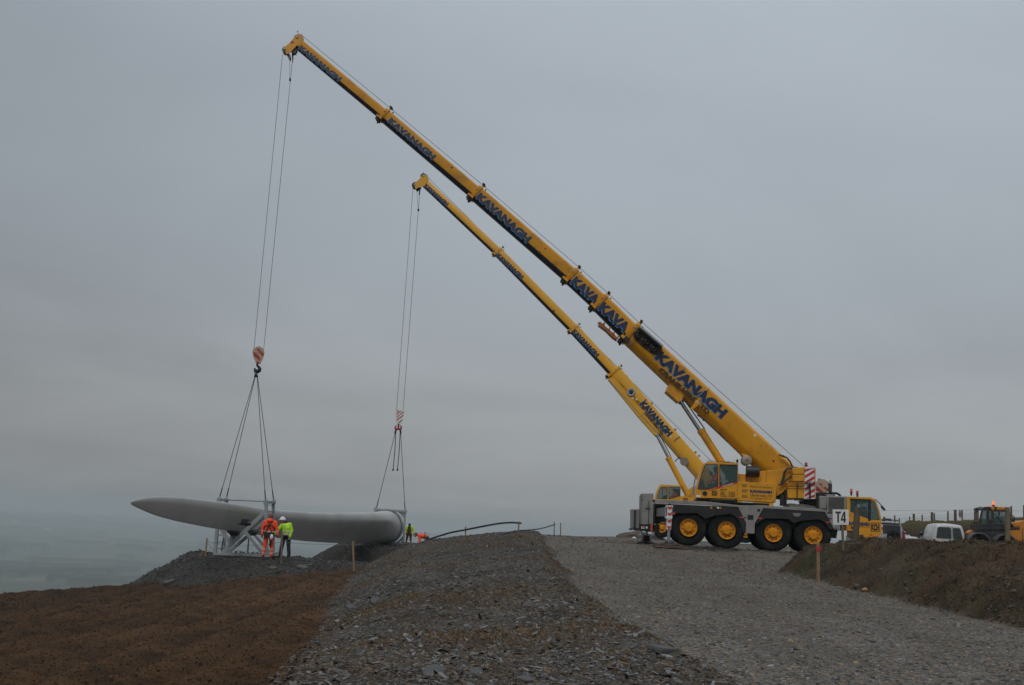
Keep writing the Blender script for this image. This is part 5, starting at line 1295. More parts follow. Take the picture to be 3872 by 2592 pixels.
def slings_far():
    Y = PB[-1].y
    loc = W(1512, 1575, Y); hb, fr, k = hook_block_small(loc, Y)
    a, b = W(*k((508, 655))[0], Y), W(*k((594, 655))[0], Y)
    root = empty('wire_sling', (a + b) / 2, 'pair of long sling legs from the double hook, with two loose legs hanging free', 'sling', 'wire slings')
    for p, e_, q in ((a, LB[0], (490, 735)), (b, LB[1], (602, 735))):
        m_ = W(*k(q)[0], Y); g = G(); g.tube([p, m_], .07, 8, 1); g.tube([m_, e_], .024, 6, 0); g.cyl(e_ + (m_ - e_).normalized() * .6, e_, .035, m=1); g.build('sling_leg', [M_rope, M_blk], root)
    for p, e_ in ((a, (452, 1450)), (b, (538, 1450))):
        q = W(*k(e_)[0], Y); g = G(); g.tube([p, (p + q) / 2 + Vector((.03, 0, 0)), q], .034, 6, 0); g.ball(q, .08, 8, 1); g.build('loose_leg', [M_rope, M_blk], root)
slings_near(); slings_far()

# ------------------------------------------------------------------ people
M_skin = mat('skin', (.34, .19, .13), .6)
M_hio = mat('hi_vis_orange', (.95, .085, .018), .75, noise=.12, nscale=7, bump=.4, bscale=14)
M_hiy = mat('hi_vis_yellow', (.42, .80, .025), .75, noise=.12, nscale=7, bump=.4, bscale=14)
M_band = mat('reflective_band', (.48, .44, .38), .5)
M_dkt = mat('dark_trousers', (.020, .022, .028), .85, noise=.3, nscale=8, bump=.4, bscale=14)
M_boot = mat('black_boot', (.012, .012, .014), .6)
M_brn = mat('rust_overall', (.13, .035, .022), .85, noise=.25, nscale=7)
M_helr = mat('dark_red_helmet', (.15, .022, .020), .4)
M_helw = mat('white_helmet', (.66, .66, .66), .4)
M_grnglove = mat('green_glove', (.18, .40, .06), .8)
M_redglove = mat('red_glove', (.22, .03, .02), .8)
M_harn = mat('harness_webbing', (.018, .016, .018), .8)
M_hair = mat('dark_hair', (.018, .014, .012), .8)

def person(loc, label, J, mats, s=1.0, face=Vector((0, 1, 0)), width=1.0, group='site workers', parts=None, hidden_legs=False):
    """J: joints in metres (person frame, x = picture right, y away, z up); one remeshed skin for the whole body"""
    loc = Vector(loc); root = empty('person', loc, label, 'person', group)
    P = {k: Vector(v) * s for k, v in J.items()}
    g = G(); segs = []
    def cap(a, b, ra, rb, m, n=12):
        a = Vector(a); b = Vector(b); d = b - a
        L = max(d.length, 1e-4); d.normalize(); x = d.orthogonal().normalized(); y = d.cross(x); rings = []
        for t in np.linspace(-math.pi / 2, 0, 5): rings.append((a + d * (math.sin(t) * ra), max(math.cos(t) * ra, .002)))
        for t in np.linspace(0, math.pi / 2, 5): rings.append((b + d * (math.sin(t) * rb), max(math.cos(t) * rb, .002)))
        g.loft([[c + (x * math.cos(2 * math.pi * i / n) + y * math.sin(2 * math.pi * i / n)) * r for i in range(n)] for c, r in rings])
        segs.append((a, b, m, (ra + rb) / 2))
    right = Vector((face.y, -face.x, 0)).normalized()
    # torso as a stack of ovals
    spine = [(P['pelvis'] - Vector((0, 0, .06 * s)), .155, .115, 1), (P['pelvis'], .175, .13, 1), (P['pelvis'].lerp(P['chest'], .35), .165, .125, 0), (P['pelvis'].lerp(P['chest'], .7), .185, .13, 0), (P['chest'], .20, .135, 0), (P['chest'].lerp(P['neck'], .6), .175, .115, 0), (P['neck'], .08, .08, 0), (P['neck'].lerp(P['head'], .4), .055, .06, 2)]
    n = 20; rings = []
    ax_up = (P['neck'] - P['pelvis']).normalized(); fwd = right.cross(ax_up) 
    for c, rx, ry, m in spine: rings.append([c + right * (math.cos(2 * math.pi * i / n) * rx * s * width) + fwd * (math.sin(2 * math.pi * i / n) * ry * s * width) for i in range(n)])
    g.loft(rings)
    for k in range(len(spine) - 1): segs.append((spine[k][0], spine[k + 1][0], (3 if spine[k + 1][3] == 1 else 0) if spine[k + 1][3] != 2 else 2, .15 * s))
    H = P['head']; hf = Vector(J.get('look', face)).normalized()
    for c, r, sc in ((H, .098, (.80, .95, 1.12)), (H + hf * .025 * s + Vector((0, 0, -.06 * s)), .066, (.85, .95, 1.0)), (H + hf * .10 * s + Vector((0, 0, -.015 * s)), .018, (1, 1, 1.4))):
        g.ball(c, r * s, 14, 0, sc, 9); segs.append((c, c + Vector((0, 0, .01)), 2, r * s))
    hr = Vector((hf.y, -hf.x, 0)).normalized()
    for sg in (-1, 1): g.ball(H + hr * sg * .085 * s, .024 * s, 8, 0, (.6, 1, 1.3), 5)
    for sd in ('l', 'r'):
        S_, E, Wr = P['sh' + sd], P['el' + sd], P['wr' + sd]
        cap(P['chest'].lerp(P['neck'], .6), S_, .09 * s, .083 * s * width, 0); cap(S_, E, .080 * s * width, .062 * s * width, 0); cap(E, Wr, .062 * s * width, .045 * s * width, 4)
        d = (Wr - E).normalized(); d = (d + Vector((0, 0, -.5))).normalized()
        pal = Wr + d * .055 * s; g.ball(pal, .042 * s, 10, 0, (.75, .75, 1.15), 6); segs.append((Wr, pal + d * .04 * s, 5, .04 * s))
        sx = d.cross(fwd).normalized(); inw = Vector((-1 if S_.dot(right) > P['chest'].dot(right) else 1, 0, 0))
        nrm = d.cross(sx).normalized()
        for q, ln in ((-.030, .062), (-.010, .072), (.011, .066), (.030, .052)):
            a0 = pal + d * .03 * s + sx * q * s; a1 = a0 + (d + nrm * .15).normalized() * ln * .55 * s; a2 = a1 + (d * .7 + nrm * .7).normalized() * ln * .5 * s
            cap(a0, a1, .0105 * s, .010 * s, 5, 6); cap(a1, a2, .010 * s, .008 * s, 5, 6)
        t0 = pal - d * .01 * s + sx * .03 * s; cap(t0, t0 + (sx * .7 + d * .6 + nrm * .4).normalized() * .055 * s, .013 * s, .011 * s, 5, 6)
        if not hidden_legs or True:
            Hp, K, A_, T = P['hip' + sd], P['kn' + sd], P['an' + sd], P['to' + sd]
            cap(Hp, K, .100 * s * width, .072 * s * width, 3); cap(K, A_, .072 * s * width, .062 * s * width, 6); cap(A_ - Vector((0, 0, .03 * s)), T, .048 * s, .038 * s, 7)
    me = bpy.data.meshes.new('t'); me.from_pydata([tuple(v) for v in g.v], [], g.f)
    bm = bmesh.new(); bm.from_mesh(me); bmesh.ops.recalc_face_normals(bm, faces=bm.faces); bm.to_mesh(me); bm.free()
    ob = bpy.data.objects.new('t', me); COL.objects.link(ob)
    r_ = ob.modifiers.new('r', 'REMESH'); r_.mode = 'VOXEL'; r_.voxel_size = .0115 * s
    sm = ob.modifiers.new('s', 'SMOOTH'); sm.factor = .5; sm.iterations = 2
    bpy.context.view_layer.update()
    m2 = bpy.data.meshes.new_from_object(ob.evaluated_get(bpy.context.evaluated_depsgraph_get())); bpy.data.objects.remove(ob)
    nF = len(m2.polygons); C = np.zeros(nF * 3); m2.polygons.foreach_get('center', C); C = C.reshape(-1, 3)
    best = np.full(nF, 1e9); idx = np.zeros(nF, int)
    for k, (a, b, mi, rr) in enumerate(segs):
        a_ = np.array(a); d_ = np.array(b) - a_; L2 = max((d_ ** 2).sum(), 1e-8); t = np.clip(((C - a_) @ d_) / L2, 0, 1)
        dist = np.linalg.norm(C - a_ - t[:, None] * d_, axis=1) - rr
        up = dist < best; best[up] = dist[up]; v = np.full(nF, mi); 
        if mi == 4: v = np.where((t > .30) & (t < .48), 9, 0)
        if mi == 6: v = np.where(((t > .30) & (t < .48)) | ((t > .72) & (t < .86)), 8, 3)
        idx[up] = v[up]
    # slots: 0 jacket 1 - 2 skin 3 trousers 5 glove 7 boot 8 leg band 9 arm band
    slots = [mats['jacket'], mats['jacket'], mats.get('skin', M_skin), mats['trousers'], mats['jacket'], mats.get('glove', M_skin), mats['trousers'], M_boot, mats.get('legband', mats['trousers']), mats.get('armband', mats['jacket'])]
    m2.materials.clear()
    for m in slots: m2.materials.append(m)
    m2.polygons.foreach_set('material_index', idx.astype(np.int32)); m2.polygons.foreach_set('use_smooth', [True] * nF); m2.update(); m2.name = 'body'
    bo = bpy.data.objects.new('body', m2); COL.objects.link(bo); bo.parent = root
    # eyes
    if hf.y < .6:
        e = G()
        for sg in (-1, 1): e.ball(H + hr * sg * .033 * s + hf * .088 * s + Vector((0, 0, .012 * s)) + loc, .010 * s, 8)
        e.build('eyes', M_hair, root)
    return root, P, loc, right, fwd, hf
def helmet(root, P, loc, hf, s, m, hair=False):
    H = P['head'] + loc; g = G(); rings = []
    hr = Vector((hf.y, -hf.x, 0)).normalized(); hf2 = Vector((hf.x, hf.y, 0)).normalized(); up = Vector((0, 0, 1))
    c0 = H + up * .02 * s
    for a in np.linspace(0, math.pi / 2, 7):
        r_ = max(math.cos(a), .03); rings.append([c0 + up * (math.sin(a) * (.105 if hair else .135) * s) + (hr * math.cos(t) * .105 + hf2 * math.sin(t) * .125) * r_ * s for t in np.linspace(0, 2 * math.pi, 21)[:-1]])
    g.loft(rings)
    if not hair: g.prism([c0 + hf2 * .11 * s - hr * .09 * s, c0 + hf2 * .17 * s - hr * .05 * s, c0 + hf2 * .17 * s + hr * .05 * s, c0 + hf2 * .11 * s + hr * .09 * s], up * .012 * s)
    g.build('hair' if hair else 'helmet', m, root)
def band(root, P, loc, right, fwd, z0, h, rx, ry, m, s=1.0, name='reflective_band', t=None):
    c = P['pelvis'].lerp(P['chest'], z0) + loc; up = (P['neck'] - P['pelvis']).normalized(); g = G()
    rings = [[c + up * dz + right * (math.cos(a) * rx * s) + fwd * (math.sin(a) * ry * s) for a in np.linspace(0, 2 * math.pi, 25)[:-1]] for dz in (-h / 2, h / 2)]
    g.loft(rings); return g.build(name, m, root)

STAND = dict(pelvis=(0, 0, .95), chest=(0, 0, 1.30), neck=(0, 0, 1.50), head=(0, 0, 1.64),
             shl=(-.20, 0, 1.43), ell=(-.27, 0, 1.16), wrl=(-.30, -.02, .92), shr=(.20, 0, 1.43), elr=(.27, 0, 1.16), wrr=(.30, -.02, .92),
             hipl=(-.10, 0, .90), knl=(-.14, .01, .50), anl=(-.17, 0, .10), tol=(-.19, .13, .03), hipr=(.10, 0, .90), knr=(.14, .01, .50), anr=(.17, 0, .10), tor=(.19, .13, .03))
cr_ = cc(930, 1920, 7.84)
def feet_on(px, py, Y, off=0.0):
    w = W(px, py, Y); return Vector((w.x, w.y, w.z + off))
# worker in orange, seen from behind, hands down
J = dict(STAND); J.update(ell=(-.30, -.01, 1.17), wrl=(-.285, -.03, .93), elr=(.30, -.01, 1.17), wrr=(.36, -.03, .95), look=(0, 1, -.2))
L1 = feet_on(*cr_((622, 1478))[0], 41.2)
r1, P1, l1, rt, fw, hf = person(L1, 'worker in orange hi-vis with black harness and dark red helmet, back to the camera', J, dict(jacket=M_hio, trousers=M_hio, glove=M_redglove, legband=M_band, armband=M_band), s=.985, width=1.12)
helmet(r1, P1, l1, hf, .985, M_helr)
band(r1, P1, l1, rt, fw, .30, .055, .205, .158, M_band); band(r1, P1, l1, rt, fw, -.08, .20, .215, .165, M_harn, name='waist_harness')
def strap(root, pts, r_, m, name): g = G(); g.tube(pts, r_, 6); g.build(name, m, root)
b_ = lambda x, z, y=-.165: l1 + Vector((x, y, z))
strap(r1, [b_(-.11, 1.46, -.09), b_(-.05, 1.38), b_(0, 1.30, -.17), b_(.06, 1.15, -.17), b_(.13, 1.02, -.15)], .020, M_harn, 'harness_strap')
strap(r1, [b_(.11, 1.46, -.09), b_(.05, 1.38), b_(0, 1.30, -.17), b_(-.06, 1.15, -.17), b_(-.13, 1.02, -.15)], .020, M_harn, 'harness_strap')
strap(r1, [b_(0, 1.30, -.17), b_(-.13, 1.29, -.15), b_(-.20, 1.2, -.10), b_(-.23, 1.1, -.03)], .015, M_harn, 'harness_strap')
strap(r1, [b_(0, 1.30, -.17), b_(.13, 1.29, -.15), b_(.20, 1.2, -.10), b_(.23, 1.1, -.03)], .015, M_harn, 'harness_strap')
g = G(); g.ball(l1 + Vector((0, -.10, 1.49)), .12, 14, 0, (1.15, .7, .75)); g.build('hood', M_hio, r1)
g = G(); g.ball(l1 + Vector((.15, -.18, .83)), .10, 12, 0, (.7, .6, 1.2)); g.build('white_pouch', M_wht, r1)
g = G(); g.tube([l1 + Vector((.13, -.17, .80)), l1 + Vector((.12, -.16, .62)), l1 + Vector((.09, -.15, .45))], [.035, .045, .03], 8); g.build('tool_pouch', M_harn, r1)
g = G()
for sx in (-1, 1): g.tube([l1 + Vector((.09 * sx + .13 * math.cos(a), .0 + .13 * math.sin(a), .80 - .05 * sx * math.cos(a))) for a in np.linspace(0, 2 * math.pi, 15)], .017, 6)
g.build('leg_strap', M_harn, r1)
# worker in yellow, white helmet, leaning and looking left
J = dict(STAND); J.update(pelvis=(.05, 0, .92), chest=(.0, 0, 1.24), neck=(-.07, 0, 1.40), head=(-.17, -.02, 1.50), look=(-.85, -.35, -.35),
    shr=(.15, -.02, 1.34), elr=(.25, -.03, 1.10), wrr=(.22, -.10, .88), shl=(-.17, -.02, 1.30), ell=(-.33, -.04, 1.06), wrl=(-.46, -.08, .90),
    hipl=(-.06, 0, .88), knl=(-.10, .02, .47), anl=(-.14, 0, .10), tol=(-.22, -.06, .03), hipr=(.13, 0, .88), knr=(.17, .02, .48), anr=(.23, 0, .10), tor=(.19, -.09, .03))
L2 = feet_on(*cr_((1105, 1478))[0], 41.9)
r2, P2, l2, rt2, fw2, hf2 = person(L2, 'worker in a yellow hi-vis jacket, black trousers and white helmet leaning over to the left', J, dict(jacket=M_hiy, trousers=M_dkt, glove=M_grnglove, armband=M_band), s=1.0, face=Vector((-.5, -.8, 0)).normalized(), width=1.14)
helmet(r2, P2, l2, hf2, 1.08, M_helw)
band(r2, P2, l2, rt2, fw2, .42, .05, .222, .160, M_band); band(r2, P2, l2, rt2, fw2, .12, .05, .212, .158, M_band)
g = G(); g.ball(P2['neck'] + l2 + Vector((.02, 0, .03)), .10, 12, 0, (1.15, 1, .8)); g.build('dark_collar', M_dkt, r2)
strap(r2, [l2 + Vector((.01, -.15, 1.02)), l2 + Vector((-.0, -.17, 1.15)), l2 + Vector((-.02, -.14, 1.34))], .016, M_band, 'vertical_band')
# far worker in open yellow coat
J = dict(STAND); J.update(ell=(-.26, -.03, 1.2), wrl=(-.24, -.12, .98), elr=(.33, 0, 1.15), wrr=(.31, -.05, .92), anl=(-.22, 0, .1), knl=(-.16, 0, .5), anr=(.20, 0, .1), tor=(.22, -.12, .03), tol=(-.25, -.12, .03), head=(-.02, -.03, 1.60), look=(0, -1, -.6))
L3 = feet_on(*cy_((1168, 1322))[0], 75.6)
r3, P3, l3, rt3, fw3, hf3 = person(L3, 'worker in rust red overalls and open yellow coat beside the thick blade end', J, dict(jacket=M_hiy, trousers=M_brn, glove=M_boot, legband=M_band, skin=M_hair), s=.98, face=Vector((0, -1, 0)), width=1.15)
g = G(); g.prism([l3 + Vector((x, -.235, z)) for x, z in ((-.14, .88), (.14, .88), (.13, 1.2), (.10, 1.48), (-.10, 1.48), (-.15, 1.2))], Vector((0, .12, 0))); g.build('overall_bib', M_brn, r3, bevel=.03)
helmet(r3, P3, l3, hf3, .98, M_hair, True)
# far worker bending over behind the bank
J = dict(STAND); J.update(pelvis=(.32, 0, .97), chest=(-.05, 0, 1.00), neck=(-.24, 0, 1.04), head=(-.40, 0, 1.05), look=(-.9, 0, -.5), shl=(-.18, -.16, 1.02), ell=(-.10, -.18, .76), wrl=(-.18, -.20, .52), shr=(-.18, .16, 1.02), elr=(-.16, .2, .76), wrr=(-.25, .2, .55),
    hipl=(.32, -.1, .92), knl=(.30, -.1, .45), anl=(.34, -.1, .08), tol=(.22, -.12, .03), hipr=(.32, .1, .92), knr=(.30, .1, .45), anr=(.34, .1, .08), tor=(.22, .1, .03))
w_ = W(*cy_((1560, 1120))[0], 61.0)
L4 = Vector((w_.x - .05, 61.0, w_.z - .86))
r4, P4, l4, rt4, fw4, hf4 = person(L4, 'worker in an orange jacket bent double behind the gravel bank beside the black pipe', J, dict(jacket=M_hio, trousers=M_dkt, glove=M_boot, armband=M_band), s=1.0, face=Vector((-1, 0, 0)), width=1.05)
helmet(r4, P4, l4, hf4, 1.0, M_helr); band(r4, P4, l4, rt4, fw4, .45, .05, .215, .15, M_harn)
# crane operators
SIT = dict(pelvis=(0, 0, .15), chest=(-.08, 0, .50), neck=(-.13, 0, .70), head=(-.18, 0, .84), shl=(-.13, -.19, .62), ell=(-.25, -.24, .38), wrl=(-.45, -.18, .32), shr=(-.13, .19, .62), elr=(-.25, .24, .38), wrr=(-.45, .18, .32),
    hipl=(-.02, -.1, .12), knl=(-.42, -.12, .16), anl=(-.50, -.12, -.24), tol=(-.62, -.12, -.30), hipr=(-.02, .1, .12), knr=(-.42, .12, .16), anr=(-.50, .12, -.24), tor=(-.62, .12, -.30), look=(-1, 0, -.25))
q_ = frA.pt(c1((1330, 285))[0], .6) - Vector((-.18, 0, .84))
r5, P5, l5, *_x = person(q_, 'crane operator in dark clothes and an orange vest seated inside the nearer cab', SIT, dict(jacket=M_hio, trousers=M_dkt, armband=M_dkt, glove=M_skin, skin=M_skin), s=1.0, face=Vector((-1, 0, 0)), width=1.0, group='crane operators')
helmet(r5, P5, l5, Vector((-1, 0, 0)), 1.0, M_hair, True)
q_ = frB.pt(c1((742, 575))[0], .65) - Vector((-.18, 0, .84))
r6, P6, l6, *_x = person(q_, 'crane operator in an orange jacket seated in the small cab of the far crane', SIT, dict(jacket=M_hio, trousers=M_dkt, armband=M_dkt, glove=M_skin), s=1.0, face=Vector((-1, 0, 0)), width=1.0, group='crane operators')
helmet(r6, P6, l6, Vector((-1, 0, 0)), 1.0, M_hair, True)
# ------------------------------------------------------------------ stakes, cords, pipes, sign
M_wood = mat('stake_wood', (.24, .16, .08), .8, noise=.25, nscale=6, dirt=(.12, .09, .05), dscale=5, damt=.6)
M_wdk = mat('weathered_post', (.10, .075, .055), .85, noise=.3, nscale=8, dirt=(.05, .045, .035), dscale=6, damt=.7, bump=.4, bscale=30)
M_wgr = mat('green_grey_post', (.15, .125, .075), .85, noise=.3, nscale=8, dirt=(.07, .065, .045), dscale=6, damt=.7, bump=.4, bscale=30)
M_cord = mat('cord', (.16, .16, .17), .8)
def stake(px0, py0, px1, py1, Y, w, label, m=None, sink=.25, name='stake', rnd=False, lean=0, group='wooden stakes on the banks', cap=None):
    a = W(px1, py1, Y); b = W(px0, py0, Y + lean); gz = ground(a.x, a.y)
    d = (a - b).normalized(); foot = a + d * sink
    g = G()
    if rnd: g.cyl(foot, b, w / 2 * 1.03, w / 2 * .97, 14)
    else:
        g.beam(foot, b, w, w * .8)
    root = empty(name, a, label, 'stake' if name == 'stake' else 'post', group)
    g.build('post', m or M_wood, root, bevel=.006)
    if cap: g = G(); q = b - (b - a).normalized() * .16; g.box(q + Vector((0, -w * .5, 0)), (w * .95, .012, .14)); g.box(q + Vector((0, -w * .4, .0)), (w * 1.04, w * .5, .12)); g.build('red_tape', cap, root)
    return b
k6 = cc(450, 1800, 3.347); k7 = cc(1850, 1850, 3.605)
s1 = stake(*k6((1113, 788))[0], *k6((1085, 1105))[0], 41.5, .065, 'pale stake at the left end of the gravel mound, left of the steel frame')
s0_ = stake(*k6((1057, 972))[0], *k6((1033, 1108))[0], 41.2, .09, 'short broken brown stake leaning beside the leftmost tall stake', mat('broken_stake', (.20, .09, .03), .85, noise=.3))
s3 = stake(*k6((1642, 778))[0], *k6((1628, 985))[0], 45.2, .07, 'stake seen through the crossed braces of the steel frame', M_wdk)
s2 = stake(*k6((2064, 724))[0], *k6((2055, 1098))[0], 39.8, .075, 'tall stake in front of the worker in the yellow jacket', M_wgr)
s4 = stake(*c5((618, 828))[0], *c5((630, 1168))[0], 38.0, .085, 'stake at the edge of the brown field under the middle of the blade')
s5 = stake(*c5((1531, 714))[0], *c5((1527, 790))[0], 60, .055, 'short dark stake behind the bending worker', M_wdk)
s6 = stake(*c5((2044, 642))[0], *c5((2042, 780))[0], 50, .075, 'stake on the bank holding up the middle of the thick black pipe')
s7 = stake(*k7((404, 442))[0], *k7((394, 650))[0], 47, .085, 'stake on the bank crest where the thick black pipe ends')
s8 = stake(*k7((885, 444))[0], *k7((885, 605))[0], 50, .05, 'thin dark metal stake at the far end of the thin black pipe', M_wdk)
s9 = stake(*k7((973, 461))[0], *k7((973, 630))[0], 51, .055, 'thin reddish stake at the right end of the bank crest', mat('reddish_stake', (.17, .07, .04), .85, noise=.3))
s10 = stake(3093, 2054, 3094, 2198, 27.4, .09, 'squared stake with a red top at the foot of the earth bank', cap=M_red)
def cordage(pts, label, r_=.008, name='cord', m=None, cat='cord', grp=None, sag=.0, n=10):
    P_ = []
    for i in range(len(pts) - 1):
        a, b = Vector(pts[i]), Vector(pts[i + 1])
        for t in np.linspace(0, 1, n + 1)[:-1] if i < len(pts) - 2 else np.linspace(0, 1, n + 1): P_.append(a.lerp(b, t) - Vector((0, 0, sag * 4 * t * (1 - t))))
    g = G(); g.tube(P_, r_, 5); o = g.build(name, m or M_cord, None, origin=pts[0]); tag(o, label, cat, grp); return o
cordage([s1 - Vector((0, 0, .12)), W(*k6((1510, 885))[0], 43.5), s3 - Vector((0, 0, .35)), s2 - Vector((0, 0, .35)), s4 - Vector((0, 0, .12))], 'thin grey cord strung between the stakes below the blade', .007, sag=.04)
cordage([s4 - Vector((0, 0, .12)), W(*c5((720, 868))[0], 39), W(*c5((860, 965))[0], 41), W(*c5((1000, 1032))[0], 43), W(*c5((1085, 1045))[0], 45)], 'thin cord drooping down to the right from the stake in the field edge', .008)
cordage([s1 - Vector((0, 0, .15)), W(*k6((1205, 960))[0], 42.3)], 'slack cord slanting from the leftmost stake to the steel frame', .007)
cordage([W(*c5((1380, 738))[0], 64), s5 - Vector((0, 0, .05)), W(*c5((1720, 758))[0], 58), W(*c5((1960, 770))[0], 55)], 'faint cord over the dark stake behind the bending worker', .008)
cordage([s2 - Vector((.02, 0, .45)), s2 - Vector((.3, -.3, 1.25))], 'loose cord end hanging from the stake by the yellow jacket', .005)
M_pipe = mat('black_pipe', (.012, .013, .016), .4)
def smooth_path(pts, n=12):
    out_ = []; P_ = [Vector(p) for p in pts]; P_ = [P_[0]] + P_ + [P_[-1]]
    for i in range(1, len(P_) - 2):
        for t in np.linspace(0, 1, n, endpoint=False):
            a, b, c, d = P_[i - 1:i + 3]
            out_.append(.5 * ((2 * b) + (c - a) * t + (2 * a - 5 * b + 4 * c - d) * t * t + (3 * b - a - 3 * c + d) * t ** 3))
    out_.append(P_[-2]); return out_
pp = [W(*c5(p)[0], y) for p, y in (((1490, 855), 52), ((1580, 805), 51.8), ((1700, 765), 51), ((1860, 718), 50.4), ((2043, 683), 49.9), ((2343, 624), 49.2))] + [W(*k7(p)[0], y) for p, y in (((150, 468), 48.4), ((300, 457), 47.6), ((432, 466), 46.9))]
g = G(); g.tube(smooth_path(pp), .045, 8); o = g.build('pipe', M_pipe, None, origin=pp[0]); tag(o, 'thick black plastic pipe arching over the bank from the bending worker', 'pipe', 'black pipes on the bank')
pp = [W(*k7(p)[0], y) for p, y in (((170, 622), 46), ((270, 590), 46.5), ((380, 568), 47.1), ((560, 557), 48), ((720, 535), 49), ((896, 484), 49.9))]
g = G(); g.tube(smooth_path(pp), .028, 8); o = g.build('pipe', M_pipe, None, origin=pp[0]); tag(o, 'thinner black pipe looping low between the bank crest and the metal stake', 'pipe', 'black pipes on the bank')

# sign T4
def sign():
    Y = 28.4; fr = Frame(W(3178, 1950, Y), R(2)); root = empty('site_sign', fr.pt((3187, 2050)), 'white square board lettered T4 on a thin wooden post in front of the crane cab', 'sign')
    g = G(); fr.slab(g, c3((975, 890), (1212, 893), (1215, 1118), (980, 1120)), 0, .014); b = g.build('board', M_wht, root, bevel=.003)
    g = G(); a, c = fr.pt(c3((1130, 1400))[0], .05), fr.pt(c3((1112, 930))[0], .05); g.beam(a - Vector((0, 0, .2)), c, .07, .05); g.build('post', M_wgr, root)
    g = G()
    fr.slab(g, c3((1016, 922), (1096, 922), (1096, 948), (1068, 948), (1068, 1085), (1044, 1085), (1044, 948), (1016, 948)), -.006, -.002)
    fr.slab(g, c3((1138, 922), (1162, 922), (1162, 1030), (1172, 1030), (1172, 1054), (1162, 1054), (1162, 1086), (1138, 1086), (1138, 1054), (1096, 1054), (1096, 1030)), -.006, -.002, 0, [c3((1138, 965), (1138, 1030), (1116, 1030))])
    g.build('lettering', mat('sign_black', (.022, .02, .035), .5), b)
    g = G()
    for p in ((1103, 903), (1113, 1100)): o = fr.pt(c3(p)[0]); g.cyl(o, o - fr.V * .006, .009)
    g.build('screw', M_blk, b)
sign()

# near stock fence on the earth bank, with its wires
def near_fence():
    Y1, Y2 = 29.0, 28.2
    a = W(*c3((1308, 1372))[0], Y1); root = empty('wire_fence', a, 'stock wire fence with two stout wooden posts along the top of the earth bank', 'fence')
    tops = []
    for (t, b_, Y, w, m) in ((c3((1342, 856))[0], c3((1308, 1372))[0], Y1, .175, M_wdk), (c4((1776, 588))[0], c4((1779, 1066))[0], Y2, .13, M_wgr)):
        p, q = W(*b_, Y), W(*t, Y); g = G(); d = (p - q).normalized(); g.cyl(p + d * .4, q, w / 2 * 1.05, w / 2, 16); g.build('fence_post', m, root, bevel=.01); tops.append((q, p))
    # next post to the right, just outside the picture
    q = tops[1][0] + (tops[1][0] - tops[0][0]); q.z -= .05; g = G(); g.cyl(q - Vector((0, 0, 1.5)), q, .065, .06, 12); g.build('fence_post', M_wgr, root)
    line = [tops[0][0], tops[1][0], q]; bot = [tops[0][1], tops[1][1], q - Vector((0, 0, 1.05))]
    g = G()
    def at(t, h):
        k = min(int(t), 1); f = t - k; return line[k].lerp(line[k + 1], f).lerp(bot[k].lerp(bot[k + 1], f), h)
    for h in (.10,):
        g.tube([at(t, h) + Vector((0, 0, .0)) for t in np.linspace(0, 2, 9)], .0035, 4)
        for t in np.linspace(.02, 1.98, 70): p = at(t, h); g.beam(p - Vector((.012, 0, .014)), p + Vector((.012, 0, .014)), .004, .004)
    g.build('barbed_wire', M_cord, root)
    g = G()
    for h in (.32, .45, .58, .71, .84, .95): g.tube([at(t, h) for t in np.linspace(0, 2, 9)], .0016, 4)
    for t in np.linspace(0, 2, 54): g.tube([at(t, .32), at(t, .95)], .0014, 4)
    g.build('wire_mesh', M_cord, root)
near_fence()
def far_fence():
    specs = [((290, 694), (290, 765), .055), ((350, 732), (350, 765), .05), ((487, 711), (487, 818), .05), ((541, 674), (541, 815), .095), ((651, 687), (651, 810), .055), ((780, 653), (780, 798), .10), ((811, 667), (811, 795), .06), ((991, 642), (991, 783), .06), ((1087, 622), (1087, 778), .11), ((1177, 622), (1177, 778), .06), ((1355, 604), (1355, 775), .12), ((1387, 640), (1387, 775), .055), ((1825, 574), (1825, 755), .07), ((-40, 740), (-40, 800), .06), ((60, 735), (60, 800), .06), ((1560, 600), (1560, 770), .06), ((1990, 560), (1990, 750), .06), ((150, 715), (150, 790), .09)]
    specs.sort(key=lambda s: s[0][0])
    a = W(*c4(specs[0][1])[0], 63); root = empty('wire_fence', a, 'long wire fence with many thin wooden posts on the grassy berm behind the vehicles', 'fence')
    tl = []
    for t, b_, w in specs:
        Y = 63.0; p, q = W(*c4(b_)[0], Y), W(*c4(t)[0], Y); g = G(); g.cyl(p - Vector((0, 0, .35)), q, w * .85, w * .8, 8); g.build('fence_post', M_wdk, root); tl.append((q, p))
    g = G()
    big = [tl[k] for k, s_ in enumerate(specs) if s_[2] > .085]
    for h in (0, .28, .45, .62, .8):
        pts = [q.lerp(p, h + .04) for q, p in big]; g.tube(pts, .006 if h < .1 else .0042, 4)
    for k in range(len(big) - 1):
        for t in np.linspace(0, 1, 26): q = big[k][0].lerp(big[k + 1][0], t); p = big[k][1].lerp(big[k + 1][1], t); g.tube([q.lerp(p, .3), q.lerp(p, .85)], .003, 4)
    g.build('wire_mesh', M_cord, root)
    g = G(); q, p = [tl[k] for k, s_ in enumerate(specs) if s_[0][0] == 1087][0]; g.ball(q.lerp(p, .3) + Vector((.30, 0, 0)), .12, 8, 0, (.7, .6, 2.2)); g.build('snagged_sacking', M_cord, root)
far_fence()

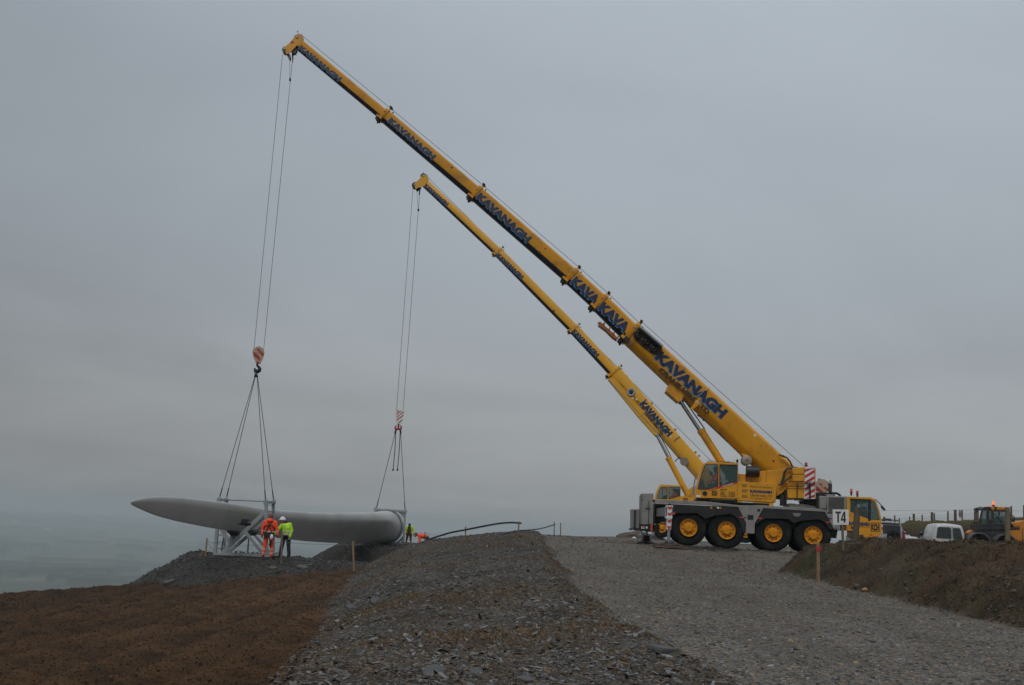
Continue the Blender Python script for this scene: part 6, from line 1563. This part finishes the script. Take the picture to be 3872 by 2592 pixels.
# ------------------------------------------------------------------ parked vehicles
M_wp = mat('white_car_paint', (.52, .53, .54), .28, noise=.04, nscale=2, dirt=(.28, .26, .23), dscale=2.2, damt=.5, coat=.4)
M_sp = mat('silver_car_paint', (.34, .37, .39), .28, noise=.04, nscale=2, dirt=(.20, .19, .17), dscale=2.2, damt=.5, coat=.4)
M_tl = mat('tail_lamp_red', (.28, .02, .025), .25)
M_ctrim = mat('dark_trim', (.03, .032, .035), .55)
def carloft(sec, fr, mt, root, name='body'):
    """sec: (y, half width bottom, half width shoulder, half width roof, z bottom, z waist, z roof)"""
    g = G(); rings = []
    for y, wb, ws_, wr, zb, zw, zr in sec:
        r = min(.12, (zr - zw) * .45)
        pts = [(-wb, zb), (-ws_, zb + (zw - zb) * .45), (-ws_, zw), (-wr - r * .25, zr - r), (-wr + r * .4, zr - r * .25), (-wr * .5, zr), (0, zr + .015), (wr * .5, zr), (wr - r * .4, zr - r * .25), (wr + r * .25, zr - r), (ws_, zw), (ws_, zb + (zw - zb) * .45), (wb, zb)]
        rings.append([fr.P(x, y, z) for x, z in pts])
    g.loft(rings); return g.build(name, mt, root, angle=32, bevel=.02)
def car_wheels(fr, root, xs, ys, r_):
    e = None
    for x in xs:
        for y in ys:
            c = fr.P(x, y, r_); w = part_empty('wheel', root, c); g = G(); ax = fr.U * (1 if x > 0 else -1)
            g.lathe(c, ax, [(.0, r_ * .6), (.02, r_ * .85), (.0, r_), (-.18, r_), (-.2, r_ * .6)], 24); g.build('tyre', M_tyre, w)
            g = G(); g.lathe(c, ax, [(.0, r_ * .62), (-.03, r_ * .55), (.0, r_ * .2), (.01, .002)], 20); g.build('rim', M_galv, w)
def panel(fr, pts, y0, y1, g=None, m=0):
    g = g or G(); g.prism([fr.P(x, y0, z) for x, z in pts], fr.V * (y1 - y0), m); return g
def sidep(fr, pts, x0, x1, g=None, m=0):
    g = g or G(); g.prism([fr.P(x0, y, z) for y, z in pts], fr.U * (x1 - x0), m); return g
GZ = -.44
def suv():
    c = W(3372, 2050, 55.5); fr = Frame((c.x - .10, 55.5, GZ), R(3)); root = empty('off_road_car', fr.O, 'silver off-road car with a spare wheel on its rear door and a roof rack', 'car', 'parked vehicles')
    carloft([(0, .80, .86, .66, .45, 1.10, 1.68), (.12, .86, .89, .68, .38, 1.12, 1.80), (1.6, .88, .90, .70, .35, 1.12, 1.83), (2.6, .88, .90, .68, .35, 1.10, 1.78), (3.0, .88, .90, .60, .36, 1.06, 1.25), (4.1, .84, .86, .5, .38, .95, 1.02), (4.3, .76, .78, .45, .45, .80, .90)], fr, M_sp, root)
    g = panel(fr, [(-.62, 1.15), (.62, 1.15), (.58, 1.60), (-.58, 1.60)], -.015, .02); g.build('rear_window', M_glassd, root)
    g = G()
    for s_ in (-1, 1): sidep(fr, [(.35, 1.17), (2.5, 1.15), (2.2, 1.62), (.4, 1.64)], s_ * .80, s_ * .86, g)
    g.build('side_window', M_glassd, root)
    g = G(); o = fr.P(.18, -.16, .98); g.lathe(o + fr.V * .16, -fr.V, [(0, .002), (0, .35), (.05, .375), (.16, .37), (.20, .33), (.19, .2), (.16, .18), (.17, .002)], 30); g.build('spare_wheel', M_tyre, root)
    for s_ in (-1, 1): g = panel(fr, [(s_ * .70, .95), (s_ * .88, .95), (s_ * .80, 1.35), (s_ * .70, 1.35)], -.03, .15); g.build('tail_lamp', M_tl, root)
    g = panel(fr, [(-.88, .42), (.88, .42), (.88, .62), (-.88, .62)], -.12, .1); g.build('rear_bumper', M_ctrim, root, bevel=.02)
    g = G(); g.tube([fr.P(-.62, .2, 1.9), fr.P(-.62, 2.4, 1.9)], .02); g.tube([fr.P(.62, .2, 1.9), fr.P(.62, 2.4, 1.9)], .02)
    for y in (.35, 1.2, 2.2): g.tube([fr.P(-.62, y, 1.84), fr.P(-.62, y, 1.93), fr.P(.62, y, 1.93), fr.P(.62, y, 1.84)], .018)
    g.box(fr.P(.0, .3, 1.96), (.35, .2, .06), fr.ax); g.build('roof_rack', M_ctrim, root)
    g = panel(fr, [(-.6, 1.74), (.62, 1.74), (.62, 1.78), (-.6, 1.78)], -.16, .1); g.build('spoiler', M_sp, root)
    for s_ in (-1, 1): g = G(); g.box(fr.P(s_ * 1.0, 2.6, 1.15), (.2, .08, .16), fr.ax); g.build('door_mirror', M_ctrim, root)
    car_wheels(fr, root, (-.86, .86), (.75, 3.35), .36)
suv()
def saloon():
    c = W(3432, 2050, 58.5); fr = Frame((c.x, 58.5, GZ), R(4)); root = empty('saloon_car', fr.O, 'white low car mostly hidden between the off-road car and the small van', 'car', 'parked vehicles')
    carloft([(0, .78, .84, .72, .45, .88, 1.02), (.1, .86, .90, .74, .35, .95, 1.10), (.75, .88, .91, .62, .30, .95, 1.14), (1.3, .88, .91, .58, .30, .95, 1.42), (2.5, .88, .91, .58, .30, .95, 1.42), (3.2, .88, .90, .6, .30, .93, 1.05), (4.3, .78, .82, .5, .35, .75, .85)], fr, M_wp, root)
    g = panel(fr, [(-.55, 1.12), (.55, 1.12), (.48, 1.36), (-.48, 1.36)], .9, 1.02); g.build('rear_window', M_glassd, root)
    for s_ in (-1, 1): g = panel(fr, [(s_ * .60, .72), (s_ * .86, .70), (s_ * .84, .98), (s_ * .66, .95)], -.02, .12); g.build('tail_lamp', M_tl, root)
    g = panel(fr, [(-.86, .40), (.86, .40), (.86, .58), (-.86, .58)], -.08, .1); g.build('rear_bumper', M_wp, root, bevel=.02)
    car_wheels(fr, root, (-.84, .84), (.8, 3.4), .31)
saloon()
def van():
    c = W(3592, 2050, 54.0); fr = Frame((c.x - .02, 54.0, GZ), R(-9)); root = empty('small_van', fr.O, 'small white panel van with two dark rear door windows, mud along its lower doors', 'van', 'parked vehicles')
    carloft([(0, .76, .84, .62, .40, 1.05, 1.72), (.10, .82, .87, .66, .30, 1.08, 1.83), (.8, .84, .87, .68, .28, 1.10, 1.87), (1.9, .84, .87, .66, .28, 1.10, 1.84), (2.4, .84, .87, .58, .28, 1.08, 1.70), (3.05, .84, .87, .55, .28, 1.05, 1.18), (3.7, .80, .84, .5, .32, .92, .98), (4.05, .70, .74, .4, .36, .70, .78)], fr, M_wp, root)
    g = panel(fr, [(-.68, 1.10), (-.66, 1.06), (.06, 1.04), (.10, 1.08), (.08, 1.60), (.02, 1.66), (-.52, 1.66), (-.60, 1.60)], -.02, .02); g.build('rear_window', M_glassd, root)
    g = panel(fr, [(.18, 1.08), (.20, 1.04), (.66, 1.06), (.68, 1.10), (.56, 1.60), (.50, 1.64), (.22, 1.64), (.17, 1.60)], -.02, .02); g.build('rear_window', M_glassd, root)
    g = panel(fr, [(.125, .45), (.14, .45), (.14, 1.72), (.125, 1.72)], -.012, .02); panel(fr, [(-.70, .86), (.70, .86), (.70, .88), (-.70, .88)], -.012, .02, g); g.box(fr.P(.02, -.02, .97), (.12, .03, .03), fr.ax); g.build('door_gap', M_ctrim, root)
    for s_ in (-1, 1): g = panel(fr, [(s_ * .72, .72), (s_ * .86, .72), (s_ * .85, 1.0), (s_ * .74, 1.0)], -.025, .12); g.build('tail_lamp', M_tl, root)
    g = panel(fr, [(-.84, .30), (.84, .30), (.84, .60), (-.84, .60)], -.10, .1); g.build('rear_bumper', M_ctrim, root, bevel=.02)
    g = panel(fr, [(-.26, .66), (.26, .66), (.26, .78), (-.26, .78)], -.02, .0); g.build('number_plate', mat('yellowish_plate', (.45, .40, .2), .6), root)
    g = sidep(fr, [(2.05, 1.12), (2.85, 1.10), (2.45, 1.55), (2.1, 1.60)], -.86, -.80); g.build('side_window', M_glassd, root)
    g = G(); g.box(fr.P(-.96, 2.6, 1.12), (.14, .10, .2), fr.ax); g.build('door_mirror', M_ctrim, root)
    g = G(); g.tube([fr.P(0, .5, 1.88), fr.P(0, .35, 2.2)], .006); g.build('aerial', M_blk, root)
    car_wheels(fr, root, (-.82, .82), (.7, 3.2), .31)
van()
# telehandler
def telehandler():
    k = cc(3600, 1880, 7.838); fr = Frame(W(3800, 2040, 45.0), R(-2)); fr.O.z = fr.O.z
    root = empty('telehandler', Vector((W(3780, 2050, 45).x, 46, GZ)), 'black and orange telehandler with a glazed cab and lit orange beacon on its roof', 'telehandler')
    M_tb = mat('machine_black', (.016, .016, .018), .5, noise=.2, dirt=(.07, .06, .05), dscale=3, damt=.5)
    M_to = mat('machine_orange', (.52, .19, .012), .5, noise=.12, nscale=3, dirt=(.16, .08, .03), dscale=4, damt=.7)
    outl = k((795, 980), (800, 760), (820, 640), (870, 420), (905, 340), (980, 295), (1120, 290), (1180, 385), (1660, 380), (1720, 420), (1750, 700), (1760, 960))
    w1 = k((880, 640), (925, 380), (960, 365), (1035, 365), (1025, 800), (870, 800)); w2 = k((1110, 385), (1165, 390), (1180, 470), (1180, 690), (1100, 690)); w3 = k((1240, 405), (1560, 410), (1680, 420), (1690, 810), (1255, 805))
    g = G(); fr.slab(g, outl, 0, .06, 0, [w1, w2, w3]); fr.slab(g, outl, 1.0, 1.06, 0, [w1, w2, w3]); fr.slab(g, k((795, 810), (1760, 815), (1770, 960), (795, 980)), .06, 1.0)
    fr.slab(g, k((900, 345), (980, 298), (1660, 385), (1720, 425), (1715, 440), (900, 370)), .06, 1.0)
    cab = g.build('cab', M_tb, root, bevel=.01)
    g = G()
    for w in (w1, w2, w3): fr.slab(g, w, .02, .03); fr.slab(g, w, 1.02, 1.03)
    g.build('window_glass', M_glass, cab)
    g = G(); fr.slab(g, k((1260, 810), (1290, 650), (1400, 610), (1520, 640), (1540, 810)), .3, .8); g.tube([fr.pt(p, .0) for p in k((1255, 490), (1340, 590), (1430, 700), (1480, 750))], .02); fr.slab(g, k((1375, 400), (1440, 400), (1400, 640), (1370, 640)), .95, 1.0); g.build('seat', M_cabdark, cab)
    g = G(); fr.slab(g, k((1120, 290), (1200, 275), (1600, 305), (1690, 330), (1600, 375), (1180, 388)), -.03, .98); g.build('roof', M_to, cab, bevel=.02)
    g = G(); fr.slab(g, k((1260, 280), (1320, 290), (1330, 385), (1260, 385)), -.05, .0); g.build('work_lamp', M_tb, cab)
    g = G(); o = fr.pt(k((1225, 262))[0], .2); g.cyl(o - fr.Z * .03, o + fr.Z * .05, .055, m=1); g.cyl(o + fr.Z * .05, o + fr.Z * .21, .048, .04); g.build('beacon', [mat('lit_beacon', (.9, .16, .03), .3, emit=((1.0, .16, .03), 1.1)), M_tb], cab)
    g = G(); fr.slab(g, k((700, 350), (725, 330), (790, 330), (800, 380), (780, 460), (740, 470), (705, 440)), -.1, -.02); g.tube([fr.pt(p, -.05) for p in k((780, 320), (810, 290), (860, 295), (885, 330))], .012); fr.slab(g, k((670, 745), (760, 750), (775, 790), (740, 810), (680, 800)), -.1, .1); g.tube([fr.pt(p, -.05) for p in k((1750, 560), (1830, 555), (1850, 600), (1855, 740))], .018); fr.slab(g, k((1770, 640), (1845, 640), (1850, 740), (1775, 740)), -.05, .0)
    g.build('mirror', M_tb, cab)
    g = G(); fr.slab(g, k((795, 980), (1760, 960), (1760, 1400), (795, 1400)), .05, 1.6); g.build('lower_body', M_tb, root)
    M_mud = mat('muddy_guard', (.07, .072, .078), .7, noise=.2, dirt=(.05, .04, .03), dscale=4, damt=.7)
    for px, py in ((735, 1400), (1500, 1440)):
        o = fr.pt(k((px, py))[0], -.12); e = part_empty('wheel', root, o); g = G(); g.lathe(o, -fr.V, [(0, .22), (0, .42), (-.03, .45), (-.35, .45), (-.38, .3)], 30); g.build('tyre', M_tyre, e); g = G(); g.lathe(o, -fr.V, [(.0, .22), (-.08, .2), (-.05, .08), (-.05, .002)], 20); g.build('rim', M_mud, e)
        g = G(); ring = [fr.pt(k((px, py))[0], 0) + (fr.U * math.cos(a) + fr.Z * math.sin(a)) * .53 for a in np.linspace(.1, math.pi - .1, 14)]; inn = [fr.pt(k((px, py))[0], 0) + (fr.U * math.cos(a) + fr.Z * math.sin(a)) * .47 for a in np.linspace(math.pi - .1, .1, 14)]
        g.prism(ring + inn, -fr.V * .35); g.build('mudguard', M_mud, root)
    g = G(); fr.slab(g, k((1700, 980), (1820, 985), (1850, 900), (1780, 780), (1850, 770), (2132, 700), (2400, 690), (2400, 1380), (1700, 1380)), -.12, .9); lo = g.build('boom_and_counterweight', M_to, root, bevel=.02)
    g = G(); fr.slab(g, k((2085, 930), (2100, 930), (2100, 1350), (2085, 1350)), -.14, -.121); fr.slab(g, k((1700, 900), (2000, 920), (2010, 970), (1700, 985)), -.13, -.119); g.build('shadow_gap', M_tb, root)
    text('NALLY', fr.pt(k((1850, 905))[0], -.12), fr.pt(k((2000, 905))[0], -.12), .13, fr.Z, -fr.V, [M_tdk], lo, shadow=False, lift=.012)
    g = G(); fr.slab(g, k((500, 1060), (540, 1020), (600, 980), (640, 1000), (640, 1060), (700, 1100), (660, 1160), (610, 1220), (560, 1220), (540, 1140), (505, 1100)), .3, .7); g.build('fork_carriage', M_to, root)
telehandler()

# ------------------------------------------------------------------ small things on the ground
def lump(name, c, size, m, label, cat, seed=0, amp=.25, n=18, grp=None, flat=False, rot=0.0):
    rg = np.random.default_rng(seed); g = G(); k = 9; rings = []
    ph = rg.random(6) * 6.28
    for i in range(k + 1):
        a = math.pi * i / k; rr = max(math.sin(a) ** (.6 if flat else 1), .03); ring = []
        for j in range(n):
            t = 2 * math.pi * j / n; q = 1 + amp * (math.sin(2 * t + ph[0]) * .5 + math.sin(3 * t + ph[1] + a * 2) * .35 + math.sin(5 * t + ph[2]) * .25 + rg.normal() * .15)
            x, y = math.cos(t) * rr * q * size[0], math.sin(t) * rr * q * size[1]
            ring.append(Vector(c) + Vector((x * math.cos(rot) - y * math.sin(rot), x * math.sin(rot) + y * math.cos(rot), -math.cos(a) * size[2] * (1 + amp * math.sin(t * 2 + ph[3]) * .4))))
        rings.append(ring)
    g.loft(rings); o = g.build(name, m, None, origin=c, angle=25); tag(o, label, cat, grp); return o
M_spoil = mat('spoil_brown', (.085, .068, .058), .9, noise=.35, nscale=5, dirt=(.04, .035, .03), dscale=4, damt=.6, bump=.8, bscale=14)
M_slate = mat('slate_rock', (.075, .078, .08), .8, noise=.25, nscale=4, dirt=(.07, .06, .05), dscale=4, damt=.5, bump=.6, bscale=10)
lump('spoil_heap', W(2412, 2034, 76.0), (1.35, 1.0, .45), M_spoil, 'low brown heap of spoil behind the left outrigger feet', 'spoil heap', 3, .3, 26)
lump('spoil_heap', W(2452, 2038, 75.0), (1.2, .9, .30), M_spoil, 'smaller brown heap of spoil to the right of the other heap', 'spoil heap', 5, .3, 26)
def slab_rock(px, py, Y, sx, sy, sz, label, seed, tilt=(0, 0), m=None, sink=.3):
    p = W(px, py, Y); z = ground(p.x, p.y); c = Vector((p.x, p.y, z + sz * (.5 - sink)))
    rg = np.random.default_rng(seed); n = 9; g = G()
    A = [2 * math.pi * (i + rg.random() * .6) / n for i in range(n)]; R_ = [1 + rg.normal() * .14 for _ in A]
    T = Matrix.Rotation(tilt[0], 3, 'X') @ Matrix.Rotation(tilt[1], 3, 'Y')
    rings = [[c + T @ Vector((math.cos(a) * r_ * sx * q, math.sin(a) * r_ * sy * q, h)) for a, r_ in zip(A, R_)] for h, q in ((-sz / 2, .93), (-sz * .1, 1.0), (sz * .35, .97), (sz / 2, .88))]
    g.loft(rings); o = g.build('slate_rock', m or M_slate, None, origin=c, angle=25, bevel=.006); tag(o, label, 'rock', 'slate rocks on the banks'); return o
def ypx(px, py):
    """distance at which the ground is seen at that pixel"""
    best = 10
    for Y in np.linspace(7, 60, 500):
        p = W(px, py, Y)
        if p.z <= ground(p.x, p.y): return Y
    return best
for i, (px, py, sx, sy, sz, lab, tl) in enumerate((
    (1140, 2150, .26, .2, .10, 'flat grey slate on the gravel mound below the yellow jacket worker', (.25, .1)),
    (1030, 2150, .16, .12, .07, 'small grey slate on the mound left of the larger flat slate', (.3, .1)),
    (1172, 2140, .12, .08, .05, 'little pale slate on the mound just right of the larger flat slate', (.2, .0)),
    (640, 2205, .22, .16, .12, 'grey slate at the left toe of the gravel mound', (.3, -.3)),
    (2505, 2468, .17, .10, .07, 'long dark boulder lying at the road edge in the foreground', (.05, .1)),
    (1640, 2548, .115, .15, .03, 'large flat blue grey slate in the bottom foreground of the bank', (.3, -.1)),
    (1800, 2552, .07, .09, .025, 'square blue slate right of the large flat slate in the foreground', (.2, .1)),
    (1985, 2570, .09, .08, .03, 'flat grey slate at the bottom edge near the middle of the picture', (.15, .1)),
    (1537, 2490, .05, .05, .03, 'pale slate beside a tuft of straw on the bank', (.2, .1)),
    (1325, 2298, .09, .12, .04, 'pointed slate on the left flank of the bank', (.3, .3)),
    (1420, 2276, .09, .13, .04, 'slanting slate high on the left flank of the bank', (.4, .3)),
    (3243, 2222, .10, .08, .08, 'small pale stone at the foot of the earth bank', (.1, .1)))):
    slab_rock(px, py, ypx(px, py), sx, sy, sz, lab, 20 + i, tl)
lump('spoil_clod', Vector((*W(3272, 2231, ypx(3272, 2231)).xy, ground(*W(3272, 2231, ypx(3272, 2231)).xy))), (.09, .06, .05), mat('orange_stone', (.35, .19, .07), .8, noise=.3), 'single orange stone at the foot of the earth bank', 'stone', 9)
# crumpled brown sheeting and a board on the bank top by the cab
p = W(3345, 2040, 30.2); lump('brown_sheeting', Vector((p.x, 30.0, ground(p.x, 30.0) + .02)), (.36, .3, .075), mat('brown_sheet', (.20, .075, .035), .8, noise=.35, nscale=9), 'crumpled orange brown sheeting on the bank top below the crane cab', 'sheeting', 12, .45, 22)
p = W(3385, 2035, 30.6); g = G(); g.box(Vector((p.x, 30.8, ground(p.x, 30.8) + .12)), (.26, .05, .32)); o = g.build('grey_box', M_gry, None, origin=Vector((p.x, 30.8, ground(p.x, 30.8))), bevel=.01); tag(o, 'small grey slab standing on the bank in front of the off-road car', 'slab')
a, b = W(*c3((1180, 1400))[0], 28.0), W(*c3((1400, 1384))[0], 28.2); g = G(); g.beam(a, b, .12, .025); o = g.build('plank', M_wdk, None, origin=a); tag(o, 'dark plank lying on the bank top below the T4 sign', 'plank')
# ------------------------------------------------------------------ loose stones, dead grass, clods (countless: stuff)
def rand_ground(n, rmin, rmax, seed, a0=-29.5, a1=29.5):
    rg = np.random.default_rng(seed)
    th = np.radians(rg.uniform(a0, a1, n)); r = 1 / rg.uniform(1 / rmax, 1 / rmin, n)
    x = r * np.sin(th); y = r * np.cos(th); z, reg = height(x, y)
    e_ = .06; zx, _ = height(x + e_, y); zy, _ = height(x, y + e_)
    nx = -(zx - z) / e_; ny = -(zy - z) / e_; nn = np.stack([nx, ny, np.ones(n)], -1); nn /= np.linalg.norm(nn, axis=1)[:, None]
    return x, y, z, reg, nn, rg
M_chip = bpy.data.materials.new('slate_chips'); M_chip.use_nodes = True
_t = M_chip.node_tree; _b = _t.nodes['Principled BSDF']; _b.inputs['Roughness'].default_value = .72; _b.inputs['Specular IOR Level'].default_value = .25
_a = _t.nodes.new('ShaderNodeVertexColor'); _a.layer_name = 'albedo'; _t.links.new(_a.outputs[0], _b.inputs['Base Color'])
M_blade = bpy.data.materials.new('dead_stalks'); M_blade.use_nodes = True
_t = M_blade.node_tree; _b = _t.nodes['Principled BSDF']; _b.inputs['Roughness'].default_value = .85; _b.inputs['Specular IOR Level'].default_value = .15
_a = _t.nodes.new('ShaderNodeVertexColor'); _a.layer_name = 'albedo'; _t.links.new(_a.outputs[0], _b.inputs['Base Color'])

def chips(name, regs, n, rmin, rmax, size, thick, tilt, pal, seed, label, keep=None, elong=1.6, a0=-29.5, a1=29.5, spill=0):
    x, y, z, reg, nn, rg = rand_ground(n, rmin, rmax, seed, a0, a1)
    ok = np.isin(reg, regs)
    if spill:
        Ls = np.stack(layers(x, y)); oth = np.delete(Ls, regs[0], 0).max(0); ok |= (Ls[regs[0]] - oth) > -spill * rg.random(len(x)) ** 2
    if keep is not None: ok &= keep(x, y, rg)
    x, y, z, nn = x[ok], y[ok], z[ok], nn[ok]; m = len(x); K = 5
    sz = np.exp(rg.normal(math.log(size[0]), size[1], m)); sz = np.clip(sz, size[2], size[3])
    sz = np.maximum(sz, np.hypot(x, y) * (.0007 if regs[0] in (0, 5) else .00105))
    up = nn + rg.normal(0, tilt, (m, 3)); up /= np.linalg.norm(up, axis=1)[:, None]
    az = rg.uniform(0, 2 * np.pi, m); t0 = np.stack([np.cos(az), np.sin(az), np.zeros(m)], -1)
    t1 = t0 - up * (t0 * up).sum(1)[:, None]; t1 /= np.linalg.norm(t1, axis=1)[:, None]; t2 = np.cross(up, t1)
    ang = (np.arange(K)[None] + rg.uniform(-.32, .32, (m, K))) * 2 * np.pi / K; rad = rg.uniform(.65, 1.15, (m, K))
    el = rg.uniform(1.0, elong, m)
    U = (np.cos(ang) * rad * el[:, None])[:, :, None] * t1[:, None]; Vv = (np.sin(ang) * rad / el[:, None])[:, :, None] * t2[:, None]
    off = (U + Vv) * sz[:, None, None]; th_ = sz * thick * rg.uniform(.5, 1.5, m)
    P = np.stack([x, y, z], -1)[:, None] + up[:, None] * (th_ * rg.uniform(-.2, .7, m))[:, None, None]
    top = P + off * .92 + up[:, None] * th_[:, None, None]; bot = P + off - up[:, None] * th_[:, None, None] * .6
    V = np.concatenate([top, bot], 1).reshape(-1, 3)
    base = (np.arange(m) * 2 * K)[:, None]
    tri = [[0, i, i + 1] for i in range(1, K - 1)]; side = []
    for i in range(K):
        j = (i + 1) % K; side += [[i, i + K, j], [j, i + K, j + K]]
    F1 = np.array(tri + side)[None] + base[:, :, None]
    pal = np.array(pal); ci = rg.integers(0, len(pal), m); col = pal[ci] * rg.uniform(.65, 1.4, m)[:, None] * (1.16 if regs[0] in (1, 2) else 1)
    cc4 = np.concatenate([np.repeat(col, 2 * K, 0), np.ones((m * 2 * K, 1))], 1)
    o = mesh_from(name, V, F1.reshape(-1, 3), [M_chip], False, {'albedo': cc4}); tag(o, label, 'stones', kind='stuff'); return m
slate = [(.085, .083, .080), (.125, .127, .130), (.06, .057, .052), (.04, .037, .034), (.145, .15, .155), (.085, .066, .048), (.062, .044, .03), (.10, .07, .045)]
road_p = [(.135, .13, .125), (.11, .105, .10), (.085, .08, .078), (.17, .165, .158), (.13, .11, .09), (.06, .057, .055), (.20, .15, .10)]
xr_ = lambda y: np.interp(np.maximum(y, 0), *XR)
chips('slate_gravel', [2], 105000, 6.2, 58, (.0145, .60, .006, .062), .14, .26, slate, 1, 'loose flakes of broken slate strewn over the gravel bank', elong=2.1, spill=.10, a0=-19, a1=16)
chips('road_gravel', [1], 70000, 6.5, 60, (.017, .42, .006, .045), .35, .18, road_p, 2, 'loose gravel and stone chippings on the site road', elong=1.35)
chips('mound_gravel', [3, 4], 16000, 28, 80, (.026, .50, .012, .14), .3, .3, [(.055, .052, .047), (.07, .068, .066), (.038, .036, .033), (.09, .09, .088)], 3, 'dark stones covering the gravel mounds beneath the steel frames', a0=-24, a1=-2)
chips('earth_gravel', [5, 6], 15000, 12, 62, (.020, .50, .010, .08), .35, .3, [(.055, .042, .033), (.066, .058, .050), (.038, .030, .024), (.085, .080, .072)], 4, 'scattered stones and flints in the turfed earth bank', a0=13, a1=30)
chips('field_dirt', [0], 30000, 6.3, 44, (.0075, .45, .004, .03), .8, .5, [(.070, .036, .014), (.045, .024, .011), (.095, .050, .022), (.028, .016, .009)], 8, 'crumbs and small clods of brown soil on the ploughed field', a0=-30, a1=-3, elong=1.2)

def stalks(name, regs, n, rmin, rmax, ln, wd, pal, seed, label, dens=None, per=5, spread=.05, lean=.8, a0=-29.5, a1=29.5):
    x, y, z, reg, nn, rg = rand_ground(n, rmin, rmax, seed, a0, a1)
    ok = np.isin(reg, regs)
    if dens is not None: ok &= (rg.random(n) < dens(x, y))
    x, y, z = x[ok], y[ok], z[ok]
    x = np.repeat(x, per) + rg.normal(0, spread, len(x) * per); y = np.repeat(y, per) + rg.normal(0, spread, len(y) * per); tf = np.repeat(rg.uniform(.5, 1.4, len(z)), per); ti = np.repeat(rg.integers(0, len(pal), len(z)), per)
    z = height(x, y)[0]; m = len(x)
    L = ln * tf * rg.uniform(.4, 1.2, m); az = rg.uniform(0, 2 * np.pi, m); le = rg.uniform(.15, lean, m) * 1.2
    d = np.stack([np.cos(az) * np.sin(le), np.sin(az) * np.sin(le), np.cos(le)], -1)
    w_ = np.maximum(wd, np.hypot(x, y) * .00035)
    s_ = np.stack([-np.sin(az + 1.2), np.cos(az + 1.2), np.zeros(m)], -1) * w_[:, None]
    P = np.stack([x, y, z - .01], -1); mid = P + d * (L * .55)[:, None]; tip = mid + (d * .7 + np.array([0, 0, -.35]) + np.stack([np.cos(az), np.sin(az), np.zeros(m)], -1) * .5) * (L * .5)[:, None]
    V = np.stack([P - s_, P + s_, mid + s_ * .7, mid - s_ * .7, tip], 1).reshape(-1, 3)
    b_ = (np.arange(m) * 5)[:, None, None]; Fc = (np.array([[0, 1, 2], [0, 2, 3], [3, 2, 4]])[None] + b_).reshape(-1, 3)
    pal = np.array(pal); col = pal[ti] * rg.uniform(.6, 1.45, m)[:, None]
    o = mesh_from(name, V, Fc, [M_blade], False, {'albedo': np.concatenate([np.repeat(col, 5, 0), np.ones((m * 5, 1))], 1)}); tag(o, label, 'grass', kind='stuff')
straw_p = [(.17, .105, .05), (.12, .065, .03), (.21, .145, .075), (.07, .042, .022), (.085, .085, .025)]
def bank_d(x, y):
    yw = y + .9 * fbm(x, y, .35, 3, 15) - .25 * x
    st = np.clip(-.20 + 2.6 * fbm(x * 1.0, y * .45, 1.1, 4, 55), 0, .5) + .03 + sum(np.exp(-((yw - y0 * 1.01) / (.035 * y0)) ** 2) for y0 in (12.5, 17.0, 25.0, 33.0, 40.0)) * .8
    ed = np.exp(-((x - xr_(y) + .25) / .35) ** 2) * .8
    return np.clip(st + ed, 0, 1)
stalks('dead_grass', [2], 42000, 6.3, 58, .065, .0018, straw_p, 5, 'straw coloured dead grass growing through the slate of the bank', bank_d, 7, .045, 1.1, a0=-19, a1=16)
stalks('earth_bank_grass', [5, 6], 46000, 12, 68, .095, .0036, [(.042, .058, .015), (.11, .055, .024), (.075, .04, .02), (.045, .032, .018), (.15, .085, .04)], 6, 'short rough grass and roots on the turned earth bank', lambda x, y: np.clip(.45 + 1.5 * fbm(x, y, .7, 3, 12), 0, 1), 6, .06, 1.2, a0=13, a1=30)
stalks('field_litter', [0], 26000, 6.3, 48, .030, .003, [(.078, .040, .015), (.052, .028, .012), (.105, .056, .024), (.032, .018, .009), (.13, .085, .045)], 7, 'reddish brown dead plant litter covering the ploughed field', lambda x, y: np.clip(.6 + 1.2 * fbm(x, y, .9, 3, 19), 0, 1), 4, .04, 1.35, a0=-30, a1=-3)
# ------------------------------------------------------------------ haze
def build_haze():
    bm = bmesh.new(); bmesh.ops.create_cube(bm, size=1.0)
    me = bpy.data.meshes.new('haze'); bm.to_mesh(me); bm.free()
    o = bpy.data.objects.new('haze', me); COL.objects.link(o)
    o.scale = (29000, 29000, 27.0 + 345.0); o.location = (0, 0, (27.0 - 345.0) / 2)
    m = bpy.data.materials.new('haze_air'); m.use_nodes = True
    t = m.node_tree; t.nodes.clear()
    oo = t.nodes.new('ShaderNodeOutputMaterial'); v = t.nodes.new('ShaderNodeVolumePrincipled')
    v.inputs['Color'].default_value = (.68, .75, .78, 1); v.inputs['Density'].default_value = HAZE_D
    v.inputs['Anisotropy'].default_value = 0.0
    t.links.new(v.outputs[0], oo.inputs['Volume']); me.materials.append(m)
    tag(o, 'thin grey mist filling the air over the hilltop and the valley', 'haze', kind='stuff')
HAZE_D = 0.00021
build_haze()
